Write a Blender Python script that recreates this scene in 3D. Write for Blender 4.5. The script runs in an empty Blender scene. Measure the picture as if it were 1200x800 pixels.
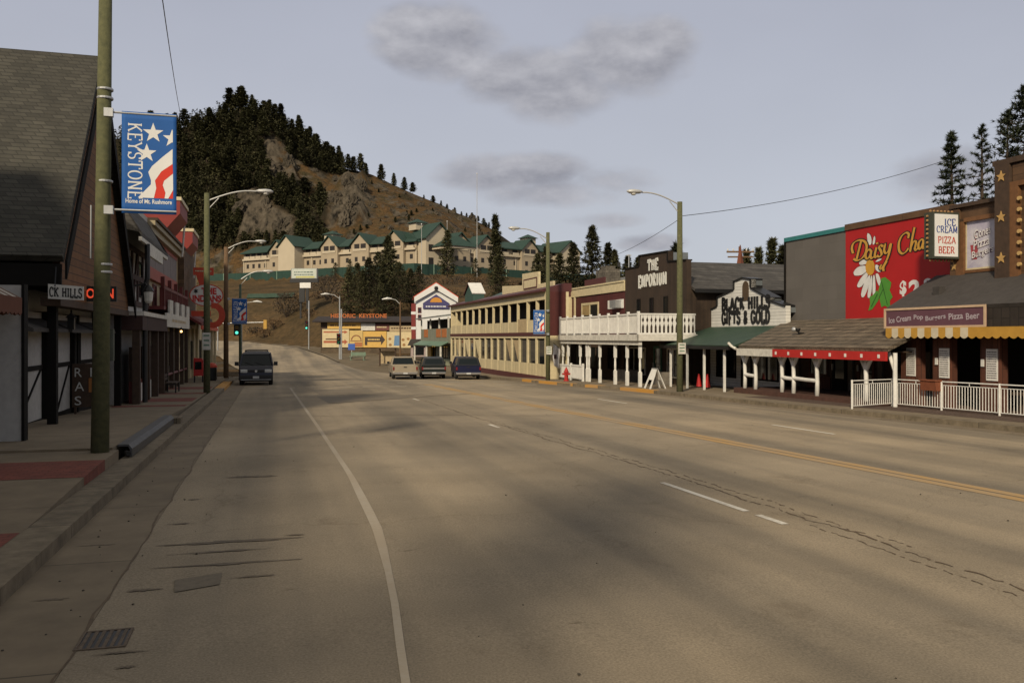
import bpy, bmesh, math, random
from mathutils import Vector, Matrix, noise
R = math.radians
random.seed(7)
SC = bpy.context.scene
COL = SC.collection

# ------------------------------------------------------------------ camera, sky, sun, exposure
cam_d = bpy.data.cameras.new('camera'); cam = bpy.data.objects.new('camera', cam_d); COL.objects.link(cam)
cam.location = (0, 0, 2.1); cam.rotation_euler = (R(90), 0, 0)
cam_d.sensor_width = 36; cam_d.lens = 30; cam_d.shift_y = -5/1200
cam_d.clip_start = 0.1; cam_d.clip_end = 6000
SC.camera = cam

SUN_DIR = Vector((-0.29, -0.80, 0.52)).normalized()       # towards the sun: behind and left of the camera
SUN_EL = math.asin(SUN_DIR.z); SUN_AZ = math.atan2(SUN_DIR.x, SUN_DIR.y)
world = bpy.data.worlds.new('World'); SC.world = world; world.use_nodes = True
def build_sky():
    nt = world.node_tree; N = nt.nodes; L = nt.links; N.clear()
    out = N.new('ShaderNodeOutputWorld'); bg = N.new('ShaderNodeBackground')
    bg.inputs['Strength'].default_value = 0.1
    sky = N.new('ShaderNodeTexSky'); sky.sky_type = 'NISHITA'; sky.sun_disc = False
    sky.sun_elevation = SUN_EL; sky.sun_rotation = SUN_AZ; sky.dust_density = 2.5; sky.altitude = 1300
    tc = N.new('ShaderNodeTexCoord')
    def math_(op, a, b=None, c=None, clamp=False):
        m = N.new('ShaderNodeMath'); m.operation = op; m.use_clamp = clamp
        for i, v in enumerate((a, b, c)):
            if v is None: continue
            if isinstance(v, (int, float)): m.inputs[i].default_value = v
            else: L.new(v, m.inputs[i])
        return m.outputs[0]
    def mix(fac, a, b):
        m = N.new('ShaderNodeMix'); m.data_type = 'RGBA'
        for i, v in ((0, fac), (6, a), (7, b)):
            if isinstance(v, (int, float)): m.inputs[i].default_value = v
            elif isinstance(v, tuple): m.inputs[i].default_value = (*v, 1)
            else: L.new(v, m.inputs[i])
        return m.outputs[2]
    sep = N.new('ShaderNodeSeparateXYZ'); L.new(tc.outputs['Generated'], sep.inputs[0])
    az = math_('ARCTAN2', sep.outputs[0], sep.outputs[1])            # compass bearing
    el = math_('ARCSINE', sep.outputs[2])                            # height in the sky
    nz = N.new('ShaderNodeTexNoise'); nz.inputs['Scale'].default_value = 7; nz.inputs['Detail'].default_value = 9
    nz.inputs['Roughness'].default_value = .58
    mp = N.new('ShaderNodeMapping'); mp.inputs['Scale'].default_value = (1, 1, 1.9); L.new(tc.outputs['Generated'], mp.inputs[0])
    L.new(mp.outputs[0], nz.inputs['Vector'])
    # high thin veil
    veil = N.new('ShaderNodeTexNoise'); veil.inputs['Scale'].default_value = 2.2; veil.inputs['Detail'].default_value = 4
    L.new(mp.outputs[0], veil.inputs['Vector'])
    low = N.new('ShaderNodeMapRange'); L.new(el, low.inputs[0])
    low.inputs[1].default_value = 0.0; low.inputs[2].default_value = 0.42; low.inputs[3].default_value = 1; low.inputs[4].default_value = 0
    low.interpolation_type = 'SMOOTHSTEP'
    veilcol = mix(low.outputs[0], (4.82, 5.02, 5.88), (6.05, 6.30, 6.85))
    vv = math_('MULTIPLY_ADD', veil.outputs[0], .22, .80)
    cm = N.new('ShaderNodeMix'); cm.data_type = 'RGBA'; cm.blend_type = 'MULTIPLY'; cm.inputs[0].default_value = 1
    L.new(veilcol, cm.inputs[6]); cc = N.new('ShaderNodeCombineXYZ')
    for i in range(3): L.new(vv, cc.inputs[i])
    L.new(cc.outputs[0], cm.inputs[7])
    # thinner overhead: more of the clear sky comes through
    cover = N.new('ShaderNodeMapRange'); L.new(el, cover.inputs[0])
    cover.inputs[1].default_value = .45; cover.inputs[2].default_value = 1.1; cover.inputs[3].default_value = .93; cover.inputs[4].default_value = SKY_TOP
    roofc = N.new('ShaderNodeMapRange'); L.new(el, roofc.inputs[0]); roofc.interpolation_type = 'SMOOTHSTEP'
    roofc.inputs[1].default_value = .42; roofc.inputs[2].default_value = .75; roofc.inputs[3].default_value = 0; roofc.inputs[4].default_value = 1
    over = mix(roofc.outputs[0], cm.outputs[2], (5.5, 5.15, 4.55))          # warm overhead cloud, out of view, added to warm the shade
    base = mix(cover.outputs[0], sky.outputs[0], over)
    # heaps of grey cloud, each at its own bearing and height
    def heap(a, e, ra, re, amp=1.0):
        da = math_('DIVIDE', math_('SUBTRACT', az, a), ra); de = math_('DIVIDE', math_('SUBTRACT', el, e), re)
        d2 = math_('ADD', math_('MULTIPLY', da, da), math_('MULTIPLY', de, de))
        return math_('MULTIPLY', math_('SUBTRACT', 1.0, d2), amp)
    heaps = [(-.085, .330, .070, .042, 1.1), (-.115, .345, .050, .028, 1), (.0, .292, .062, .032, 1), (.055, .285, .085, .042, 1.1), (.13, .312, .076, .046, 1.15), (.165, .325, .050, .030, 1),
             (.05, .168, .095, .022, 1.1), (.02, .188, .115, .026, 1.15), (.10, .180, .070, .022, 1), (-.04, .184, .06, .015, .8), (.47, .165, .065, .028, .9), (.10, .135, .045, .010, .7), (.155, .108, .04, .010, .7),
             (-.75, .30, .2, .06, 1), (.85, .30, .2, .05, 1)]
    tot = None
    for h in heaps:
        v = math_('MAXIMUM', heap(*h), -1.0)
        tot = v if tot is None else math_('MAXIMUM', tot, v)
    dens = math_('ADD', tot, math_('MULTIPLY', math_('SUBTRACT', nz.outputs[0], .5), 3.9))
    mr = N.new('ShaderNodeMapRange'); mr.interpolation_type = 'SMOOTHSTEP'; L.new(dens, mr.inputs[0])
    mr.inputs[1].default_value = -.25; mr.inputs[2].default_value = 1.0; mr.inputs[3].default_value = 0; mr.inputs[4].default_value = .95
    # cloud bodies: bright upper rims, grey bellies (lighting painted into the colour by offset noise)
    ms = N.new('ShaderNodeMapping'); ms.inputs['Location'].default_value = (0, 0, .030); L.new(mp.outputs[0], ms.inputs[0])
    nz2 = N.new('ShaderNodeTexNoise'); nz2.inputs['Scale'].default_value = 7; nz2.inputs['Detail'].default_value = 9; nz2.inputs['Roughness'].default_value = .58
    L.new(ms.outputs[0], nz2.inputs['Vector'])
    lit = math_('MULTIPLY_ADD', math_('SUBTRACT', nz.outputs[0], nz2.outputs[0]), 3.0, .44, clamp=True)
    cl = mix(lit, (2.75, 2.80, 3.25), (5.3, 5.3, 5.7))
    col = mix(mr.outputs[0], base, cl)
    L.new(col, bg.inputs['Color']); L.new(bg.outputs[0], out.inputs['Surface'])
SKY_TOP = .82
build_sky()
sun_d = bpy.data.lights.new('sun', 'SUN'); sun_d.energy = 4.3; sun_d.angle = R(5); sun_d.color = (1, .85, .63)
sun = bpy.data.objects.new('sun', sun_d); COL.objects.link(sun); sun.location = (-40, -60, 60)
sun.rotation_euler = SUN_DIR.to_track_quat('Z', 'Y').to_euler()
vs = SC.view_settings; vs.view_transform = 'Standard'; vs.look = 'None'; vs.exposure = 0; vs.gamma = 1; vs.use_curve_mapping = False

# ------------------------------------------------------------------ the street frame: s along the street, t across it
SN = .274; CS = math.sqrt(1-SN*SN); TH = math.asin(SN)
def W(s, t, z=0): return Vector((-SN*s+CS*t, CS*s+SN*t, z))
def ST(x, y): return (-SN*x+CS*y, CS*x+SN*y)
def sa(px, t):                                   # street distance of a bearing on the line t = const
    u = (px-600)/1000; return t*(CS-SN*u)/(CS*u+SN)
def lerp(a, b, k): return a+(b-a)*k
def interp(x, pts):
    if x <= pts[0][0]: return pts[0][1]
    for (a, b), (c, d) in zip(pts, pts[1:]):
        if x <= c: return b+(d-b)*(x-a)/(c-a)
    return pts[-1][1]
def sstep(x): x = max(0, min(1, x)); return x*x*(3-2*x)
GP = [(-200, 1.3), (-20, .26), (0, 0), (54, -.70), (58, -.82), (63, -.96), (72, -.98), (84, -.94), (94, -.70), (105, -.25), (125, .55), (150, 1.35), (200, 3.2), (400, 9)]
def G(y): return interp(y, GP)
def Gs(s, t): return G(CS*s+SN*t)

# ------------------------------------------------------------------ materials
MATS = {}
def mat(name, rgb, rgb2=None, rough=.8, pattern=None, size=(.6, .2), mortar=.012, nscale=3.0, amt=.35, bump=.15, metal=0, emit=0, spec=.4, dark=.35, rnd=0):
    if name in MATS: return MATS[name]
    m = bpy.data.materials.new(name); m.use_nodes = True; nt = m.node_tree; N = nt.nodes; L = nt.links
    b = N['Principled BSDF']; b.inputs['Roughness'].default_value = rough; b.inputs['Metallic'].default_value = metal
    b.inputs['Specular IOR Level'].default_value = spec
    tc = N.new('ShaderNodeTexCoord')
    nz = N.new('ShaderNodeTexNoise'); nz.inputs['Scale'].default_value = nscale; nz.inputs['Detail'].default_value = 8; nz.inputs['Roughness'].default_value = .65
    L.new(tc.outputs['Object'], nz.inputs['Vector'])
    def c4(c): return (*c, 1)
    rgb2 = rgb2 or tuple(v*(1-amt) for v in rgb)
    ra = N.new('ShaderNodeValToRGB'); ra.color_ramp.elements[0].position = .32; ra.color_ramp.elements[1].position = .68
    ra.color_ramp.elements[0].color = c4(rgb2); ra.color_ramp.elements[1].color = c4(rgb)
    L.new(nz.outputs[0], ra.inputs[0]); col = ra.outputs[0]; hgt = nz.outputs[0]
    if pattern:
        sp = N.new('ShaderNodeSeparateXYZ'); L.new(tc.outputs['Object'], sp.inputs[0])
        ad = N.new('ShaderNodeMath'); L.new(sp.outputs[0], ad.inputs[0]); L.new(sp.outputs[1], ad.inputs[1])
        cb = N.new('ShaderNodeCombineXYZ')
        if pattern == 'boards': L.new(sp.outputs[2], cb.inputs[0]); L.new(ad.outputs[0], cb.inputs[1])
        elif pattern == 'floor': L.new(sp.outputs[0], cb.inputs[0]); L.new(sp.outputs[1], cb.inputs[1])
        else: L.new(ad.outputs[0], cb.inputs[0]); L.new(sp.outputs[2], cb.inputs[1])
        br = N.new('ShaderNodeTexBrick'); L.new(cb.outputs[0], br.inputs['Vector'])
        br.inputs['Scale'].default_value = 1; br.inputs['Brick Width'].default_value = size[0]; br.inputs['Row Height'].default_value = size[1]
        br.inputs['Mortar Size'].default_value = mortar; br.inputs['Mortar Smooth'].default_value = .3; br.inputs['Bias'].default_value = 0
        br.inputs['Color1'].default_value = (1, 1, 1, 1); br.inputs['Color2'].default_value = (1-amt*.9,)*3+(1,); br.inputs['Mortar'].default_value = (dark,)*3+(1,)
        mx = N.new('ShaderNodeMix'); mx.data_type = 'RGBA'; mx.blend_type = 'MULTIPLY'; mx.inputs[0].default_value = 1
        L.new(col, mx.inputs[6]); L.new(br.outputs['Color'], mx.inputs[7]); col = mx.outputs[2]
        hm = N.new('ShaderNodeMath'); hm.operation = 'MULTIPLY_ADD'; L.new(br.outputs['Fac'], hm.inputs[0]); hm.inputs[1].default_value = -1.5; L.new(nz.outputs[0], hm.inputs[2]); hgt = hm.outputs[0]
    if rnd:
        oi = N.new('ShaderNodeObjectInfo'); ma = N.new('ShaderNodeMath'); ma.operation = 'MULTIPLY_ADD'; L.new(oi.outputs['Random'], ma.inputs[0]); ma.inputs[1].default_value = rnd; ma.inputs[2].default_value = 1-rnd/2
        cx = N.new('ShaderNodeCombineXYZ')
        for i in range(3): L.new(ma.outputs[0], cx.inputs[i])
        mx = N.new('ShaderNodeMix'); mx.data_type = 'RGBA'; mx.blend_type = 'MULTIPLY'; mx.inputs[0].default_value = 1
        L.new(col, mx.inputs[6]); L.new(cx.outputs[0], mx.inputs[7]); col = mx.outputs[2]
    L.new(col, b.inputs['Base Color'])
    if bump:
        bp = N.new('ShaderNodeBump'); bp.inputs['Strength'].default_value = bump; bp.inputs['Distance'].default_value = .02
        L.new(hgt, bp.inputs['Height']); L.new(bp.outputs[0], b.inputs['Normal'])
    if emit:
        b.inputs['Emission Color'].default_value = c4(rgb); b.inputs['Emission Strength'].default_value = emit
    MATS[name] = m; return m
def paint(name, rgb, rough=.55, amt=.18, **k): return mat(name, rgb, rough=rough, amt=amt, bump=k.pop('bump', .05), **k)

white = paint('white_paint', (.66, .65, .61), amt=.22)
white_old = paint('old_white_paint', (.60, .58, .52), amt=.35, nscale=5)
cream = paint('cream_paint', (.56, .48, .30), amt=.22, nscale=4)
tanp = paint('tan_paint', (.40, .31, .18), amt=.25)
maroon = mat('maroon_boards', (.085, .018, .016), pattern='boards', size=(4, .28), mortar=.012, amt=.25, dark=.5)
maroon_trim = paint('maroon_trim', (.075, .022, .022))
brown = mat('brown_boards', (.044, .027, .016), pattern='boards', size=(5, .22), mortar=.012, amt=.3, dark=.5)
brown_log = mat('brown_siding', (.17, .075, .025), pattern='siding', size=(4, .19), mortar=.014, amt=.3, dark=.3)
wood = mat('weathered_wood', (.115, .062, .030), pattern='siding', size=(3.5, .25), mortar=.012, amt=.35, dark=.4)
wood_dark = mat('dark_wood', (.060, .036, .022), amt=.4, nscale=6)
wood_orange = mat('orange_stained_wood', (.15, .068, .026), amt=.3, nscale=6)
timber = paint('black_timber', (.010, .009, .008), rough=.8, spec=.12)
darkred = paint('dark_red_paint', (.12, .018, .015))
plaster = mat('white_plaster', (.42, .41, .39), amt=.2, nscale=6, bump=.1)
stone_dk = mat('brown_stonework', (.15, .088, .045), pattern='brick', size=(.5, .28), mortar=.02, amt=.5, dark=.5)
red = paint('red_paint', (.40, .020, .016), amt=.15)
redor = paint('orange_red_paint', (.50, .060, .025), amt=.2)
blackp = paint('black_paint', (.012, .012, .012), rough=.45)
steel = mat('galvanised_steel', (.42, .43, .43), rough=.45, metal=.6, amt=.2)
alu = mat('lamp_aluminium', (.46, .46, .44), rough=.5, metal=.3, amt=.1)
glass = paint('dark_glass', (.010, .012, .013), rough=.06, amt=.3, bump=0, spec=.6)
pole_wood = mat('treated_pole_wood', (.105, .105, .048), rgb2=(.058, .062, .030), rough=.9, nscale=9, bump=.5)
pole_brown = mat('brown_pole_wood', (.14, .085, .045), rough=.9, nscale=9, bump=.5)
pole_green = paint('green_pole_paint', (.055, .085, .050))
shingle = mat('asphalt_shingles', (.064, .060, .047), rgb2=(.040, .038, .030), pattern='brick', size=(.30, .115), mortar=.014, amt=.45, dark=.45, bump=.5, nscale=1.3)
shingle2 = mat('grey_shingles', (.085, .078, .070), pattern='brick', size=(.9, .17), mortar=.014, amt=.5, dark=.45, bump=.5, nscale=2)
shake = mat('cedar_shakes', (.19, .15, .105), rgb2=(.10, .078, .052), pattern='brick', size=(.27, .135), mortar=.014, amt=.5, dark=.25, bump=.8, nscale=2.5)
rolled = mat('dark_roofing', (.050, .044, .040), amt=.35, nscale=4, bump=.4)
green_roof = mat('green_metal_roof', (.030, .060, .038), rough=.6, amt=.2, pattern='boards', size=(9, .4), mortar=.01, dark=.6)
grey_wall = mat('grey_block_wall', (.115, .105, .095), pattern='brick', size=(1.2, .6), mortar=.006, amt=.12, dark=.8, nscale=.8)
teal = paint('teal_trim', (.03, .17, .17))
grey_green = mat('grey_green_boards', (.20, .21, .16), pattern='boards', size=(4, .2), amt=.2, dark=.6)
green_trim = paint('pale_green_trim', (.13, .21, .15))
siding = mat('white_lap_siding', (.62, .61, .57), pattern='siding', size=(6, .15), mortar=.010, amt=.14, dark=.45)
asphalt_c = (.248, .206, .149)
MATS['x'] = None

def mat_asphalt():
    m = bpy.data.materials.new('worn_asphalt'); m.use_nodes = True; nt = m.node_tree; N = nt.nodes; L = nt.links
    b = N['Principled BSDF']; b.inputs['Roughness'].default_value = .92; b.inputs['Specular IOR Level'].default_value = .25
    tc = N.new('ShaderNodeTexCoord')
    def nz(scale, sc=(1, 1, 1), det=6, rough=.6):
        mp = N.new('ShaderNodeMapping'); mp.inputs['Scale'].default_value = sc; L.new(tc.outputs['Object'], mp.inputs[0])
        n = N.new('ShaderNodeTexNoise'); n.inputs['Scale'].default_value = scale; n.inputs['Detail'].default_value = det; n.inputs['Roughness'].default_value = rough
        L.new(mp.outputs[0], n.inputs['Vector']); return n.outputs[0]
    def ramp(f, p0, p1, c0, c1):
        r = N.new('ShaderNodeValToRGB'); e = r.color_ramp.elements; e[0].position = p0; e[1].position = p1; e[0].color = (*c0, 1); e[1].color = (*c1, 1)
        L.new(f, r.inputs[0]); return r.outputs[0]
    def mul(a, c):
        x = N.new('ShaderNodeMix'); x.data_type = 'RGBA'; x.blend_type = 'MULTIPLY'; x.inputs[0].default_value = 1; L.new(a, x.inputs[6]); L.new(c, x.inputs[7]); return x.outputs[2]
    a = asphalt_c; lo = tuple(v*.80 for v in a); hi = tuple(v*1.16 for v in a)
    col = ramp(nz(.35), .3, .7, lo, hi)
    col = mul(col, ramp(nz(1.0, (.62, .012, 1), 3, .55), .36, .62, (.68, .69, .71), (1.16, 1.14, 1.1)))      # wheel tracks along the lanes
    col = mul(col, ramp(nz(55, det=3), .32, .68, (.74, .74, .74), (1.18, 1.18, 1.18)))                  # aggregate
    col = mul(col, ramp(nz(.16, (1, .5, 1), 5, .6), .38, .62, (.84, .85, .87), (1.10, 1.09, 1.07)))      # old overlays
    col = mul(col, ramp(nz(150, det=2), .62, .72, (1, 1, 1), (.62, .60, .58)))                      # dark stones
    col = mul(col, ramp(nz(.9, (1, .6, 1), 8, .75), .58, .70, (1, 1, 1), (.76, .74, .72)))              # blotches
    col = mul(col, ramp(nz(3.2, (.35, 1, 1), 4, .8), .66, .73, (1, 1, 1), (.55, .53, .50)))             # tar and oil spots
    vo = N.new('ShaderNodeTexVoronoi'); vo.feature = 'DISTANCE_TO_EDGE'; vo.inputs['Scale'].default_value = .16
    wn = N.new('ShaderNodeTexNoise'); wn.inputs['Scale'].default_value = 1.2; wn.inputs['Detail'].default_value = 6; L.new(tc.outputs['Object'], wn.inputs['Vector'])
    ad = N.new('ShaderNodeMix'); ad.data_type = 'RGBA'; ad.blend_type = 'ADD'; ad.inputs[0].default_value = .9; L.new(tc.outputs['Object'], ad.inputs[6]); L.new(wn.outputs[1], ad.inputs[7])
    L.new(ad.outputs[2], vo.inputs['Vector'])
    col = mul(col, ramp(vo.outputs['Distance'], .0, .0016, (.86, .85, .83), (1, 1, 1)))                  # hairline cracks
    L.new(col, b.inputs['Base Color'])
    bp = N.new('ShaderNodeBump'); bp.inputs['Strength'].default_value = .35; bp.inputs['Distance'].default_value = .01; L.new(nz(70, det=2), bp.inputs['Height']); L.new(bp.outputs[0], b.inputs['Normal'])
    return m
asphalt = mat_asphalt()
conc = mat('old_concrete', (.205, .162, .108), rgb2=(.135, .106, .070), rough=.9, nscale=1.6, bump=.3, pattern='floor', size=(60, 1.9), mortar=.008, dark=.45, amt=.15)
conc_kerb = mat('kerb_concrete', (.205, .165, .112), rgb2=(.100, .080, .053), rough=.9, nscale=4, bump=.6, pattern='floor', size=(60, 2.6), mortar=.014, dark=.4, amt=.2)
gutter_m = mat('gutter_concrete', (.200, .158, .105), rgb2=(.130, .102, .068), rough=.9, nscale=1.4, bump=.3, pattern='floor', size=(60, 3.05), mortar=.012, dark=.4, amt=.15)
brickpave = mat('red_brick_paving', (.20, .055, .036), rgb2=(.13, .038, .026), rough=.9, pattern='floor', size=(.2, .1), mortar=.01, dark=.6, nscale=4, amt=.25)
brownpave = mat('brown_brick_paving', (.105, .066, .048), rough=.9, pattern='floor', size=(.2, .1), mortar=.01, dark=.6, nscale=4, amt=.3)
def worn(name, rgb, lo=.42, hi=.62):
    m = bpy.data.materials.new(name); m.use_nodes = True; nt = m.node_tree; N = nt.nodes; L = nt.links; b = N['Principled BSDF']; b.inputs['Roughness'].default_value = .8
    tc = N.new('ShaderNodeTexCoord'); n = N.new('ShaderNodeTexNoise'); n.inputs['Scale'].default_value = 15; n.inputs['Detail'].default_value = 8; n.inputs['Roughness'].default_value = .8; L.new(tc.outputs['Object'], n.inputs['Vector'])
    n2 = N.new('ShaderNodeTexNoise'); n2.inputs['Scale'].default_value = .6; L.new(tc.outputs['Object'], n2.inputs['Vector'])
    av = N.new('ShaderNodeMath'); av.operation = 'MULTIPLY_ADD'; L.new(n2.outputs[0], av.inputs[0]); av.inputs[1].default_value = .5; 
    hv = N.new('ShaderNodeMath'); hv.operation = 'MULTIPLY'; L.new(n.outputs[0], hv.inputs[0]); hv.inputs[1].default_value = .5; L.new(hv.outputs[0], av.inputs[2])
    r = N.new('ShaderNodeValToRGB'); e = r.color_ramp.elements; e[0].position = lo; e[1].position = hi; e[0].color = (*rgb, 1); e[1].color = (asphalt_c[0]*1.05, asphalt_c[1]*1.05, asphalt_c[2]*1.05, 1)
    L.new(av.outputs[0], r.inputs[0]); L.new(r.outputs[0], b.inputs['Base Color']); return m
white_line = worn('worn_white_road_paint', (.29, .255, .20), .42, .55)
dash_line = worn('dash_road_paint', (.56, .53, .46), .47, .66)
yellow_line = worn('worn_yellow_road_paint', (.36, .215, .068), .42, .65)
yellow_kerb = worn('yellow_kerb_paint', (.42, .21, .035), .5, .75)
crack_m = mat('crack_filler', (.115, .078, .045), amt=.45, nscale=6)

# ------------------------------------------------------------------ shapes: each returns (verts, faces)
def box(x0, x1, y0, y1, z0, z1):
    v = [(x, y, z) for z in (z0, z1) for y in (y0, y1) for x in (x0, x1)]
    return v, [(0, 2, 3, 1), (4, 5, 7, 6), (0, 1, 5, 4), (2, 6, 7, 3), (0, 4, 6, 2), (1, 3, 7, 5)]
def prism(poly, axis, a, b):
    """poly: 2-D outline; axis 'x': outline is (y,z) run from x=a to b; 'y': (x,z); 'z': (x,y)"""
    def P(p, k): return {'x': (k, p[0], p[1]), 'y': (p[0], k, p[1]), 'z': (p[0], p[1], k)}[axis]
    n = len(poly); v = [P(p, a) for p in poly]+[P(p, b) for p in poly]
    return v, [tuple(range(n))[::-1], tuple(range(n, 2*n))]+[(i, (i+1) % n, n+(i+1) % n, n+i) for i in range(n)]
def tube(path, r, n=8, cap=True):
    path = [Vector(p) for p in path]; rs = r if isinstance(r, (list, tuple)) else [r]*len(path); v = []; f = []
    up = None
    for i, p in enumerate(path):
        d = (path[min(i+1, len(path)-1)]-path[max(i-1, 0)]).normalized()
        if up is None: up = Vector((0, 0, 1)) if abs(d.z) < .9 else Vector((1, 0, 0))
        a = d.cross(up).normalized(); up = a.cross(d).normalized()
        for k in range(n):
            c = 2*math.pi*k/n; v.append(tuple(p+(a*math.cos(c)+up*math.sin(c))*rs[i]))
    for i in range(len(path)-1):
        for k in range(n): f.append((i*n+k, i*n+(k+1) % n, (i+1)*n+(k+1) % n, (i+1)*n+k))
    if cap: f.append(tuple(range(n))[::-1]); f.append(tuple(range((len(path)-1)*n, len(path)*n)))
    return v, f
def lathe(c, prof, n=16):
    v = []; f = []
    for (r, z) in prof:
        for k in range(n): a = 2*math.pi*k/n; v.append((c[0]+r*math.cos(a), c[1]+r*math.sin(a), c[2]+z))
    for i in range(len(prof)-1):
        for k in range(n): f.append((i*n+k, i*n+(k+1) % n, (i+1)*n+(k+1) % n, (i+1)*n+k))
    f.append(tuple(range(n))[::-1]); f.append(tuple(range((len(prof)-1)*n, len(prof)*n))); return v, f
def quadslab(p, th):
    """four corners -> slab of thickness th below along its normal"""
    p = [Vector(q) for q in p]; n = (p[1]-p[0]).cross(p[3]-p[0]).normalized()*th
    v = [tuple(q) for q in p]+[tuple(q-n) for q in p]
    return v, [(0, 1, 2, 3), (7, 6, 5, 4), (0, 4, 5, 1), (1, 5, 6, 2), (2, 6, 7, 3), (3, 7, 4, 0)]
def sheet(poly): return [tuple(p) for p in poly], [tuple(range(len(poly)))]
def ball(c, r, n=10, m=6, sz=1):
    return lathe((c[0], c[1], c[2]), [(max(.001, r*math.sin(math.pi*i/m)), -r*sz*math.cos(math.pi*i/m)) for i in range(m+1)], n)
def place(prim, o, right, up, th=0.0):
    """2-D prim (x,y[,z]) set up on the plane at o; z runs out of the plane"""
    o = Vector(o); r = Vector(right).normalized(); u = Vector(up).normalized(); nn = r.cross(u)
    return [tuple(o+r*p[0]+u*p[1]+nn*(p[2] if len(p) > 2 else 0)) for p in prim[0]], prim[1]
def xform(prim, M): return [tuple(M @ Vector(p)) for p in prim[0]], prim[1]

# lettering: the built-in face for plain words, pen strokes for slab-serif and script words
_tc = {}
def words(txt, h, w=None, bold=0.0, shear=0.0, ext=0.0, spacing=1.0):
    key = (txt, bold, shear, spacing)
    if key not in _tc:
        c = bpy.data.curves.new('t', 'FONT'); c.body = txt; c.offset = bold; c.shear = shear; c.space_character = spacing; c.resolution_u = 3
        o = bpy.data.objects.new('t', c); COL.objects.link(o)
        bpy.context.view_layer.update()
        me = bpy.data.meshes.new_from_object(o.evaluated_get(bpy.context.evaluated_depsgraph_get()))
        _tc[key] = ([tuple(v.co) for v in me.vertices], [tuple(p.vertices) for p in me.polygons])
        bpy.data.objects.remove(o); bpy.data.curves.remove(c); bpy.data.meshes.remove(me)
    v, f = _tc[key]
    x0 = min(p[0] for p in v); x1 = max(p[0] for p in v); y0 = min(p[1] for p in v); y1 = max(p[1] for p in v)
    k = h/(y1-y0); kx = w/(x1-x0) if w else k
    return [((p[0]-x0)*kx, (p[1]-y0)*k, ext) for p in v], f
def arc(cx, cy, rx, ry, a0, a1, n=10): return [(cx+rx*math.cos(R(a0+(a1-a0)*i/n)), cy+ry*math.sin(R(a0+(a1-a0)*i/n))) for i in range(n+1)]
SLAB = {
 'A': (.86, [[(.06, 0), (.43, 1)], [(.43, 1), (.80, 0)], [(.2, .34), (.66, .34)]]),
 'B': (.74, [[(.12, 0), (.12, 1)], [(.0, 1), (.4, 1)]+arc(.4, .76, .22, .24, 90, -90, 8)+[(.12, .52)], [(.12, .52), (.42, .52)]+arc(.42, .26, .26, .26, 90, -90, 8)+[(.0, 0)]]),
 'C': (.76, [arc(.42, .5, .36, .5, 48, 312, 16), [(.68, .98), (.68, .70)]]),
 'D': (.80, [[(.12, 0), (.12, 1)], [(.0, 1), (.34, 1)]+arc(.34, .5, .36, .5, 90, -90, 12)+[(.0, 0)]]),
 'E': (.70, [[(.12, 0), (.12, 1)], [(.0, 1), (.62, 1), (.62, .78)], [(.12, .52), (.45, .52)], [(.0, 0), (.64, 0), (.64, .24)]]),
 'F': (.68, [[(.12, 0), (.12, 1)], [(.0, 1), (.62, 1), (.62, .78)], [(.12, .52), (.45, .52)], [(-.02, 0), (.28, 0)]]),
 'G': (.82, [arc(.42, .5, .36, .5, 48, 330, 16), [(.72, .02), (.72, .42)], [(.5, .42), (.84, .42)], [(.68, .98), (.68, .72)]]),
 'H': (.86, [[(.14, 0), (.14, 1)], [(.70, 0), (.70, 1)], [(.14, .52), (.70, .52)]]),
 'I': (.40, [[(.18, 0), (.18, 1)]]),
 'K': (.84, [[(.14, 0), (.14, 1)], [(.14, .42), (.70, 1)], [(.34, .60), (.74, 0)]]),
 'L': (.68, [[(.12, 0), (.12, 1)], [(.0, 0), (.60, 0), (.60, .28)]]),
 'M': (1.0, [[(.12, 0), (.12, 1)], [(.12, 1), (.48, .15)], [(.48, .15), (.84, 1)], [(.84, 1), (.84, 0)]]),
 'N': (.88, [[(.12, 0), (.12, 1)], [(.12, 1), (.72, 0)], [(.72, 0), (.72, 1)]]),
 'O': (.88, [arc(.44, .5, .37, .5, 90, 450, 22)]),
 'P': (.74, [[(.12, 0), (.12, 1)], [(.0, 1), (.40, 1)]+arc(.40, .73, .25, .27, 90, -90, 8)+[(.12, .46)]]),
 'R': (.82, [[(.12, 0), (.12, 1)], [(.0, 1), (.40, 1)]+arc(.40, .75, .24, .25, 90, -90, 8)+[(.12, .5)], [(.36, .5), (.72, 0)]]),
 'S': (.68, [arc(.33, .75, .25, .25, 30, 270, 12)[:-1]+arc(.33, .25, .27, .25, 90, -150, 12), [(.57, 1.0), (.57, .76)], [(.07, .0), (.07, .24)]]),
 'T': (.80, [[(.39, 0), (.39, 1)], [(.03, .76), (.03, 1), (.75, 1), (.75, .76)]]),
 'U': (.86, [[(.14, 1), (.14, .32)]+arc(.42, .32, .28, .32, 180, 360, 12)+[(.70, 1)]]),
 'Y': (.84, [[(.06, 1), (.41, .46)], [(.78, 1), (.41, .46)], [(.41, .46), (.41, 0)]]),
 'Z': (.72, [[(.05, .76), (.05, 1), (.62, 1)], [(.62, 1), (.05, 0)], [(.05, 0), (.64, 0), (.64, .24)]]),
 '&': (.70, [[(.62, .001), (.17, .68)]+arc(.32, .80, .16, .17, 200, -20, 8)+[(.14, .36)]+arc(.28, .20, .19, .18, 140, 330, 8)+[(.62, .46)]]),
 ' ': (.45, []), '.': (.3, [[(.1, 0), (.1, .12)]])}
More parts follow.
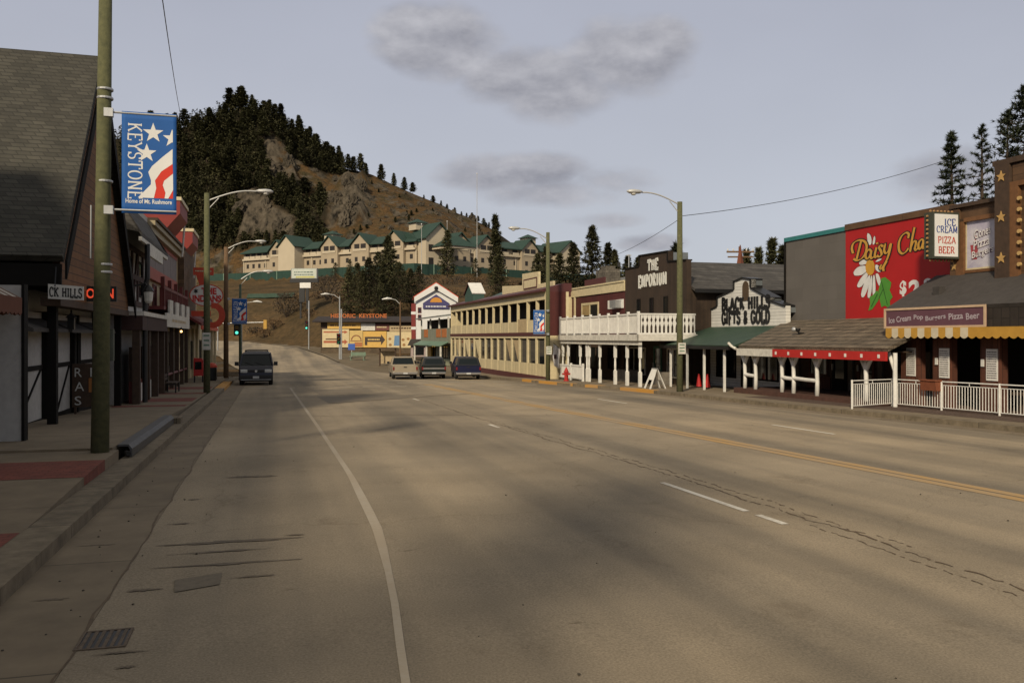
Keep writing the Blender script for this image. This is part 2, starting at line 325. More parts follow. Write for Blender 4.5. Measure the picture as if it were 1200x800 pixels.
def ribbon(pts, wv, wh, z, ext, nib=None):
    """one pen stroke as a raised band; wv/wh: width of upright / level strokes; nib angle for script"""
    pts = [Vector((p[0], p[1])) for p in pts]; n = len(pts); L = []; Rr = []
    closed = (pts[0]-pts[-1]).length < 1e-6
    for i in range(n):
        a = pts[i-1] if i else (pts[-2] if closed else pts[0]); b = pts[i+1] if i < n-1 else (pts[1] if closed else pts[-1])
        d = (b-a).normalized(); nn = Vector((-d.y, d.x))
        if nib is None: w = .5*math.sqrt((wv*d.y)**2+(wh*d.x)**2)
        else: w = .5*(wh+(wv-wh)*abs(math.sin(math.atan2(d.y, d.x)-nib)))
        k = 1.0
        if 0 < i < n-1:
            d1 = (pts[i]-a).normalized(); d2 = (b-pts[i]).normalized(); cc = max(.35, math.sqrt(max(0, (1+d1.dot(d2))/2)))
            k = 1/cc
        L.append(pts[i]+nn*w*k); Rr.append(pts[i]-nn*w*k)
    v = [(p.x, p.y, z+ext) for p in L]+[(p.x, p.y, z+ext) for p in Rr]; f = [(i, n+i, n+i+1, i+1) for i in range(n-1)]
    if ext > .004:
        v += [(p.x, p.y, z) for p in L]+[(p.x, p.y, z) for p in Rr]
        for i in range(n-1): f += [(2*n+i, i, i+1, 2*n+i+1), (n+i, 3*n+i, 3*n+i+1, n+i+1)]
        f += [(0, 2*n, 3*n, n), (n-1, 2*n-1, 4*n-1, 3*n-1)]
    return v, f
def merge(*prims):
    V = []; F = []
    for v, f in prims:
        k = len(V); V += v; F += [tuple(i+k for i in q) for q in f]
    return V, F
def slab_words(txt, h, w=None, wv=.2, wh=.12, serif=.17, ext=.002, gap=.14):
    out = []; x = 0; z = 0.0
    for ch in txt:
        wd, strokes = SLAB[ch]; i = 0
        for st in strokes:
            i += 1
            out.append(ribbon([(x+p[0], p[1]) for p in st], wv, wh, .0004*i/h, ext/h))
            for e, nb in ((st[0], st[1]), (st[-1], st[-2])):
                if serif and e[1] in (0, 1) and abs(nb[1]-e[1]) > abs(nb[0]-e[0])*.5 and len(st) < 4 and abs(nb[1]-e[1]) > .3:
                    i += 1; yy = e[1]*(1-wh)+wh/2
                    out.append(ribbon([(x+e[0]-serif, yy), (x+e[0]+serif, yy)], wv, wh, .0004*i/h, ext/h))
        x += wd+gap
    x -= gap
    V, F = merge(*out); k = w/(x*h) if w else 1
    return [(p[0]*h*k, p[1]*h, p[2]*h) for p in V], F

# ------------------------------------------------------------------ objects
def link(o, parent=None):
    COL.objects.link(o)
    if parent is not None: o.parent = parent
    return o
def mesh_obj(name, m, prims, parent=None, off=(0, 0, 0), smooth=False, bevel=0):
    V, F = merge(*prims)
    me = bpy.data.meshes.new(name); me.from_pydata([(p[0]-off[0], p[1]-off[1], p[2]-off[2]) for p in V], [], F)
    bm = bmesh.new(); bm.from_mesh(me); bmesh.ops.recalc_face_normals(bm, faces=bm.faces) if not smooth == 'leaf' else None; bm.to_mesh(me); bm.free()
    ms = m if isinstance(m, (list, tuple)) else [m]
    for q in ms: me.materials.append(q)
    if smooth is True:
        me.polygons.foreach_set('use_smooth', [True]*len(me.polygons))
    o = link(bpy.data.objects.new(name, me), parent)
    if bevel:
        b = o.modifiers.new('bevel', 'BEVEL'); b.width = bevel; b.segments = 2; b.limit_method = 'ANGLE'
    return o
def tag(o, label=None, cat=None, group=None, kind=None):
    if label: o['label'] = label
    if cat: o['category'] = cat
    if group: o['group'] = group
    if kind: o['kind'] = kind
    return o
SPLIT = {'post', 'pilaster', 'porch_post', 'gallery_post', 'pillar', 'balcony_post', 'upper_post', 'pier', 'shutter', 'faded_stripe', 'dot', 'bulb', 'star', 'canopy_post', 'corner_stone', 'end_wall', 'roof_vent', 'slat', 'transom_slat', 'insulator', 'balcony_opening', 'opening', 'switch_box', 'parapet_cap', 'shop_goods', 'petal', 'petal_outline', 'leaf', 'leaf_vein', 'return_panel', 'strap'}
class Thing:
    """an Empty at the thing's base; parts are given in the frame whose origin 'off' falls on the base"""
    def __init__(self, name, label, cat, loc, rot=0.0, off=(0, 0, 0), group=None):
        self.root = link(bpy.data.objects.new(name, None)); self.root.location = loc; self.root.rotation_euler = (0, 0, rot)
        self.root.empty_display_size = .3; self.off = off; tag(self.root, label, cat, group)
    def add(self, name, m, *prims, parent=None, label=None, smooth=False, bevel=0, kind=None):
        if name in SPLIT and len(prims) > 1:
            return [self.add(name, m, p, parent=parent, label=label, smooth=smooth, bevel=bevel) for p in prims][0]
        o = mesh_obj(name, m, prims, parent or self.root, self.off, smooth, bevel)
        if label: o['label'] = label
        if kind: o['kind'] = kind
        return o
def street_thing(name, label, cat, s, t, z=None, group=None):
    z = Gs(s, t) if z is None else z
    return Thing(name, label, cat, W(s, t, z), TH, (t, s, z), group)
def street_mesh(name, label, cat, m, prims, s, t, z, group=None, smooth=False):
    o = mesh_obj(name, m, prims, None, (t, s, z), smooth); o.location = W(s, t, z); o.rotation_euler = (0, 0, TH)
    return tag(o, label, cat, group)
def copy_tree(o, parent=None):
    c = o.copy(); COL.objects.link(c); c.parent = parent
    for ch in list(o.children): copy_tree(ch, c)
    return c
def struct(name, m, prims, rot=True, smooth=False):
    o = mesh_obj(name, m, prims, None, (0, 0, 0), smooth); o['kind'] = 'structure'
    if rot: o.rotation_euler = (0, 0, TH)
    return o

# ------------------------------------------------------------------ ground, hill
SIL = [(-200, 150), (0, 165), (100, 168), (150, 158), (205, 150), (250, 138), (285, 121), (320, 138), (350, 160), (385, 186), (400, 195), (434, 203), (459, 215),
       (485, 227), (516, 239), (535, 249), (551, 255), (575, 267), (600, 285), (640, 318), (700, 348), (900, 372), (1400, 380)]
YS = [(-300, 230), (-150, 190), (-80, 170), (-47, 153), (-31, 132), (-22, 124), (0, 125), (40, 110), (100, 100), (300, 90)]
H1, H2, H3 = (-107, 340), (-32.3, 294), (27.6, 345)               # the hotel's two wings meet at H2
def yhot(x): return interp(x, [(-400, 380), H1, H2, H3, (200, 380)])
YR = 425.0
ZT = 26.0
def inpoly(x, y, P):
    c = False; j = len(P)-1
    for i in range(len(P)):
        if (P[i][1] > y) != (P[j][1] > y) and x < (P[j][0]-P[i][0])*(y-P[i][1])/(P[j][1]-P[i][1])+P[i][0]: c = not c
        j = i
    return c
BARE = [(312, 150), (322, 160), (345, 188), (385, 206), (432, 203), (470, 220), (560, 256), (620, 300), (620, 330), (380, 290), (380, 262), (392, 240), (350, 222), (330, 206), (312, 205), (305, 180)]
ROCK1 = [(278, 225), (300, 222), (345, 255), (352, 285), (285, 282)]
ROCK2 = [(385, 232), (402, 206), (425, 207), (432, 240), (420, 262), (380, 262)]
ROCK3 = [(306, 150), (322, 160), (340, 185), (350, 222), (330, 212), (308, 200)]
def fbm(x, y, s, o=4): return noise.fractal(Vector((x*s, y*s, 3.7)), .9, 2.1, o)
def height(x, y):
    ys = interp(x, YS); yh = yhot(x)-14; g = G(y)-.10
    if y < -20: g = G(-20)-.1
    t = ST(x, y)[1]
    if t > 34: g += min(9, (t-34)*.10)
    if y <= ys: return g
    top = lerp(23.0, 8, sstep((x-45)/90)) if x > 45 else 23.0
    g0 = G(ys)-.1
    if y < yh:
        k = (y-ys)/(yh-ys); f = interp(k, [(0, 0), (.05, .13), (.14, .34), (.28, .50), (.55, .68), (1, 1)])
        z = g0+(top-g0)*f+fbm(x, y, .05)*.9*sstep((y-ys)/20)
        return max(z, g if y < ys+5 else z)
    zt = top+3.0
    if y < yh+30: return lerp(top, zt, min(1, (y-yh)/.6))
    u = x/y; zr = 2.1+(395-interp(600+1000*u, SIL))/1000*YR
    if zr < zt: zt = lerp(zt, zr, sstep((y-yh-30)/60))
    if y < YR:
        k = (y-yh-30)/(YR-yh-30); z = lerp(zt, zr, k**.92)
        a = sstep(k*4)*sstep((1-k)*5+.15)
        px = 600+1000*u; py = 395-1000*(z-2.1)/y
        rk = 1.0 if (inpoly(px, py, ROCK1) or inpoly(px, py, ROCK2) or inpoly(px, py, ROCK3)) else 0.0
        return z+a*(fbm(x, y, .03)*2.2+fbm(x+50, y, .10)*1.1+rk*(1.5+abs(fbm(x, z*1.2, .13, 6))*7))
    return zr-(y-YR)*.42+fbm(x, y, .03)*.8 if y < YR+250 else max(zr-105, 6)
def axis_pts(lo, hi, f0, f1, step):
    a = []; x = f0
    while x <= f1: a.append(x); x += step
    s = step; x = f0
    while x > lo: s *= 1.25; x -= s; a.insert(0, x)
    s = step; x = a[-1]
    while x < hi: s *= 1.25; x += s; a.append(x)
    return a
def build_ground():
    xs = axis_pts(-2600, 2600, -225, 80, 3.0); ys = axis_pts(-500, 3000, -24, 440, 2.8)
    V = []; att = []
    for y in ys:
        for x in xs:
            z = height(x, y); V.append((x, y, z))
            px = 600+1000*x/max(y, 1); py = 395-1000*(z-2.1)/max(y, 1)
            fr = rk = 0.0
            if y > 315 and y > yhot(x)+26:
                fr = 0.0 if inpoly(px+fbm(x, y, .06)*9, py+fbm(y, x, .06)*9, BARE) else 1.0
                for P in (ROCK1, ROCK2, ROCK3):
                    if inpoly(px+fbm(x, y, .07)*13, py+fbm(y, x, .07)*13, P): rk = 1.0; fr = 0.0
            bank = 1.0 if interp(x, YS)-3 < y <= yhot(x)-13 else 0.0
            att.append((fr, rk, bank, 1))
    nx = len(xs); F = [(j*nx+i, j*nx+i+1, (j+1)*nx+i+1, (j+1)*nx+i) for j in range(len(ys)-1) for i in range(nx-1)]
    me = bpy.data.meshes.new('ground'); me.from_pydata(V, [], F)
    ca = me.color_attributes.new('cover', 'FLOAT_COLOR', 'POINT')
    for i, c in enumerate(att): ca.data[i].color = c
    me.polygons.foreach_set('use_smooth', [True]*len(F))
    m = bpy.data.materials.new('hill_ground'); m.use_nodes = True; nt = m.node_tree; N = nt.nodes; L = nt.links; b = N['Principled BSDF']; b.inputs['Roughness'].default_value = 1; b.inputs['Specular IOR Level'].default_value = .1
    tc = N.new('ShaderNodeTexCoord')
    at = N.new('ShaderNodeAttribute'); at.attribute_name = 'cover'; sp = N.new('ShaderNodeSeparateColor'); L.new(at.outputs['Color'], sp.inputs[0])
    def nz(s, det=7, sc=(1, 1, 1)):
        mp = N.new('ShaderNodeMapping'); mp.inputs['Scale'].default_value = sc; L.new(tc.outputs['Object'], mp.inputs[0])
        n = N.new('ShaderNodeTexNoise'); n.inputs['Scale'].default_value = s; n.inputs['Detail'].default_value = det; n.inputs['Roughness'].default_value = .65; L.new(mp.outputs[0], n.inputs['Vector']); return n.outputs[0]
    def ramp(f, *st):
        r = N.new('ShaderNodeValToRGB'); e = r.color_ramp.elements
        while len(e) < len(st): e.new(.5)
        for q, (p, c) in zip(e, st): q.position = p; q.color = (*c, 1)
        L.new(f, r.inputs[0]); return r.outputs[0]
    def mix(f, a, c, mode='MIX'):
        x = N.new('ShaderNodeMix'); x.data_type = 'RGBA'; x.blend_type = mode
        if isinstance(f, float): x.inputs[0].default_value = f
        else: L.new(f, x.inputs[0])
        L.new(a, x.inputs[6]); L.new(c, x.inputs[7]); return x.outputs[2]
    grass = ramp(nz(.07), (.36, (.036, .030, .017)), (.47, (.090, .055, .025)), (.56, (.072, .050, .025)), (.66, (.040, .037, .020)))
    grass = mix(1.0, grass, ramp(nz(.9, 5), (.35, (.55, .55, .55)), (.7, (1.25, 1.2, 1.1))), 'MULTIPLY')
    rock = ramp(nz(.30, 10, (1, 1, .40)), (.38, (.010, .009, .007)), (.45, (.042, .036, .027)), (.53, (.070, .058, .042)), (.66, (.100, .084, .063)))
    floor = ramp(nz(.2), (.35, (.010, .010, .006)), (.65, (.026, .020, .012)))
    bank = ramp(nz(.10, 8), (.34, (.050, .038, .020)), (.5, (.085, .058, .030)), (.66, (.115, .074, .036)))
    bank = mix(1.0, bank, ramp(nz(1.3, 5), (.35, (.6, .62, .6)), (.7, (1.2, 1.15, 1.05))), 'MULTIPLY')
    # loose rocks showing through the dry grass
    rr = ramp(nz(.13, 9), (.50, (0, 0, 0)), (.57, (1, 1, 1)))
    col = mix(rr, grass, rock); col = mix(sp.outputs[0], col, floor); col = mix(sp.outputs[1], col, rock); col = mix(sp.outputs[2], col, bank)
    L.new(col, b.inputs['Base Color'])
    bp = N.new('ShaderNodeBump'); bp.inputs['Strength'].default_value = 1; bp.inputs['Distance'].default_value = .6; L.new(nz(.5, 8), bp.inputs['Height']); L.new(bp.outputs[0], b.inputs['Normal'])
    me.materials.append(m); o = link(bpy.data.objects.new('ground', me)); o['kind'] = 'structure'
build_ground()

# ------------------------------------------------------------------ road, gutters, kerbs, sidewalks, paint
KR = [(-30, 18.6), (10, 18.1), (20, 17.9), (26, 17.45), (33, 17.3), (37, 17.1), (41, 16.8), (46, 15.9), (50, 15.5), (60, 15.4)]
def kr(s): return interp(s, KR)
def strip(s0, s1, ta, tb, dz, step=2.0, za=None):
    """a sheet along the street between two offsets (numbers or functions), lying dz above the grade"""
    fa = ta if callable(ta) else (lambda s: ta); fb = tb if callable(tb) else (lambda s: tb); fz = dz if callable(dz) else (lambda s: dz)
    n = max(1, int(math.ceil((s1-s0)/step))); V = []; F = []
    for i in range(n+1):
        s = s0+(s1-s0)*i/n
        for t in (fa(s), fb(s)): V.append((t, s, Gs(s, t)+fz(s)))
    return V, [(2*i, 2*i+1, 2*i+3, 2*i+2) for i in range(n)]
def kerb_run(s0, s1, ta, tb, dz, step=2.0):
    """a solid band along the street: top at dz, sides down into the ground"""
    fa = ta if callable(ta) else (lambda s: ta); fb = tb if callable(tb) else (lambda s: tb); fz = dz if callable(dz) else (lambda s: dz)
    n = max(1, int(math.ceil((s1-s0)/step))); V = []; F = []
    for i in range(n+1):
        s = s0+(s1-s0)*i/n
        for t, q in ((fa(s), -.15), (fa(s), fz(s)), (fb(s), fz(s)), (fb(s), -.15)): V.append((t, s, Gs(s, t)+q))
    for i in range(n):
        for k in range(3): F.append((4*i+k, 4*i+k+1, 4*i+k+5, 4*i+k+4))
    F += [(0, 1, 2, 3), (4*n+3, 4*n+2, 4*n+1, 4*n)]
    return V, F
# carriageway: straight up to the crossing, then bending away to the left
left_edge = [ST(*p) for p in [(-25.5, 80), (-36, 105), (-52, 130), (-78, 156), (-120, 180)]]
right_edge = [ST(*p) for p in [(-13.1, 77), (-23.1, 105), (-31.3, 125), (-47, 150), (-95, 176)]]
road_l = [(s, -2.1 if s > 200 else -1.3) for s in range(-30, 64, 3)]; road_r = [(s, kr(s)) for s in range(-30, 61, 3)]+[(62, 15.3)]
def densify(P, n):
    # resample a polyline by length
    d = [0]
    for a, b in zip(P, P[1:]): d.append(d[-1]+math.dist(a, b))
    out = []
    for i in range(n+1):
        q = d[-1]*i/n; out.append((interp(q, list(zip(d, [p[0] for p in P]))), interp(q, list(zip(d, [p[1] for p in P])))))
    return out
A_ = densify([(62, -1.3), (66, -1.3)]+left_edge, 60); B_ = densify([(62, 15.3), (66, 12.4), (71, 10.4)]+right_edge, 60)
LL = [(s, -1.3) for s in range(-30, 62, 2)]+A_; RR = [(s, kr(s)) for s in range(-30, 62, 2)]+B_
def loft(LL, RR, n=10, dz=0.0):
    V = []; F = []
    for (sl, tl), (sr, tr) in zip(LL, RR):
        for k in range(n+1):
            q = k/n; s = lerp(sl, sr, q); t = lerp(tl, tr, q); V.append((t, s, Gs(s, t)+dz))
    for i in range(len(LL)-1):
        for k in range(n): a = i*(n+1)+k; F.append((a, a+1, a+n+2, a+n+1))
    return V, F
struct('road', asphalt, [loft(LL, RR)])
# verge and lot in front of the row beyond the crossing
dirt = mat('dry_verge', (.14, .105, .062), rgb2=(.085, .066, .038), rough=1, nscale=.8, bump=.5, amt=.4)
struct('verge', dirt, [loft(B_[:34], [(s+1.5, t+14-7*min(1, i/20)) for i, (s, t) in enumerate(B_[:34])], 3, -.03)])
struct('kerb', conc_kerb, [loft([(s, t-.0) for s, t in B_[14:56]], [(s+.25, t+.25) for s, t in B_[14:56]], 1, .12)])
struct('gutter', gutter_m, [strip(-30, 62, -2.1, -1.3, .004)])
struct('kerb', conc_kerb, [kerb_run(-30, 66, -2.52, -2.1, .15)])
LZ = lambda s: interp(s, [(10.5, .15), (14.2, .31), (16.2, .33)])
struct('sidewalk', conc, [kerb_run(-30, 16.2, -9, -2.523, LZ, 1.0)])
struct('sidewalk', conc, [kerb_run(16.203, 66, -9, -2.62, lambda s: interp(s, [(16.2, .37), (24, .30), (30, .16)]), 1.0)])
struct('paving_band', brickpave, [strip(8.5, 10.1, -9, -2.53, lambda s: LZ(s)+.004, .5)])
struct('paving_band', brickpave, [strip(13.3, 14.9, -9, -2.515, lambda s: LZ(s)+.004, .4), merge(([(-2.519, s, Gs(s, -2.5)+z) for s in (13.3, 14.9) for z in (.152, LZ(s)+.004)], [(0, 1, 3, 2)]))])
for s0, s1 in ((30.5, 31.3), (33.2, 35.6), (38.6, 39.6), (43, 45.5)):
    struct('paving_band', brickpave, [strip(s0, s1, -5, -2.7, .166, .5)])
struct('kerb', yellow_kerb, [kerb_run(44, 53, -2.56, -2.095, .157)])
struct('kerb', conc_kerb, [kerb_run(-30, 60, kr, lambda s: kr(s)+.28, .15)])
struct('sidewalk', conc, [kerb_run(-30, 84, lambda s: kr(s)+.283, 24, .155)])
struct('gutter', gutter_m, [strip(-30, 60, lambda s: kr(s)-.55, kr, .004)])
struct('paving_band', brownpave, [strip(-10, 30.5, lambda s: kr(s)+1.05, 23, .160)])
for s0, s1 in ((36.2, 39.6), (41.6, 43.2), (44.5, 52)):
    struct('kerb', yellow_kerb, [kerb_run(s0, s1, lambda s: kr(s)-.004, lambda s: kr(s)+.29, .157)])
# paint
LW = [(5, .028), (8, .034), (9.6, .058), (12, .060), (15, .045), (40, .05)]
EL = [(-5, .6), (3, .74), (5.2, .80), (6.7, .97), (8.5, 1.12), (10.1, 1.22), (14.3, 1.30), (24, 1.26), (40, 1.14), (47, 1.1)]
struct('lane_marking', white_line, [strip(-5, 47, lambda s: interp(s, EL)-interp(s, LW), lambda s: interp(s, EL)+interp(s, LW), .005, 1)])
for s0, s1, t in ((9.75, 12.2, 5.92), (8.9, 9.5, 5.93), (21.8, 22.8, 5.85), (34, 35.4, 5.8), (17.9, 20.6, 13.3), (30, 33, 13.1), (0, 3, 5.95), (4, 7.5, 13.4)):
    struct('lane_marking', dash_line, [strip(s0, s1, t-.05, t+.05, .005)])
YL = lambda s: interp(s, [(0, 10.3), (10, 10.15), (30, 9.35), (50, 8.8)])
struct('lane_marking', yellow_line, [strip(-10, 49, lambda s: YL(s)-.24, lambda s: YL(s)-.03, .005), strip(-10, 49, lambda s: YL(s)+.03, lambda s: YL(s)+.24, .005)])
for i in range(11):                                               # crossing at the far junction
    t = -1.1+i*1.5; struct('crosswalk_marking', white_line, [strip(46.6, 47.2, t, t+.95, .006)])
for i in range(7):
    t = 4.5+i*1.5; struct('crosswalk_marking', white_line, [strip(51.5, 52.1, t, t+.9, .006)])
def crack(pts, w=.03, wander=0.0, gaps=0.0):
    rnd = random.Random(len(pts)+int(pts[0][0]*7)); P = densify(pts, max(20, int(math.dist(pts[0], pts[-1])*(14 if wander else 5)))); V = []; F = []; dr = 0
    for i, (s, t) in enumerate(P):
        dr = dr*.8+rnd.uniform(-1, 1)*(wander or min(.05, w*1.6)); q = w*rnd.uniform(.25, 1.3)
        V += [(t+dr-q, s+dr*.3, Gs(s, t)+.006), (t+dr+q, s+dr*.3+.01, Gs(s, t)+.006)]
        if i and rnd.random() > gaps: F.append((2*i-2, 2*i-1, 2*i+1, 2*i))
    return V, F
struct('road_crack', crack_m, [crack([(1, 6.25), (6, 6.28), (10, 6.42), (15, 6.33), (22, 6.1), (34, 5.95)], .016, .035, .12), crack([(7.5, 6.5), (11, 6.62), (16, 6.5), (24, 6.2)], .012, .035, .3), crack([(3, 6.15), (6, 6.12), (9, 6.2)], .009, .03, .3)])
struct('road_crack', crack_m, [crack([(27.5, -1.2), (26.7, 4), (25.2, 8.5)], .05)])
struct('road_crack', crack_m, [crack([(33, 2.2), (35.5, 5), (39, 9.5)], .09)])
struct('road_crack', crack_m, [crack([(-5, -1.3), (16, -1.31), (40, -1.3)], .012)])
# dark tar streaks and patches by the gutter
tar = mat('tar_stain', (.085, .066, .045), rgb2=(.140, .110, .074), nscale=14, amt=.4)
def blotch(s, t, rs, rt, seed):
    r = random.Random(seed); n = 34; P = []; rs *= .75; rt *= .85
    for i in range(n):
        a = 2*math.pi*i/n; k = r.uniform(.3, 1.15); ss = s+rs*k*math.sin(a); tt = t+rt*k*math.cos(a); P.append((tt, ss, Gs(ss, tt)+.0075))
    return sheet(P)
for i, (s, t, rs, rt) in enumerate([(9.75, -.35, .10, .85), (9.3, -.45, .07, .6), (8.75, -.4, .07, .75), (14.6, -.25, .16, .55), (10.9, -1.0, .05, .2), (8.2, -.15, .05, .25), (8.0, -1.05, .06, .2), (9.9, .3, .07, .16), (6.4, -1.0, .04, .25), (6.1, -.9, .04, .1), (12.6, -1.0, .05, .12), (9.95, -1.75, .04, .25), (7.9, -1.75, .05, .2)]):
    struct('tar_stain', tar, [blotch(s, t, rs, rt, i)])
struct('road_patch', mat('newer_asphalt_patch', (.150, .122, .084), nscale=12, amt=.3), [sheet([(t, s, Gs(s, t)+.008) for s, t in ((7.85, -.78), (8.0, -.42), (8.42, -.42), (8.25, -.82))])])
patch = mat('darker_asphalt_patch', (.165, .134, .092), nscale=9, amt=.3)
struct('road_patch', patch, [sheet([(t, s, Gs(s, t)+.0045) for s, t in ((33.3, 2.2), (37.8, 2.0), (38.4, 6.6), (35.2, 5.2))])])
struct('road_patch', patch, [sheet([(t, s, Gs(s, t)+.0046) for s, t in ((40, 2.2), (44.5, 2.0), (44.8, 5.0), (41.2, 4.8))])])

def debris():
    rd = random.Random(12); pr = []
    for i in range(260):
        k = rd.random(); s = rd.uniform(3, 45)
        t = rd.gauss(-1.6, .35) if k < .5 else rd.uniform(-1.2, 17) if k < .8 else kr(s)-abs(rd.gauss(0, .35))
        if t < -2.05: continue
        r = rd.uniform(.005, .015); z = Gs(s, t); pr.append(lathe((t, s, z+.004), [(r*.7, 0), (r, r*.4), (r*.5, r*.8)], 5))
    o = mesh_obj('grit', mat('road_grit', (.055, .045, .032), amt=.5, nscale=30), pr); o.rotation_euler = (0, 0, TH); tag(o, kind='stuff')
debris()
def drain():
    s, t = 6.72, -1.14; T = street_thing('drain_grate', 'rusty iron storm drain grate at the edge of the left gutter', 'drain grate', s, t)
    iron = mat('rusty_iron', (.120, .088, .060), rough=.8, amt=.5, nscale=20); z = Gs(s, t)
    T.add('frame', iron, box(t-.17, t+.17, s-.20, s-.18, z-.05, z+.012), box(t-.17, t+.17, s+.18, s+.20, z-.05, z+.012), box(t-.17, t-.15, s-.18, s+.18, z-.05, z+.012), box(t+.15, t+.17, s-.18, s+.18, z-.05, z+.012))
    T.add('bar', iron, *[box(t-.14+.05*i, t-.115+.05*i, s-.18, s+.18, z-.05, z+.010) for i in range(6)])
    T.add('pit', blackp, box(t-.15, t+.15, s-.18, s+.18, z-.3, z+.0062))
drain()
def guard():
    T = street_thing('kerb_guard', 'dark steel edging angle bolted along the raised left kerb', 'kerb guard', 20, -2.3)
    st = mat('dull_steel_edging', (.10, .10, .10), rough=.55, metal=.5, amt=.4, nscale=8)
    P = [(-2.60, .38), (-2.42, .38), (-2.36, .30), (-2.36, .16), (-2.40, .16), (-2.40, .29), (-2.43, .345), (-2.60, .345)]
    V = []; F = []
    for s in (16.6, 23.6):
        for t, q in P: V.append((t, s, Gs(s, -2.4)+q))
    n = len(P); F = [tuple(range(n)), tuple(range(n, 2*n))]+[(i, (i+1) % n, n+(i+1) % n, n+i) for i in range(n)]
    T.add('steel_angle', st, (V, F))
    T.add('drain_pipe', blackp, tube([(-2.45, 16.55, Gs(16.6, -2.4)+.24), (-2.40, 16.45, Gs(16.6, -2.4)+.23)], .045, 10))
    T.add('end_block', conc_kerb, box(-2.62, -2.2, 23.62, 24.3, Gs(24, -2.4)-.1, Gs(24, -2.4)+.3))
guard()

# ------------------------------------------------------------------ LEFT ROW
def gbox(B, name, m, t0, t1, s0, s1, z0, z1, **k): return B.add(name, m, box(t0, t1, s0, s1, z0, z1), **k)
def window(B, m_frame, tf, s0, s1, z0, z1, side=1, fw=.07, mull=0, rails=0, name='window', depth=.06):
    """a street-facing window on the plane t = tf; side +1 looks towards +t"""
    d = depth*side; a, b_ = sorted((tf, tf+d)); fr = []
    fr += [box(a, b_, s0, s1, z0, z0+fw), box(a, b_, s0, s1, z1-fw, z1), box(a, b_, s0, s0+fw, z0+fw, z1-fw), box(a, b_, s1-fw, s1, z0+fw, z1-fw)]
    for i in range(mull): q = s0+(s1-s0)*(i+1)/(mull+1); fr.append(box(a, b_-.004, q-fw*.3, q+fw*.3, z0+fw, z1-fw))
    for i in range(rails): q = z0+(z1-z0)*(i+1)/(rails+1); fr.append(box(a, b_-.008, s0+fw, s1-fw, q-fw*.3, q+fw*.3))
    o = B.add(name, m_frame, *fr); g0, g1 = sorted((tf-.01*side, tf+.022*side))
    B.add('pane', glass, box(g0, g1, s0+fw*.5, s1-fw*.5, z0+fw*.5, z1-fw*.5), parent=o); return o
def door(B, m, tf, s0, s1, z0, z1, side=1, glazed=True, name='door'):
    a, b_ = sorted((tf, tf+.05*side)); w = .13
    o = B.add(name, m, box(a, b_, s0, s1, z0, z0+.5), box(a, b_, s0, s1, z1-w, z1), box(a, b_, s0, s0+w, z0+.5, z1-w), box(a, b_, s1-w, s1, z0+.5, z1-w))
    g0, g1 = sorted((tf-.005*side, tf+.02*side)); B.add('pane', glass, box(g0, g1, s0+w*.5, s1-w*.5, z0+.45, z1-w*.5), parent=o)
    h0, h1 = sorted((tf+.05*side, tf+.11*side)); B.add('handle', steel, box(h0, h1, s1-w*.7, s1-w*.4, z0+.85, z0+1.1), parent=o); return o

def scribble(w, h, rows, seed=1):
    """a block of print too small to read"""
    r = random.Random(seed); out = []; rh = h/rows
    for k in range(rows):
        x = 0
        while x < w*.95:
            l = min(w-x, r.uniform(.05, .16)*w); y = h-(k+1)*rh+rh*.3
            out.append(([(x, y, 0), (x+l, y, 0), (x+l, y+rh*.42, 0), (x, y+rh*.42, 0)], [(0, 1, 2, 3)])); x += l+.03*w
    return merge(*out)
# -- the shop before it, mostly out of the picture
def near_shop():
    B = street_thing('plaster_shop', 'white plaster shop wall with black corner trim under a striped awning at the left edge', 'shop', 8, -8, -.1)
    gbox(B, 'wall', plaster, -16, -6.6, -5, 18.2, -.2, 6.8); B.add('added_storey', brown_log, box(-16, -8.8, 3, 18.0, 6.8, 9.5)); B.add('upper_roof', rolled, box(-16.2, -8.6, 2.8, 18.2, 9.5, 9.65))  # unseen upper storey, added and sized to shade the road and next roof
    B.add('end_wall', plaster, box(-6.6, -4.48, 18.0, 18.2, -.2, 3.08)); B.add('corner_trim', timber, box(-4.48, -4.43, 17.97, 18.23, -.2, 3.1), box(-6.6, -4.48, 17.975, 18.21, -.2, .12))
    B.add('roof', shingle, box(-16.2, -6.45, -5.2, 18.35, 6.8, 6.95))
    for s in (2, 7, 12): window(B, timber, -6.6, s, s+2.5, .9, 2.6, 1, mull=2)
    door(B, timber, -6.6, 15.2, 16.3, .05, 2.3)
    return B
near_shop()
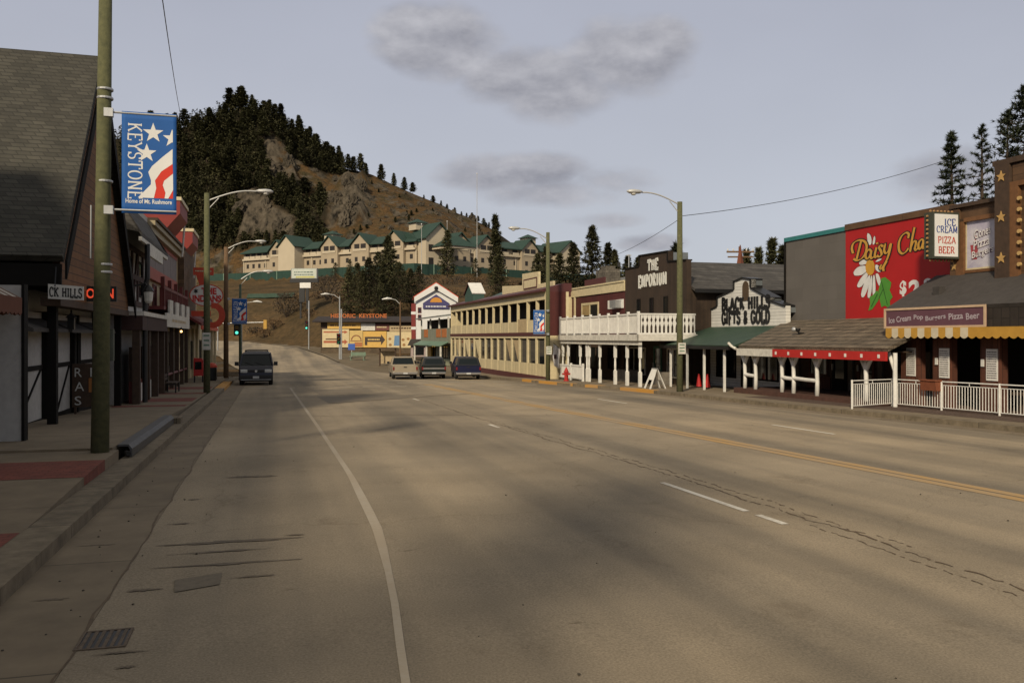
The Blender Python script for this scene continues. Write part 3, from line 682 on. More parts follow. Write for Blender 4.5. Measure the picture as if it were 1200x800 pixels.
def striped_awning():
    B = street_thing('striped_awning', 'awning with pale and brown stripes and scalloped rust brown valance at the left edge', 'awning', 16, -5.6, 2.7)
    m1 = paint('pale_canvas', (.40, .37, .32), rough=.9); m2 = paint('brown_canvas', (.10, .055, .035), rough=.9); mv = paint('rust_valance_canvas', (.12, .042, .022), rough=.9)
    s0, s1 = 13.2, 17.7; n = 18
    for k, m in ((0, m1), (1, m2)):
        B.add('canopy_stripes' if k else 'canopy', m, *[quadslab([(-4.42, lerp(s0, s1, i/n), 2.83), (-4.42, lerp(s0, s1, (i+1)/n), 2.83), (-6.02, lerp(s0, s1, (i+1)/n), 3.75), (-6.02, lerp(s0, s1, i/n), 3.75)], .02) for i in range(k, n, 2)])
    # closed end with stripes running down the slope, and the valance
    for k, m in ((0, m1), (1, m2)):
        B.add('end_panel', m, *[quadslab([(-6.02+.2*i, s1+.004, 2.83), (-5.82+.2*i, s1+.004, 2.83), (-5.82+.2*i, s1+.004, 3.75-.115*(i+1)), (-6.02+.2*i, s1+.004, 3.75-.115*i)], .015) for i in range(k, 8, 2)])
    P = [(-6.02, 2.83)]+[(-6.02+.2*i+.1*j, 2.55-(.05 if j else 0)) for i in range(8) for j in (0, 1)]+[(-4.42, 2.55), (-4.42, 2.83)]
    B.add('valance', mv, prism(P, 'y', s1+.006, s1+.02), prism([(s0, 2.83)]+[(s0+.25*i+.125*j, 2.55-(.05 if j else 0)) for i in range(18) for j in (0, 1)]+[(s1, 2.55), (s1, 2.83)], 'x', -4.42, -4.40))
striped_awning()

# -- steep-gabled shop
def gable_shop():
    B = street_thing('gabled_shop', 'steep A-shaped shop with dark shingled roof and brown boarded street gable', 'shop', 26.5, -9, -.15)
    zr, ze, zb = 9.75, 3.80, 3.15; sr, s0, s1 = 26.0, 21.3, 31.75
    th = .2
    B.add('roof', shingle, quadslab([(-4.45, s0, ze), (-4.45, sr, zr), (-17, sr, zr), (-17, s0, ze)][::-1], th), label='shingled slope facing the camera')
    B.add('roof', shingle, quadslab([(-4.45, sr, zr-.01), (-4.45, s1, zb), (-17, s1, zb), (-17, sr, zr-.01)][::-1], th))
    B.add('ridge_cap', rolled, box(-17, -4.43, sr-.12, sr+.12, zr-.02, zr+.06))
    def barge(sa_, za_, sb_, zb_): return quadslab([(-4.43, sa_, za_), (-4.43, sb_, zb_), (-4.43, sb_, zb_-.42), (-4.43, sa_, za_-.42)], .05)
    B.add('bargeboard', timber, barge(s0, ze+.03, sr, zr+.03), barge(sr, zr+.03, s1, zb+.03))
    B.add('gable_wall', brown_log, prism([(s0+.25, 3.0), (s0+.25, 3.7), (sr, zr-.32), (s1-.25, 3.1), (s1-.25, 3.0)], 'x', -4.75, -4.60))
    B.add('gable_beam', wood_dark, box(-5.0, -4.58, s0+.3, s1-.3, 2.82, 3.0))
    B.add('fascia', timber, box(-17, -4.5, s0-.06, s0+.06, 3.25, 3.75), box(-17, -4.6, s0+.06, s0+2.2, 3.26, 3.32))
    B.add('wall', plaster, box(-17, -5.75, 20.6, 31.4, -.45, 3.3))
    # front bays: plaster panels between black posts, tall dark windows
    for a, b_, wx in ((20.9, 24.1, .75), (24.75, 27.3, .7), (27.9, 31.2, .6)):
        B.add('plaster_panel', plaster, box(-5.75, -5.55, a+wx+.1, b_, .05, 2.72))
        B.add('plinth', timber, box(-5.75, -5.50, a, b_+.05, -.45, .05))
        B.add('post', timber, box(-5.75, -5.42, b_, b_+.28, -.45, 2.75), box(-5.75, -5.42, a-.1, a+.06, -.45, 2.75))
        w = B.add('window', timber, box(-5.62, -5.5, a+.06, a+.14, .7, 2.5), box(-5.62, -5.5, a+wx, a+wx+.08, .7, 2.5), box(-5.62, -5.5, a+.14, a+wx, .7, .78), box(-5.62, -5.5, a+.14, a+wx, 2.42, 2.5))
        B.add('pane', glass, box(-5.6, -5.56, a+.14, a+wx, .78, 2.42), parent=w)
        B.add('glazing_bar', plaster, *[box(-5.56, -5.53, a+.14, a+wx, z, z+.035) for z in (1.15, 1.55, 1.95)], parent=w)
        B.add('panel_timber', timber, box(-5.55, -5.52, a+wx+.1, b_, 1.28, 1.40), quadslab([(-5.52, a+wx+.2, .1), (-5.52, a+wx+.32, .1), (-5.52, b_-.1, 1.28), (-5.52, b_-.22, 1.28)], .03))
        B.add('window_hood', rolled, prism([(-5.75, 2.3), (-4.95, 2.22), (-4.95, 2.30), (-5.75, 2.66)], 'y', a-.1, b_+.1))
    for s in (22.3, 27.6, 31.3):
        B.add('porch_post', timber, box(-5.0, -4.8, s-.1, s+.1, -.35, 2.82))
    lamp = B.add('wall_lantern', blackp, box(-4.98, -4.82, 24.2, 24.34, 2.3, 2.6), prism([(-5.02, 2.6), (-4.78, 2.6), (-4.9, 2.72)], 'y', 24.15, 24.39), box(-4.92, -4.88, 24.26, 24.3, 2.72, 2.8))
    B.add('back_wall', wood_dark, box(-17, -16.8, 21.5, 31.2, 3.0, 4.2))
    B.add('gable_end', brown_log, prism([(s0+.25, 3.0), (sr, zr-.42), (s1-.25, 3.0)], 'x', -16.7, -16.5))
gable_shop()
def hung_sign():
    B = street_thing('hanging_sign', 'white board with black lettering hung under the steep gable eave', 'sign', 24, -4.95, 2.4)
    m = paint('sign_white', (.55, .54, .50))
    z0 = 2.93; s = 21.15
    B.add('board', m, quadslab([(-4.74, s, z0+.03), (-4.02, s, z0), (-4.02, s, z0+.31), (-4.74, s, z0+.36)], .05))
    B.add('lettering', blackp, place(slab_words('CK HILLS', .20, .66, wv=.24, wh=.16), (-4.71, s-.006, z0+.085), (1.33, 0, -.06), (0, 0, 1)))
    B.add('bracket', blackp, tube([(-4.6, s, z0+.3), (-4.6, s+.1, z0+.75)], .015, 6))
hung_sign()
def led_sign():
    B = street_thing('open_sign', 'glowing red letter sign reading OPEN below the brown gable', 'sign', 25, -4.8, 2.4)
    m = mat('red_led', (1.0, .10, .04), emit=.5, amt=.05, bump=0)
    s = 24.6; z0 = 3.04
    B.add('case', blackp, box(-4.68, -3.88, s, s+.1, z0, z0+.40))
    B.add('lettering', m, place(words('OPEN', .26, .66, bold=.02), (-4.61, s-.008, z0+.08), (1, 0, 0), (0, 0, 1)))
    B.add('arm', blackp, box(-5.0, -4.68, s+.03, s+.07, z0+.3, z0+.35))
led_sign()
def board_sign():
    B = street_thing('painted_board', 'dark menu board with white and orange painted words behind the big near pole', 'sign', 26.9, -5.0, .1)
    m = paint('orange_panel', (.33, .13, .03)); s = 26.6
    B.add('board', wood_dark, box(-5.35, -4.42, s, s+.05, .12, 1.35))
    B.add('panel', m, box(-4.92, -4.50, s-.008, s, .54, .94))
    wl = paint('chalk_white', (.5, .5, .47))
    for i, tx in enumerate(('R  EN', 'A  LL', 'S  AI')): B.add('lettering', wl, place(words(tx, .25, .80), (-5.28, s-.012, .98-.40*i), (1, 0, 0), (0, 0, 1)))
    B.add('leg', wood_dark, box(-5.3, -5.24, s, s+.06, -.2, .12), box(-4.54, -4.48, s, s+.06, -.2, .12))
board_sign()

# -- half-timbered shop
def half_timbered():
    B = street_thing('half_timbered_shop', 'half timbered shop with white panels, dark beams and grey shingle skirt roof', 'shop', 35.5, -9, -.2)
    s0, s1 = 31.9, 39.4; g = -.75
    B.add('wall', plaster, box(-17, -5.0, s0, s1, g, 7.2))
    B.add('roof', shingle2, prism([(-4.2, 5.55), (-4.2, 5.7), (-7.5, 8.2), (-17, 8.2), (-17, 7.2), (-5.0, 7.0)], 'y', s0-.2, s1+.1))
    B.add('eave_board', white_old, box(-4.24, -4.14, s0+1.2, s1-2.2, 5.05, 5.4), box(-4.3, -4.2, s0-.2, s1+.1, 5.42, 5.56))
    # timbers
    tb = []
    for s in (32.0, 33.4, 34.8, 36.2, 37.6, 39.1): tb.append(box(-5.0, -4.93, s, s+.22, 3.3, 5.5))
    for z in (3.3, 4.3, 5.35): tb.append(box(-5.0, -4.925, s0, s1, z, z+.2))
    for s in (32.2, 35.0, 37.8): tb.append(quadslab([(-4.93, s+.05, 3.5), (-4.93, s+.27, 3.5), (-4.93, s+1.3, 5.3), (-4.93, s+1.08, 5.3)], .06))
    B.add('timber_frame', mat('dark_red_timber', (.045, .020, .016), amt=.3), *tb)
    window(B, timber, -4.99, 33.75, 34.65, 3.7, 5.1, 1); window(B, timber, -4.99, 36.5, 37.5, 3.7, 5.1, 1)
    B.add('beam', mat('dark_red_timber', (.045, .02, .016)), box(-5.0, -4.2, s0, s1, 2.35, 2.85)); B.add('ledge', white_old, box(-5.0, -4.15, s0, s1, 2.85, 3.0))
    dk = wood_dark
    B.add('post', dk, *[box(-4.55, -4.3, s-.13, s+.13, g, 2.35) for s in (32.1, 34.6, 37.1, 39.25)])
    for a, b_ in ((32.3, 34.4), (34.8, 36.9), (37.3, 39.1)):
        B.add('kick_panel', darkred, box(-4.7, -4.55, a, b_, g, .55))
        n = 4; B.add('slat', white, *[box(-4.55, -4.52, a+.15+(b_-a-.1)*i/n, a+.15+(b_-a-.1)*i/n+.26, g+.12, .42) for i in range(n)])
        B.add('transom_slat', white_old, *[box(-4.62, -4.56, a+.15+(b_-a-.1)*i/n, a+.15+(b_-a-.1)*i/n+.2, 1.75, 2.3) for i in range(n)])
        w = B.add('shop_window', dk, box(-4.7, -4.6, a, b_, .55, .65), box(-4.7, -4.6, a, b_, 1.65, 1.75), box(-4.7, -4.6, a, a+.08, .65, 1.65), box(-4.7, -4.6, b_-.08, b_, .65, 1.65))
        B.add('pane', glass, box(-4.68, -4.64, a+.08, b_-.08, .65, 1.65), parent=w)
    B.add('display', paint('blue_poster', (.05, .10, .22)), box(-4.64, -4.63, 33.0, 33.35, .8, 1.6))
    B.add('downpipe', blackp, tube([(-4.2, 33.1, 5.45), (-4.2, 33.1, 4.2), (-4.28, 33.1, 3.9), (-4.28, 33.1, -.5)], .09, 8))
half_timbered()
def meter():
    B = street_thing('street_lantern', 'black pipe bracket lantern with steel bands on the half timbered front', 'lantern', 32.6, -4.1, 3.0)
    B.add('bracket', blackp, tube([(-4.6, 32.6, 3.9), (-4.2, 32.6, 4.0), (-4.1, 32.6, 3.8)], .035, 6))
    B.add('lamp_glass', white_old, lathe((-4.1, 32.6, 3.3), [(.07, 0), (.13, .08), (.16, .38), (.1, .45)], 10))
    B.add('cap', blackp, lathe((-4.1, 32.6, 3.74), [(.2, 0), (.14, .1), (.03, .22)], 10))
meter()

# -- shop with the big pink-grey sign panel
def panel_shop():
    B = street_thing('panel_front_shop', 'shop with long grey red bordered sign panel over a dark red balcony', 'shop', 45.5, -9, -.3)
    s0, s1 = 39.5, 52.4; g = -.9
    B.add('wall', tanp, box(-17, -5.25, s0, s1, g, 7.3))
    pg = mat('pinkish_grey_board', (.20, .17, .165), amt=.25, nscale=2)
    n = 4; w_ = (s1-s0-.3)/n
    B.add('sign_panel', pg, *[box(-5.25, -5.08, s0+.15+w_*i+.03, s0+.15+w_*(i+1)-.03, 5.25, 6.45) for i in range(n)])
    B.add('panel_border', paint('dull_red_border', (.30, .055, .035)), box(-5.25, -5.06, s0+.05, s1, 6.45, 6.66), box(-5.25, -5.06, s0+.05, s1, 4.72, 5.25))
    B.add('cornice', paint('cornice_cream', (.30, .25, .15)), box(-5.25, -4.85, s0, s1, 6.66, 6.92), box(-5.25, -4.7, s0, s1, 6.92, 7.12)); B.add('cornice_cap', wood_dark, box(-5.4, -4.6, s0, s1, 7.12, 7.24))
    B.add('upper_wall', cream, box(-14, -6.4, s0+.5, s1, 7.3, 8.6))
    B.add('balcony', darkred, box(-5.25, -4.35, s0, s1-1.5, 3.3, 3.45), box(-4.42, -4.35, s0, s1-1.5, 4.2, 4.32), *[box(-4.42, -4.36, s0+.1+.42*i, s0+.17+.42*i, 3.45, 4.2) for i in range(27)])
    B.add('balcony_post', darkred, *[box(-4.5, -4.34, s, s+.16, 3.45, 4.72) for s in (39.6, 42.3, 45, 47.7, 50.6)])
    for s in (40.2, 43, 45.8, 48.4): window(B, darkred, -5.25, s, s+1.3, 3.5, 4.6, 1)
    B.add('post', wood_dark, *[box(-4.6, -4.42, s, s+.2, g, 2.6) for s in (41.5, 44, 46.5, 49, 51.5)])
    B.add('lower_front', mat('tan_vertical_boards', (.115, .080, .040), pattern='boards', size=(4, .35), mortar=.03, dark=.3), box(-5.25, -5.15, s0, s1, g, 2.4))
    for s in (42.2, 47.3): window(B, wood_dark, -5.16, s, s+1.8, .5, 1.9, 1, mull=1)
    door(B, wood_dark, -5.16, 45.3, 46.3, -.5, 1.8)
    B.add('rail', darkred, tube([(-4.5, 40.5, .38), (-4.5, 52, .32)], .06, 6))
    B.add('porch_ceiling', wood_dark, box(-5.25, -4.3, s0, s1, 2.6, 2.75))
panel_shop()
def crenel_sign():
    B = street_thing('notched_sign', 'cream sign board with notched top hanging over the left sidewalk', 'sign', 44, -4.3, 2.5)
    P = [(39.2, 2.55), (50.0, 2.55), (50.0, 3.15)]
    x = 50.0
    for i in range(4): P += [(x, 3.75), (x-1.4, 3.75), (x-1.4, 3.15), (x-2.75 if i < 3 else 39.2, 3.15)]; x -= 2.75
    B.add('board', white_old, prism(P, 'x', -4.28, -4.2))
    B.add('lettering', tanp, place(scribble(6.5, .3, 1, 2), (-4.192, 41.2, 2.70), (0, 1, 0), (0, 0, 1)))
    B.add('bulb', mat('warm_bulb', (1, .55, .18), emit=5, bump=0), ball((-4.1, 44.3, 2.38), .055, 8, 6)); B.add('bulb_holder', blackp, tube([(-4.1, 44.3, 2.43), (-4.1, 44.3, 2.58)], .03, 6))
crenel_sign()
def bench(s, t, label, group='benches on the left sidewalk'):
    B = street_thing('bench', label, 'bench', s, t, Gs(s, t)+.16); z = Gs(s, t)+.16
    B.add('seat', wood_dark, *[box(t-.22+.16*i, t-.08+.16*i, s-.8, s+.8, z+.42, z+.46) for i in range(3)])
    B.add('backrest', wood_dark, *[box(t-.3, t-.26, s-.8, s+.8, z+.55+.15*i, z+.66+.15*i) for i in range(2)])
    for q in (-.7, .7): B.add('leg', blackp, box(t-.3, t-.24, s+q-.03, s+q+.03, z, z+.85), box(t+.18, t+.24, s+q-.03, s+q+.03, z, z+.42), box(t-.24, t+.18, s+q-.03, s+q+.03, z+.36, z+.42))
bench(40.3, -4.1, 'dark slatted bench beside the half timbered shop on the left sidewalk')

# -- red-gabled shop
def red_shop():
    B = street_thing('red_fronted_shop', 'shop with brown stone upper wall and two jutting red gable boxes', 'shop', 59, -9, -.4)
    s0, s1 = 52.5, 66.5; g = -.95
    B.add('wall', tanp, box(-17, -5.1, s0, s1, g, 7.1)); B.add('stone_wall', stone_dk, box(-5.1, -4.75, 53.0, 61.2, 2.9, 7.4))
    for a, zt in ((46.4, 9.15), (53.8, 8.45)):
        b_ = a+4.0
        B.add('gable_box', paint('gable_red', (.20, .020, .014)), prism([(-5.3, zt-1.9), (-4.35, zt-.75), (-4.35, zt-.1), (-6.2, zt-.1), (-6.2, zt-1.9)], 'y', a, b_))
        B.add('gable_cap', cream, box(-6.25, -4.28, a-.05, b_+.05, zt-.1, zt+.08)); B.add('gable_base', tanp, box(-6.2, -5.2, a+.2, b_-.05, zt-3.0, zt-1.9))
        B.add('corner_pipe', white_old, tube([(-4.5, b_+.06, zt-.85), (-4.62, b_+.06, zt-2.6)], .06, 6))
    B.add('porch_roof', mat('red_shingles', (.16, .022, .018), pattern='brick', size=(.5, .12), amt=.3), prism([(-5.1, 3.55), (-3.75, 2.75), (-3.75, 2.9), (-5.1, 3.75)], 'y', 52.5, 68))
    B.add('porch_fascia', redor, box(-3.8, -3.7, 52.5, 68, 2.55, 2.78))
    B.add('porch_post', cream, *[box(-4.0, -3.82, s, s+.18, g, 2.56) for s in (56, 60, 64, 67.6)])
    for s in (53.2, 56.4, 60): window(B, blackp, -5.1, s, s+2.4, -.1, 1.9, 1, mull=1)
    door(B, darkred, -5.1, 62.9, 63.9, -.7, 1.6); B.add('pilaster', cream, *[box(-5.1, -4.95, s, s+.35, g, 2.7) for s in (55.8, 59.2, 62.4, 65.8)])
red_shop()
def tan_shop():
    B = street_thing('low_tan_shop', 'low tan flat roofed shop at the far end of the left row', 'shop', 71, -9, -.5)
    B.add('wall', cream, box(-17, -5.0, 66.8, 76, -1.1, 3.3)); B.add('roof', wood_dark, box(-17.3, -4.6, 66.6, 76.3, 3.3, 3.6))
    for s in (67.6, 71.5): window(B, blackp, -5.0, s, s+2.2, -.1, 1.9, 1, mull=1)
    door(B, darkred, -5.0, 74.2, 75.2, -.75, 1.6)
tan_shop()
def oval_sign():
    B = street_thing('oval_sign', 'white oval sign with red lettering between red sign boards over the left sidewalk', 'sign', 56.6, -3.7, -.4)
    s, t = 56.5, -3.75; z = 4.72
    ov = [(.98*math.cos(2*math.pi*i/40), .68*math.sin(2*math.pi*i/40)) for i in range(40)]
    B.add('oval', white, place(prism(ov, 'z', -.12, 0), (t, s, z), (1, 0, 0), (0, 0, 1)))
    B.add('rim', redor, place(merge(*[ribbon(ov+[ov[0]], .06, .06, 0, .006)]), (t, s-.004, z), (1, 0, 0), (0, 0, 1)))
    rl = paint('sign_red', (.48, .025, .02))
    B.add('lettering', rl, place(words('THE', .42, .90, bold=.05), (t-.30, s-.012, z+.05), (1, 0, 0), (0, 0, 1)), place(words('INDIANS', .44, 1.70, bold=.05), (t-.82, s-.012, z-.43), (1, 0, 0), (0, 0, 1)))
    B.add('emblem', blackp, place(sheet([(-.62+.16*(1 if i % 2 else .5)*math.cos(i*math.pi/6), .25+.19*(1 if i % 2 else .5)*math.sin(i*math.pi/6), .012) for i in range(12)]), (t, s, z), (1, 0, 0), (0, 0, 1)))
    B.add('top_board', redor, box(t-.78, t+.42, s, s+.12, z+1.25, z+1.72), prism([(t-.62, z+1.25), (t+.1, z+1.25), (t-.12, z+.6), (t-.4, z+.6)], 'y', s+.01, s+.11))
    B.add('top_lettering', cream, place(scribble(.95, .2, 1, 8), (t-.66, s-.008, z+1.40), (1, 0, 0), (0, 0, 1)))
    ring = arc(.2, -1.25, .55, .62, 100, -110, 16)
    B.add('red_curl', redor, place(ribbon(ring, .36, .36, 0, .1), (t+.18, s+.06, z), (1, 0, 0), (0, 0, 1)))
    B.add('lower_board', redor, box(t-.9, t+.25, s, s+.1, z-1.32, z-.98))
    B.add('post', blackp, box(t-.05, t+.07, s+.13, s+.25, Gs(s, t), z+1.3))
oval_sign()
def bin_(s, t):
    z = Gs(s, t)+.157; B = street_thing('litter_bin', 'black litter bin with red lid on the left sidewalk by the poles', 'litter bin', s, t, z)
    B.add('body', blackp, lathe((t, s, z), [(.27, 0), (.3, .1), (.3, .75), (.28, .8)], 14)); B.add('lid', redor, lathe((t, s, z+.8), [(.32, 0), (.31, .1), (.2, .24), (.03, .28)], 14))
bin_(54.2, -3.3)
def newsbox(s, t):
    z = Gs(s, t)+.157; B = street_thing('newspaper_box', 'red newspaper vending box by the left storefronts', 'newspaper box', s, t, z)
    B.add('cabinet', red, box(t-.25, t+.25, s-.22, s+.22, z+.38, z+1.25), prism([(t-.25, z+1.25), (t+.25, z+1.25), (t+.2, z+1.36), (t-.25, z+1.4)], 'y', s-.22, s+.22))
    B.add('leg', blackp, *[box(t+a, t+a+.05, s+b_, s+b_+.05, z, z+.38) for a in (-.24, .19) for b_ in (-.2, .15)])
    B.add('display_window', glass, box(t-.18, t+.18, s-.23, s-.221, z+.75, z+1.18))
newsbox(51.6, -3.85)

# ------------------------------------------------------------------ poles, lamps, banners, wires
def lamp_post(name, label, s, t, h, r, arm, m, hz=None, group='street lamps', lean=(0, 0), armlen=2.3, rise=.55, sgn=1, base=.15):
    """a post with a curved bracket reaching over the road and a cobra-head lamp"""
    z = Gs(s, t)+base; B = street_thing(name, label, 'street lamp', s, t, z, group); zt = z+h
    B.add('pole', m, tube([(t, s, z-.3), (t+lean[0]*.5, s+lean[1]*.5, z+h*.5), (t+lean[0], s+lean[1], zt)], [r, r*.92, r*.78], 14), smooth=True)
    az = hz if hz else zt-.35; pts = []
    tt, ss = t+lean[0], s+lean[1]
    for i in range(9): k = i/8; pts.append((tt+sgn*(r*.5+armlen*k), ss-.0*k, az+rise*math.sin(k*1.75)))
    B.add('arm', alu, tube(pts, .032, 8), tube([(tt+sgn*r*.6, ss, az-.35), (tt+sgn*(r+.35), ss, az+.12)], .02, 6))
    e = Vector(pts[-1])
    hd = [(0, .05), (.12, .13), (.4, .17), (.62, .14), (.74, .04)]
    V = []; n = 10
    for x, rr in hd:
        for k in range(n): c = 2*math.pi*k/n; V.append((e.x+sgn*x, e.y+rr*math.cos(c), e.z+rr*.62*math.sin(c)+.02))
    F = [(i*n+k, i*n+(k+1) % n, (i+1)*n+(k+1) % n, (i+1)*n+k) for i in range(len(hd)-1) for k in range(n)]+[tuple(range(n)), tuple(range((len(hd)-1)*n, len(hd)*n))]
    lh = B.add('lamp_head', alu, (V, F), smooth=True)
    B.add('lens', white_old, ball((e.x+sgn*.42, e.y, e.z-.08), .12, 10, 6, .6), parent=lh)
    return B
def banner(name, label, s, t, z0, w, h, side=1, group='town banners on the lamp posts', mirror=False):
    """printed cloth held out from a post by two rods; t is its inner edge; it faces down the street"""
    B = street_thing(name, label, 'banner', s, t, z0, group)
    blue = paint('banner_blue', (.010, .085, .30), rough=.75, amt=.08); bw = paint('banner_white', (.62, .62, .60), rough=.8, amt=.06); brd = paint('banner_red', (.52, .030, .016), rough=.8, amt=.06)
    W_, H_ = 343.0, 672.0
    def pt(x, y, lift=0.0):                       # printed artwork: pixels of the cloth -> the cloth
        a = x/W_; b_ = 1-y/H_; sag = .030*math.sin(a*3.1)*math.sin(b_*2.6+.5)*w
        return ((t+side*a*w) if not mirror else (t+side*(1-a)*w), s+sag-lift, z0+b_*h)
    n = 14; V = []; F = []
    for j in range(n+1):
        for i in range(n+1): V.append(pt(W_*i/n, H_*j/n))
    F = [(j*(n+1)+i, j*(n+1)+i+1, (j+1)*(n+1)+i+1, (j+1)*(n+1)+i) for j in range(n) for i in range(n)]
    cl = B.add('cloth', blue, (V, F), smooth=True); so = cl.modifiers.new('cloth', 'SOLIDIFY'); so.thickness = .012; so.offset = 0
    def art(P, lift): return [pt(x, y, lift) for x, y in P]
    def fill(P, lift):                             # a polygon cut in fine strips so that it follows the cloth
        bm = bmesh.new(); vs_ = [bm.verts.new((x, y, 0)) for x, y in P]; bm.faces.new(vs_)
        for k in range(1, 12):
            for no, co in (((0, 1, 0), (0, H_*k/12, 0)), ((1, 0, 0), (W_*k/12, 0, 0))): bmesh.ops.bisect_plane(bm, geom=bm.verts[:]+bm.edges[:]+bm.faces[:], plane_co=co, plane_no=no)
        bmesh.ops.triangulate(bm, faces=bm.faces[:]); bm.verts.index_update(); r = ([pt(v.co.x, v.co.y, lift) for v in bm.verts], [tuple(v.index for v in f.verts) for f in bm.faces]); bm.free(); return r
    def star(cx, cy, r, cut=None):
        P = [(cx+r*(1 if i % 2 == 0 else .40)*math.sin(i*math.pi/5), cy-r*(1 if i % 2 == 0 else .40)*math.cos(i*math.pi/5)) for i in range(10)]
        if cut:
            O = []
            for i in range(10):
                a, b_ = P[i], P[(i+1) % 10]
                if a[0] <= cut: O.append(a)
                if (a[0] <= cut) != (b_[0] <= cut): k = (cut-a[0])/(b_[0]-a[0]); O.append((cut, a[1]+(b_[1]-a[1])*k))
            P = O
        return P
    L1 = .010
    B.add('star', bw, fill(star(196, 133, 68), L1), fill(star(316, 163, 62, 320), L1), fill(star(155, 268, 64), L1))
    c = lambda P: [(x-65-.035*(y-72), y-72) for x, y in P]
    def ns(P): return fill(c(P), L1)
    B.add('white_stripe', bw, ns([(392, 305), (330, 360), (265, 425), (243, 465), (262, 520), (262, 548), (185, 638), (284, 638), (297, 570), (287, 520), (325, 458), (395, 405)]), ns([(400, 470), (345, 520), (338, 550), (357, 600), (352, 638), (376, 638), (405, 578)]))
    B.add('red_stripe', brd, ns([(395.5, 405), (325.5, 458), (287.5, 520), (297.5, 570), (284.5, 638), (351, 638), (356, 600), (337, 550), (344, 520), (400, 469)]), ns([(405, 580), (377, 638), (406, 638)]))
    if not mirror or True:
        v, f = slab_words('KEYSTONE', 85, 500, wv=.15, wh=.075, serif=.12, ext=.001)
        x0 = 30
        B.add('lettering', bw, ([pt(x0+10+p[1], 75+p[0], L1+.0006*(p[2]*10 % 7)) for p in v], f))
        v, f = words('Home of Mt. Rushmore', 30, 290, bold=.02); B.add('lettering', bw, ([pt(24+p[0], 605-p[1], L1) for p in v], f))
    for zz in (z0+h-.03, z0+.05):
        B.add('rod', steel, tube([(t-side*.22, s, zz), (t+side*(w*1.0), s, zz)], .018, 8), box(min(t-side*.27, t-side*.13), max(t-side*.27, t-side*.13), s-.05, s+.05, zz-.08, zz+.06))
    return B
# near pole: goes up out of the picture
def near_pole():
    s, t = 15.95, -2.78; z = Gs(s, t)+.33; B = street_thing('utility_pole', 'thick greenish wooden pole nearest the camera on the left sidewalk', 'utility pole', s, t, z)
    B.add('pole', pole_wood, tube([(t, s, z-.4), (t+.05, s, z+4), (t+.12, s, z+10.5)], [.150, .124, .092], 20), smooth=True)
    for q in (3.05, 3.18, 4.6, 6.02, 6.17): B.add('strap', steel, lathe((t+.05+.006*q, s, z+q), [(.126, 0), (.132, .01), (.132, .03), (.126, .04)], 18))
    B.add('conduit', steel, tube([(t-.135, s-.03, z+3.3), (t-.128, s-.03, z+4.2)], .014, 8)); B.add('meter_box', mat('dull_green_box', (.10, .11, .085)), box(t+.10, t+.20, s+.1, s+.2, z+1.55, z+2.1))
    B.add('crossarm', pole_brown, box(t-1.2, t+1.3, s-.06, s+.06, z+9.6, z+9.75))
near_pole()
banner('town_banner', 'large blue banner with stars and red white stripes on the nearest left pole', 15.6, -2.38, 4.19, .86, 1.71)
lamp_post('street_lamp', 'green wooden lamp post standing in front of the white oval sign', 39.7, -2.62, 8.75, .145, 1, pole_wood, armlen=2.0, rise=.5, hz=8.1)
lamp_post('street_lamp', 'brown wooden lamp post beside the left parked van, carrying a blue banner', 60.0, -2.75, 8.75, .17, 1, pole_brown, armlen=1.75, hz=8.0)
banner('town_banner', 'small blue banner with stars on the brown left post above the van', 59.4, -2.35, 2.95, .95, 1.72)
lamp_post('street_lamp', 'thin green metal lamp post right behind the parked van', 60.2, -1.85, 6.3, .10, 1, pole_green, armlen=1.35, hz=6.0)
lamp_post('street_lamp', 'tall wooden lamp post in front of the green porch, lamp reaching left', 34.7, 17.7, 8.5, .148, 1, pole_wood, armlen=1.75, sgn=-1, hz=8.05, rise=.45)
lamp_post('street_lamp', 'greenish lamp post with blue banner between the cream gallery and the white balcony', 49.4, 16.35, 9.0, .14, 1, pole_wood, armlen=1.7, sgn=-1, hz=8.1)
banner('town_banner', 'small blue banner on the right hand post before the cream gallery', 49.2, 16.08, 2.25, .72, 1.5, side=-1, mirror=True)
def pole_sign(s, t, z0, w, h, label):
    B = street_thing('parking_sign', label, 'sign', s, t, z0, 'small signs on the lamp posts')
    B.add('plate', white_old, box(t-w/2, t+w/2, s-.22, s-.205, z0, z0+h)); B.add('lettering', green_trim, *[box(t-w*.35, t+w*.35, s-.224, s-.22, z0+h*(.22+.28*i), z0+h*(.32+.28*i)) for i in range(3)])
    B.add('strap', steel, box(t-.19, t+.19, s-.205, s-.19, z0+h*.45, z0+h*.55))
pole_sign(34.7, 17.7, 1.35, .36, .5, 'small white notice plate on the tall post in front of the green porch')
pole_sign(49.4, 16.35, 1.05, .34, .5, 'small white notice plate on the post before the white balcony')
pole_sign(39.7, -2.62, 1.55, .34, .75, 'tall white notice plate on the left green lamp post')
def wire(name, label, a, b_, sag, r=.012):
    P = []
    for i in range(25): k = i/24; p = Vector(a).lerp(Vector(b_), k); p.z -= sag*4*k*(1-k); P.append(p)
    o = mesh_obj(name, blackp, [tube([q-Vector(a) for q in P], r, 5)]); o.location = a; tag(o, label, 'wire')
def XY(px, py, y): return ((px-600)/1000*y, y, 2.1+(395-py)/1000*y)
wire('overhead_wire', 'thin black wire running up past the banner to the top of the near pole', (-6.15, 14.4, 9.6), XY(212, 136, 60), .35, .014)
wire('overhead_wire', 'thin wire sagging from the tall right post to the pines over the cone shop', XY(800, 253, 38.2), XY(1108, 188, 46), .35, .014)
wire('overhead_wire', 'thin wire dropping from the tall right post behind the brown store', XY(797, 256, 38.3), XY(700, 305, 66), .3, .012)

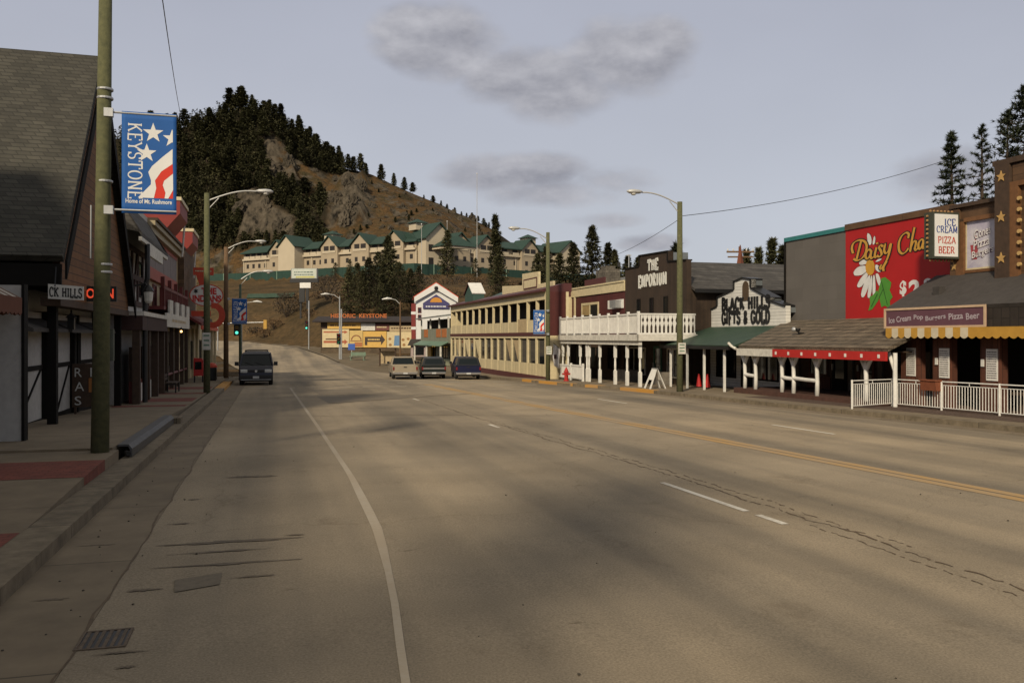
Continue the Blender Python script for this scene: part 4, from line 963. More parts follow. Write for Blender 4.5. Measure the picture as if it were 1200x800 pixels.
# ------------------------------------------------------------------ RIGHT ROW (fronts look towards -t)
def pp(px, py, t):
    """bearing and height -> (street distance, height) on a front standing on the line t"""
    s = sa(px, t); return s, 2.1+(395-py)/1000*(CS*s+SN*t)
def front(t, lift=0.0): return lambda P: [(t-lift, s, z) for s, z in P]
TO_ST = ((0, -1, 0), (0, 0, 1))                  # reading direction and up of words on a right-hand front

def mural_shop():
    B = street_thing('grey_block_shop', 'tall grey block shop wall with teal trimmed top behind the shake roofed porch', 'shop', 29, 26, -.5)
    T = 23.0
    B.add('wall', grey_wall, box(T, 38, 24.45, 34.5, -.9, 6.5)); B.add('trim', teal, box(T-.06, T+.3, 30.25, 34.56, 6.5, 6.68), box(T, 38, 34.5, 34.56, 6.45, 6.66)); B.add('trim', wood, box(T-.08, T+.3, 24.45, 30.2, 6.5, 6.75))
    B.add('edge_strip', timber, box(T-.05, T+.02, 34.47, 34.58, 2.4, 6.5)); B.add('roof', rolled, box(T+.3, 38, 24.5, 34.4, 6.5, 6.54))
    # painted wall
    mu = mat('mural_red', (.36, .010, .010), rough=.6, amt=.12, nscale=.8, bump=.03)
    pn = B.add('mural', mu, box(T-.03, T-.001, 24.5, 30.2, 2.5, 6.5), label='red painted panel with a white daisy and yellow script')
    yl = paint('mural_yellow', (.50, .27, .045)); wh = paint('mural_white', (.62, .62, .60)); gr = paint('mural_green', (.07, .24, .03)); og = paint('mural_orange', (.52, .27, .03)); gd = paint('mural_dark_green', (.02, .08, .015))
    z_ = lambda x, y: pp(960+x/5, 240+y/5, T)
    def flat(P, l): return [(T-.03-l, *z_(x, y)) for x, y in P]
    petals = [[(283, 165), (300, 170), (312, 195), (310, 235), (290, 235)], [(325, 180), (335, 190), (330, 230), (315, 235)], [(285, 320), (250, 322), (235, 345), (250, 355), (285, 345)],
              [(280, 355), (235, 360), (205, 390), (208, 412), (225, 416), (260, 410), (285, 385)], [(285, 390), (250, 425), (225, 470), (232, 487), (260, 475), (295, 405)],
              [(297, 410), (270, 450), (248, 520), (255, 545), (272, 535), (298, 470), (306, 415)], [(308, 415), (288, 510), (288, 545), (303, 545), (313, 500), (317, 415)],
              [(320, 412), (316, 500), (320, 540), (332, 535), (336, 480), (330, 410)], [(332, 405), (350, 470), (362, 475), (366, 440), (350, 400)], [(335, 345), (365, 365), (370, 390), (350, 395), (332, 375)], [(330, 335), (355, 315), (375, 315), (355, 332)]]
    def grow(P, k):
        cx = sum(p[0] for p in P)/len(P); cy = sum(p[1] for p in P)/len(P); return [(x+(4 if x > cx else -4)*k, y+(4 if y > cy else -4)*k) for x, y in P]
    def smooth(P):
        o = []
        for i in range(len(P)):
            a, b_ = P[i], P[(i+1) % len(P)]; o += [(a[0]*.75+b_[0]*.25, a[1]*.75+b_[1]*.25), (a[0]*.25+b_[0]*.75, a[1]*.25+b_[1]*.75)]
        return o
    B.add('petal_outline', blackp, *[sheet(flat(smooth(grow(p, .55)), .002+.0003*i)) for i, p in enumerate(petals)], parent=pn)
    B.add('petal', wh, *[sheet(flat(smooth(p), .006+.0003*i)) for i, p in enumerate(petals)], parent=pn)
    B.add('flower_centre', og, sheet(flat([(303+27*math.cos(i*math.pi/10), 365+48*math.sin(i*math.pi/10)) for i in range(20)], .011)), parent=pn)
    leaf = [[(370, 430), (392, 424), (412, 440), (428, 455), (424, 480), (418, 500), (436, 540), (420, 560), (422, 615), (405, 598), (388, 590), (370, 600), (360, 560), (352, 500)], [(345, 500), (318, 530), (300, 540), (304, 580), (293, 620), (315, 612), (335, 585), (352, 560), (358, 520)]]
    B.add('leaf', gr, *[sheet(flat(p, .012+.0005*i)) for i, p in enumerate(leaf)], parent=pn)
    B.add('leaf_vein', gd, *[sheet(flat(p, .014)) for p in ([(368, 450), (372, 448), (408, 590), (403, 585)], [(380, 490), (382, 494), (352, 560), (356, 540)], [(345, 520), (349, 522), (312, 600), (308, 596)])], parent=pn)
    script = [[(252, 212), (240, 260), (226, 318)], [(205, 285), (198, 255), (208, 225), (238, 208), (268, 212), (284, 235), (280, 275), (258, 312), (228, 326), (208, 316)],
              [(312, 272), (298, 262), (282, 282), (279, 306), (290, 316), (304, 298), (313, 268)], [(313, 268), (308, 300), (314, 314), (326, 304)], [(342, 250), (333, 292), (338, 308), (350, 296)], [(345, 222), (348, 230)],
              [(380, 246), (368, 236), (358, 250), (368, 270), (372, 290), (360, 304), (346, 298)], [(386, 236), (392, 234), (388, 268), (398, 284), (414, 268), (424, 232)], [(428, 226), (420, 270), (404, 320), (384, 356), (370, 376), (364, 366), (372, 350)], [(404, 330), (384, 366), (384, 388)],
              [(528, 196), (532, 172), (516, 164), (490, 184), (474, 225), (476, 268), (494, 286), (514, 276), (530, 254)], [(566, 132), (552, 200), (540, 276)], [(544, 250), (558, 218), (572, 214), (574, 228), (568, 256), (574, 266), (584, 256)],
              [(618, 208), (604, 204), (590, 226), (590, 252), (600, 258), (612, 236), (620, 206)], [(620, 206), (614, 244), (620, 254), (632, 244)], [(650, 192), (642, 236), (648, 248), (658, 238)], [(672, 188), (664, 244)], [(666, 222), (682, 190), (694, 192), (692, 224), (698, 238), (708, 228)], [(656, 166), (658, 172)]]
    def spline(P):
        o = []; n = len(P)
        for i in range(n-1):
            p0, p1, p2, p3 = P[max(i-1, 0)], P[i], P[i+1], P[min(i+2, n-1)]
            for k in range(5):
                u = k/5; o.append(tuple(.5*((2*p1[j])+(-p0[j]+p2[j])*u+(2*p0[j]-5*p1[j]+4*p2[j]-p3[j])*u*u+(-p0[j]+3*p1[j]-3*p2[j]+p3[j])*u**3) for j in (0, 1)))
        return o+[P[-1]]
    def pen(P, a, b_, l, i):
        v, f = ribbon(spline(P), a, b_, 0, 0, nib=R(-35)); return [(T-.03-l-.0003*i, *z_(p[0], p[1])) for p in v], f
    B.add('script_outline', blackp, *[pen(p, 27, 17, .016, i) for i, p in enumerate(script)], parent=pn); B.add('script', yl, *[pen(p, 15, 5, .024, i) for i, p in enumerate(script)], parent=pn)
    for tx, x, y, h, w in (('$', 476, 540, 92, 40), ('2', 528, 552, 108, 68), ('99', 616, 492, 58, 92)):
        v, f = words(tx, h, w, bold=.045); B.add('price', wh, ([(T-.034, *z_(x+p[0]-.12*(p[0]*0), y-p[1]-p[0]*.17)) for p in v], f), parent=pn)
    # shop fronts under the porch
    B.add('lower_front', wood_dark, box(T-.12, T-.004, 24.5, 34.4, -.8, 2.4)); 
    rdw = mat('red_brown_boards', (.115, .040, .022), pattern='boards', size=(3, .2), amt=.3)
    for s in (26.0, 31.2):
        window(B, rdw, T-.12, s, s+1.3, .45, 1.9, -1); B.add('kick_panel', rdw, box(T-.17, T-.12, s-.15, s+1.45, -.13, .42))
    door(B, rdw, T-.12, 28.3, 29.3, -.12, 2.0, -1); door(B, timber, T-.12, 30.0, 30.9, -.12, 2.0, -1); B.add('pilaster', grey_wall, *[box(T-.22, T-.12, s, s+.25, -.13, 2.4) for s in (25.3, 27.8, 29.55, 33.2)])
    return B
mural_shop()
def shake_porch():
    B = street_thing('shake_porch', 'porch with cedar shake roof on white forked log posts below the grey wall', 'porch', 29, 21, -.45)
    za, zb = 1.74, 2.86
    top = [(19.45, 23.5, za), (19.45, 32.7, za), (22.95, 34.35, zb), (22.95, 24.6, zb)]
    B.add('roof', shake, quadslab(top[::-1], .13))
    B.add('fascia', white_old, box(19.40, 19.5, 30.0, 32.75, 1.32, 1.62)); rf = B.add('fascia', red, box(19.38, 19.48, 23.5, 30.0, 1.32, 1.62), label='red fascia board with white dots')
    B.add('dot', white, *[box(19.365, 19.38, 29.7-.85*i, 29.8-.85*i, 1.41, 1.53) for i in range(8)], parent=rf)
    B.add('gutter_pipe', white_old, tube([(19.4, 32.8, 1.6), (19.35, 33.1, 1.72), (19.3, 33.25, 1.85)], .06, 8))
    B.add('deck', mat('red_brown_decking', (.085, .040, .028), amt=.4, nscale=5), box(19.65, 23.0, 24.2, 33.4, -.8, -.10)); B.add('ceiling', wood_dark, box(19.6, 22.9, 24.2, 32.9, 1.58, 1.62))
    for px in (873, 885.5, 916.5, 930, 957.5, 1015):
        s = sa(px, 19.8); t = 19.8; rr = random.Random(px)
        p = B.add('post', white, tube([(t, s, -.12), (t+.02, s+.01, .4), (t-.01, s, 1.0), (t, s, 1.58)], [.088, .078, .075, .085], 10), smooth=True)
        B.add('fork', white, tube([(t, s, .98), (t, s-.2, 1.28), (t, s-.42, 1.58)], [.075, .07, .065], 8), tube([(t, s, .98), (t, s+.2, 1.28), (t, s+.42, 1.58)], [.075, .07, .065], 8), parent=p)
    s = sa(1049, 19.9); p = B.add('post', white, tube([(19.9, s, -.2), (19.9, s, 1.58)], .072, 10), label='end post with one bracket'); B.add('fork', white, tube([(19.9, s, 1.0), (19.9, s+.3, 1.58)], [.075, .06], 8), parent=p)
    for a, b_ in ((873, 885.5), (916.5, 930), (930, 957.5)):
        B.add('rail', white, tube([(19.8, sa(a, 19.8), .50), (19.8, (sa(a, 19.8)+sa(b_, 19.8))/2, .47), (19.8, sa(b_, 19.8), .46)], .075, 8))
    sp = B.add('floodlight', blackp, box(20.9, 21.1, 30.35, 30.5, 2.22, 2.3), lathe((20.85, 30.42, 2.3), [(.05, 0), (.1, .12), (.1, .16)], 10)); B.add('floodlight_head', steel, ball((20.75, 30.55, 2.42), .1, 8, 6), parent=sp)
shake_porch()

def cone_shop():
    B = street_thing('snack_shop', 'brown boarded snack shop with star columns and marquee bulbs at the right edge', 'shop', 18, 25, -.35)
    T = 22.95
    B.add('wall', wood, box(T, 38, 6, 24.42, -.8, 6.55)); B.add('parapet_cap', wood_dark, box(T-.12, T+.3, 21.9, 24.45, 6.55, 6.68), box(T-.12, T+.3, 6, 13, 6.55, 6.68)); B.add('frieze', wood_dark, box(T-.05, T, 22.05, 24.35, 6.05, 6.15))
    B.add('roof', rolled, box(T+.3, 38, 6, 24.4, 6.55, 6.58))
    # framed poster
    a, b_ = sa(1133, T), sa(1172, T); z0, z1 = 4.38, 6.02
    fr = B.add('poster_frame', wood_orange, box(T-.14, T, a, a+.35, 4.2, 6.05), box(T-.14, T, b_-.9, a, z1, z1+.14), box(T-.1, T, b_-.9, a, z0-.1, z0))
    pbg = mat('pale_violet_print', (.50, .49, .52), rgb2=(.30, .28, .38), amt=.3, nscale=2.0, bump=0)
    B.add('poster', pbg, box(T-.04, T-.002, b_-.9, a, z0, z1), parent=fr); B.add('poster_border', cream, box(T-.05, T-.04, a-.05, a, z0, z1), box(T-.05, T-.04, b_-.9, a-.05, z0, z0+.06), parent=fr)
    pd = paint('print_plum', (.055, .025, .05)); pw = paint('print_white', (.62, .60, .60)); pr = paint('print_red', (.30, .05, .06))
    up = Vector((0, -.98, .20)); dn = Vector((0, .20, .98))
    for i, (tx, w) in enumerate((('Cones', .70), ('Pizza', .70), ('Burgers', .95))):
        for m, l, bo, dx in ((pd, .046, .06, .025), (pw, .052, .015, 0)):
            B.add('lettering', m, place(words(tx, .30, w, bold=bo, shear=.25), (T-l, a-.40+.06*i+dx, 5.40-.36*i-dx), up, dn), parent=fr)
    B.add('milkshake', pr, place(prism([(0, 0), (.22, 0), (.28, .5), (-.06, .5)], 'z', 0, .004), (T-.042, a-.26, 4.72), *TO_ST), place(prism([(.1, .5), (.14, .5), (.2, .8), (.16, .8)], 'z', 0, .004), (T-.042, a-.26, 4.72), *TO_ST), parent=fr)
    # middle tower with star columns, bulbs and a second poster
    tw = 22.45
    B.add('tower', wood, box(tw+.02, T+.6, 12.6, 21.98, 3.9, 7.55)); B.add('tower_cap', wood_dark, box(tw-.14, T+.7, 12.5, 22.1, 7.55, 7.72)); B.add('tower_header', wood, box(tw-.06, tw+.02, 13.2, 21.4, 6.95, 7.5))
    star_m = paint('gold_star', (.42, .26, .09), amt=.1)
    def star(s, z, r): return place(prism([(r*(1 if i % 2 == 0 else .42)*math.sin(i*math.pi/5), r*(1 if i % 2 == 0 else .42)*math.cos(i*math.pi/5)) for i in range(10)], 'z', 0, .02), (tw-.16, s, z), *TO_ST)
    for s in (21.45, 12.65):
        c = B.add('star_column', wood_dark, box(tw-.15, tw+.02, s, s+.55, 3.75, 7.55)); B.add('star', star_m, *[star(s+.28, z, .19) for z in (7.18, 5.9, 4.6)], parent=c)
    B.add('inner_frame', wood_orange, box(tw-.12, tw+.02, 21.15, 21.45, 3.75, 6.95), box(tw-.12, tw+.02, 13.2, 13.5, 3.75, 6.95), box(tw-.12, tw+.02, 13.5, 21.15, 6.8, 6.95))
    bl = mat('marquee_bulb', (.45, .30, .12), rough=.3, amt=.1, bump=0)
    B.add('bulb', bl, *[tube([(tw-.12, 21.05, z), (tw-.2, 21.05, z)], .065, 8) for z in [4.35+.34*i for i in range(7)]], *[tube([(tw-.12, 13.6, z), (tw-.2, 13.6, z)], .065, 8) for z in [4.35+.34*i for i in range(7)]])
    p2 = B.add('poster', mat('pale_blue_print', (.42, .50, .55), rgb2=(.20, .12, .25), amt=.4, nscale=1.2, bump=0), box(tw-.06, tw+.02, 13.9, 20.85, 4.1, 6.7), label='pale blue printed poster in the middle tower'); B.add('poster_border', cream, box(tw-.08, tw-.06, 20.72, 20.85, 4.1, 6.7), box(tw-.08, tw-.06, 13.9, 20.72, 6.6, 6.7), parent=p2)
    B.add('left_column', wood, box(T-.12, T, 24.05, 24.42, 4.0, 6.5)); B.add('star', star_m, place(prism([(.17*(1 if i % 2 == 0 else .42)*math.sin(i*math.pi/5), .17*(1 if i % 2 == 0 else .42)*math.cos(i*math.pi/5)) for i in range(10)], 'z', 0, .02), (T-.12, 24.23, 4.55), *TO_ST))
    # skirt roof, fascia
    B.add('skirt_roof', rolled, quadslab([(20.5, 6, 3.08), (20.5, 24.85, 3.08), (22.95, 25.2, 4.3), (22.95, 6, 4.3)][::-1], .12))
    B.add('fascia', mat('dark_fascia_boards', (.035, .026, .020), pattern='boards', size=(3, .3), mortar=.02, dark=.4), box(20.56, 20.66, 6, 24.8, 2.40, 3.0)); B.add('soffit', wood_dark, box(20.66, 22.9, 6, 24.8, 2.52, 2.58))
    B.add('roof_vent', rolled, box(21.35, 21.6, 23.3, 23.6, 3.45, 3.78)); B.add('roof_vent', rolled, box(21.35, 21.6, 19.0, 19.3, 3.45, 3.78))
    # lower front: piers, menus, dark hatches
    rdw = MATS['red_brown_boards']
    B.add('back_wall', timber, box(T-.06, T-.003, 6, 24.4, -.7, 2.5))
    for k, (pa, pb, m) in enumerate(((1056, 1076, 1068), (1093, 1113, 1107), (1149, 1172, 1163))):
        s1, s0 = sa(pa, 21.1), sa(pb, 21.1); B.add('pier', rdw, box(21.1, 21.4, s0, s1, -.5, 2.5)); sm = sa(m, 21.1)
        mn = B.add('menu_board', white, box(21.07, 21.099, sm-.21, sm+.21, .78, 1.74)); B.add('print', mat('menu_print', (.10, .08, .09), bump=0), place(scribble(.36, .85, 12, k), (21.066, sm+.18, .83), *TO_ST), parent=mn)
    B.add('pier', rdw, *[box(21.1, 21.4, s, s+.8, -.5, 2.5) for s in (9, 13)])
    for s in (7, 10.3, 14.4): window(B, wood_dark, T-.06, s, s+2.0, .6, 2.0, -1, mull=1)
    B.add('counter', wood_dark, box(21.7, 22.3, 18.9, 20.8, .35, .43), box(22.0, 22.25, 18.9, 20.8, -.5, .35)); B.add('switch_box', white, box(21.06, 21.099, sa(1098, 21.1)-.05, sa(1098, 21.1)+.05, 1.2, 1.42), box(21.06, 21.099, sa(1152, 21.1)-.05, sa(1152, 21.1)+.05, 1.2, 1.42))
cone_shop()
def projecting_sign():
    B = street_thing('projecting_sign', 'white box sign with blue and red food words jutting from the snack shop', 'sign', 24.1, 22.2, 4.7)
    s0, s1 = 23.95, 24.35; t0, t1 = 21.68, 22.78; z0, z1 = 4.78, 6.36; cs_ = mat('dark_green_sign_case', (.045, .050, .035), amt=.2)
    B.add('case', cs_, box(t0, t1, s0, s1, z0, z1)); B.add('face', mat('sign_face', (.62, .62, .60), rough=.4, amt=.05, bump=0), box(t0+.07, t1-.07, s0-.02, s0, z0+.07, z1-.07))
    bl = paint('sign_blue', (.03, .06, .24)); rd = paint('sign_red_print', (.42, .05, .03))
    for tx, x, z, w, m in (('ICE', .46, 1.13, .46, bl), ('CREAM', .14, .88, .86, bl), ('PIZZA', .20, .52, .72, rd), ('BEER', .22, .18, .66, rd)):
        B.add('lettering', m, place(slab_words(tx, .22, w, wv=.2, wh=.09, serif=.13), (t0+x, s0-.024, z0+z), (1, 0, 0), (0, 0, 1)))
    B.add('bulb', mat('amber_bulb', (.35, .20, .08), rough=.3, bump=0), *[ball((t0-.05, s0+.2, z0+.1+.15*i), .045, 6, 4) for i in range(10)], *[ball((t0+.08+.15*i, s0+.2, z), .045, 6, 4) for i in range(7) for z in (z0-.05, z1+.05)])
    B.add('bracket', blackp, box(t1, 22.96, s0+.12, s0+.2, z0+.25, z0+.33), box(t1, 22.96, s0+.12, s0+.2, z1-.33, z1-.25))
projecting_sign()
def menu_sign():
    B = street_thing('long_sign', 'long plum sign in a cream frame on the snack shop fascia', 'sign', 22.6, 20.5, 2.35)
    s1 = 24.85; s0 = 20.55; z0, z1 = 2.44, 3.04; t = 20.55
    B.add('board', mat('plum_board', (.105, .045, .062), amt=.15), box(t-.05, t, s0, s1, z0, z1)); B.add('frame', paint('pale_peach_frame', (.50, .36, .24)), box(t-.08, t-.05, s0-.03, s1+.03, z1-.03, z1+.04), box(t-.08, t-.05, s0-.03, s1+.03, z0-.04, z0+.03), box(t-.08, t-.05, s0-.03, s0+.05, z0+.03, z1-.03), box(t-.08, t-.05, s1-.05, s1+.03, z0+.03, z1-.03))
    ml = paint('mauve_lettering', (.38, .33, .36)); s = s1-.2
    for i, (tx, w, dz, tilt) in enumerate((('Ice Cream', 1.05, .13, .08), ('Pop', .42, .2, 0), ('Burgers', .86, .14, .08), ('Pizza', .58, .2, .05), ('Beer', .52, .19, .08))):
        B.add('lettering', ml, place(words(tx, .20, w, bold=.02), (t-.056, s, z0+dz), (0, -1, tilt), (0, tilt, 1))); s -= w+.115
menu_sign()
def yellow_awning():
    B = street_thing('yellow_valance', 'yellow and white scalloped awning valance below the long plum sign', 'awning', 18, 20.45, 2.1)
    ym = paint('yellow_canvas', (.43, .235, .035), rough=.9); wm = paint('faded_white_canvas', (.52, .46, .34), rough=.9)
    s = 24.75; k = 0; w = .30
    A, Bq = [], []; n_ = 0
    while s > 7:
        P = [(s, 2.40), (s, 2.13)]+[(s-w*j/6, 2.13-.07*math.sin(math.pi*j/6)) for j in range(1, 6)]+[(s-w, 2.13), (s-w, 2.40)]
        A += P[1:-1]
        if k % 2 and 24.75-s < 3.6: Bq.append(prism(P, 'x', 20.437, 20.458))
        s -= w; k += 1
    B.add('valance', ym, prism([(24.75, 2.40)]+A+[(A[-1][0], 2.40)], 'x', 20.44, 20.455)); B.add('faded_stripe', wm, *Bq); B.add('canvas_top', ym, box(20.44, 20.56, 7, 24.75, 2.395, 2.41))
yellow_awning()
def railing():
    B = street_thing('white_railing', 'white metal picket railing with a corner in front of the snack shop', 'railing', 20, 20.2, None)
    runs = [((18.0, 23.35), (20.2, 24.15))]
    s = 24.15
    while s > 8: runs.append(((20.2, s), (20.2, s-2.2))); s -= 2.2
    for (ta, s_a), (tb, s_b) in runs:
        n = 20; za, zb = Gs(s_a, ta)+.155, Gs(s_b, tb)+.155; P = lambda k, h: (lerp(ta, tb, k), lerp(s_a, s_b, k), lerp(za, zb, k)+h)
        B.add('post', white, tube([P(0, 0), P(0, .93)], .032, 8))
        B.add('rail', white, tube([P(0, .90), P(1, .90)], .022, 6), tube([P(0, .79), P(1, .79)], .014, 6), tube([P(0, .09), P(1, .09)], .016, 6)); B.add('pickets', white, *[tube([P((i+.5)/n, .09), P((i+.5)/n, .79)], .0125, 5) for i in range(n)], tube([P(.5, .79), P(.5, .9)], .012, 5))
railing()
def planter():
    z = Gs(22.6, 20.1)+.155+.62; B = street_thing('railing_planter', 'rusty orange planter box hanging on the white railing', 'planter', 22.3, 20.1, z)
    m = mat('rusty_orange', (.20, .060, .025), amt=.3); B.add('box', m, prism([(20.0, z), (20.17, z), (20.17, z+.3), (19.96, z+.3)], 'y', 21.95, 22.6), label='rusty box'); B.add('rim', m, box(19.93, 20.19, 21.92, 22.63, z+.3, z+.34))
    B.add('hook', blackp, box(20.17, 20.24, 22.05, 22.08, z+.2, z+.31), box(20.17, 20.24, 22.45, 22.48, z+.2, z+.31))
planter()

def gold_shop():
    B = street_thing('white_false_front_shop', 'small shop with stepped white lap sided false front and big black letters', 'shop', 37, 24, -.5)
    T = 22.5
    out = [pp(800+x/3.333, 240+y/3.333, T) for x, y in ((98, 470), (98, 415), (135, 397), (135, 362), (200, 332), (200, 300), (235, 285), (268, 290), (268, 325), (341, 363), (341, 374), (405, 394), (405, 460))]
    out[0] = (out[0][0], 2.6); out[-1] = (33.75, 2.6); out[-2] = (33.75, out[-2][1])
    B.add('false_front', siding, prism(out, 'x', T, T+.25)); B.add('wall', siding, box(T+.25, 34, 34.65, 40.35, -.8, 3.3)); B.add('roof', rolled, prism([(34.6, 3.3), (37.5, 3.9), (40.4, 3.3)], 'x', T+.26, 34.2))
    cap = [quadslab([(T-.07, a[0], a[1]+.035), (T-.07, b_[0], b_[1]+.035), (T+.62, b_[0], b_[1]+.035), (T+.62, a[0], a[1]+.035)], .07) for a, b_ in zip(out[1:-2], out[2:-1])]
    B.add('black_cap', blackp, *cap); B.add('return_panel', mat('grey_flashing', (.17, .19, .20), rough=.5, metal=.3), *[box(T+.26, T+.6, b_[0]-.02, b_[0]+.02, b_[1]-.3, b_[1]-.06) for b_ in out[7:12:2]])
    a, z = pp(846.5, 363.6, T); b_, _ = pp(902.5, 362.5, T); z2 = pp(846.5, 379.4, T)[1]
    B.add('lettering', blackp, place(slab_words('BLACK HILLS', .58, a-b_, wv=.30, wh=.22, serif=.12, ext=.04, gap=.17), (T-.004, a, z), *TO_ST), place(slab_words('GIFTS & GOLD', .58, a-b_, wv=.30, wh=.22, serif=.12, ext=.04, gap=.17), (T-.004, a, z2), *TO_ST))
    c, zc = pp(874, 341, T); P = [(-.28, -.42), (.28, -.42), (.28, .2)]+arc(0, .2, .28, .34, 0, 180, 10)
    B.add('arched_vent', mat('brown_vent', (.08, .05, .025)), place(prism(P, 'z', 0, .03), (T-.002, c, zc-.05), *TO_ST))
    B.add('lower_front', siding, box(T-.06, T, 33.8, 40.6, -.7, 2.6))
    for s in (34.2, 37.9): window(B, timber, T-.06, s, s+1.9, .05, 1.7, -1, mull=1)
    door(B, timber, T-.06, 36.4, 37.4, -.35, 1.75, -1)
gold_shop()
def green_porch():
    B = street_thing('green_porch', 'porch with sloping dark green roof on thin white posts', 'porch', 37, 21, -.5)
    B.add('roof', green_roof, quadslab([(19.35, 32.9, 1.74), (19.35, 40.2, 1.74), (22.44, 41.6, 2.63), (22.44, 33.75, 2.63)][::-1], .1)); B.add('fascia', blackp, box(19.32, 19.40, 33.3, 40.2, 1.55, 1.70)); B.add('ceiling', wood_dark, box(19.5, 22.4, 33.4, 40.4, 1.55, 1.59))
    for px in (786, 805.5, 825.3, 849):
        s = sa(px, 19.6); B.add('post', white, box(19.555, 19.645, s-.045, s+.045, Gs(s, 19.6)+.14, 1.55))
green_porch()
def cone(px, t):
    s = sa(px, t); z = Gs(s, t)+.16; B = street_thing('traffic_cone', 'red traffic cone on the shaded walk under the green porch', 'traffic cone', s, t, z, 'red cones under the green porch')
    m = paint('cone_red', (.50, .02, .02)); B.add('cone_body', m, lathe((t, s, z+.04), [(.14, 0), (.04, .62), (.025, .64)], 14)); B.add('base', blackp, box(t-.18, t+.18, s-.18, s+.18, z, z+.04))
cone(819, 20.6); cone(829, 20.6)

def emporium():
    B = street_thing('dark_brown_store', 'dark brown boarded store with high false front and white slab letters', 'store', 44.5, 24, -.6)
    T = 21.0
    out = [pp(x, y, T) for x, y in ((732.5, 315), (749, 312), (749, 299.5), (783, 294), (783, 306), (808, 303.5))]
    out = [(48.4, 2.0)]+[(48.4, out[0][1])]+out[1:-1]+[(40.45, out[-1][1]), (40.45, 2.0)]
    B.add('false_front', brown, prism(out, 'x', T, T+.3)); B.add('cap', timber, *[quadslab([(T-.06, a[0], a[1]+.03), (T-.06, b_[0], b_[1]+.03), (T+.36, b_[0], b_[1]+.03), (T+.36, a[0], a[1]+.03)], .08) for a, b_ in zip(out[1:-2], out[2:-1])]); 
    B.add('return_panel', mat('grey_flashing', (.17, .19, .20)), box(T+.31, T+1.2, out[4][0]-.01, out[4][0]+.02, out[5][1], out[4][1]-.06))
    B.add('wall', brown, prism([(40.5, -.9), (40.5, 4.72), (44.4, 6.25), (48.3, 4.72), (48.3, -.9)], 'x', T+.3, 33))
    B.add('roof', shingle2, quadslab([(T+.31, 40.05, 4.62), (33.4, 40.05, 4.62), (33.4, 44.4, 6.42), (T+.31, 44.4, 6.42)], .14)); B.add('roof', shingle2, quadslab([(T+.31, 48.75, 4.62), (33.4, 48.75, 4.62), (33.4, 44.4, 6.415), (T+.31, 44.4, 6.415)][::-1], .14))
    B.add('fascia', blackp, box(T+.32, 33.4, 40.0, 40.06, 4.42, 4.62)); B.add('yellow_panel', paint('pale_yellow_panel', (.52, .42, .16)), box(22.9, 23.9, 40.44, 40.5, 3.05, 3.9)); B.add('skylight', white, ball((30.2, 42.2, 5.6), .5, 12, 6, .5))
    sb = paint('letter_white', (.60, .60, .56)); a, z = pp(759.5, 318, T); b_, _ = pp(771.5, 318, T)
    B.add('lettering', sb, place(slab_words('THE', .60, a-b_, wv=.25, wh=.14, serif=.10, ext=.04, gap=.24), (T-.004, a, z+.02), *TO_ST))
    a, z = pp(748.7, 337.5, T); b_, _ = pp(781.5, 337.5, T); B.add('lettering', sb, place(slab_words('EMPORIUM', .66, a-b_, wv=.25, wh=.14, serif=.10, ext=.04, gap=.24), (T-.004, a, z+.02), *TO_ST))
    for px in (749, 764, 780.5):
        s = sa(px, T); window(B, timber, T, s-.24, s+.24, 3.35, 4.35, -1, fw=.06)
    wf = wood_dark
    B.add('lower_front', brown, box(T-.001, T+.3, 40.45, 48.4, -.9, 2.0))
    window(B, white_old, T, 45.4, 47.8, -.1, 1.5, -1, mull=2); window(B, white_old, T, 41.0, 42.6, -.1, 1.5, -1, mull=1); door(B, paint('green_door', (.015, .085, .055)), T, 43.3, 44.3, -.45, 1.6, -1)
    B.add('shop_goods', paint('pale_goods', (.20, .18, .15), amt=.5), box(19.9, 20.6, 45.6, 47.4, -.5, .2), box(20.0, 20.5, 41.2, 42.4, -.5, .25))
emporium()
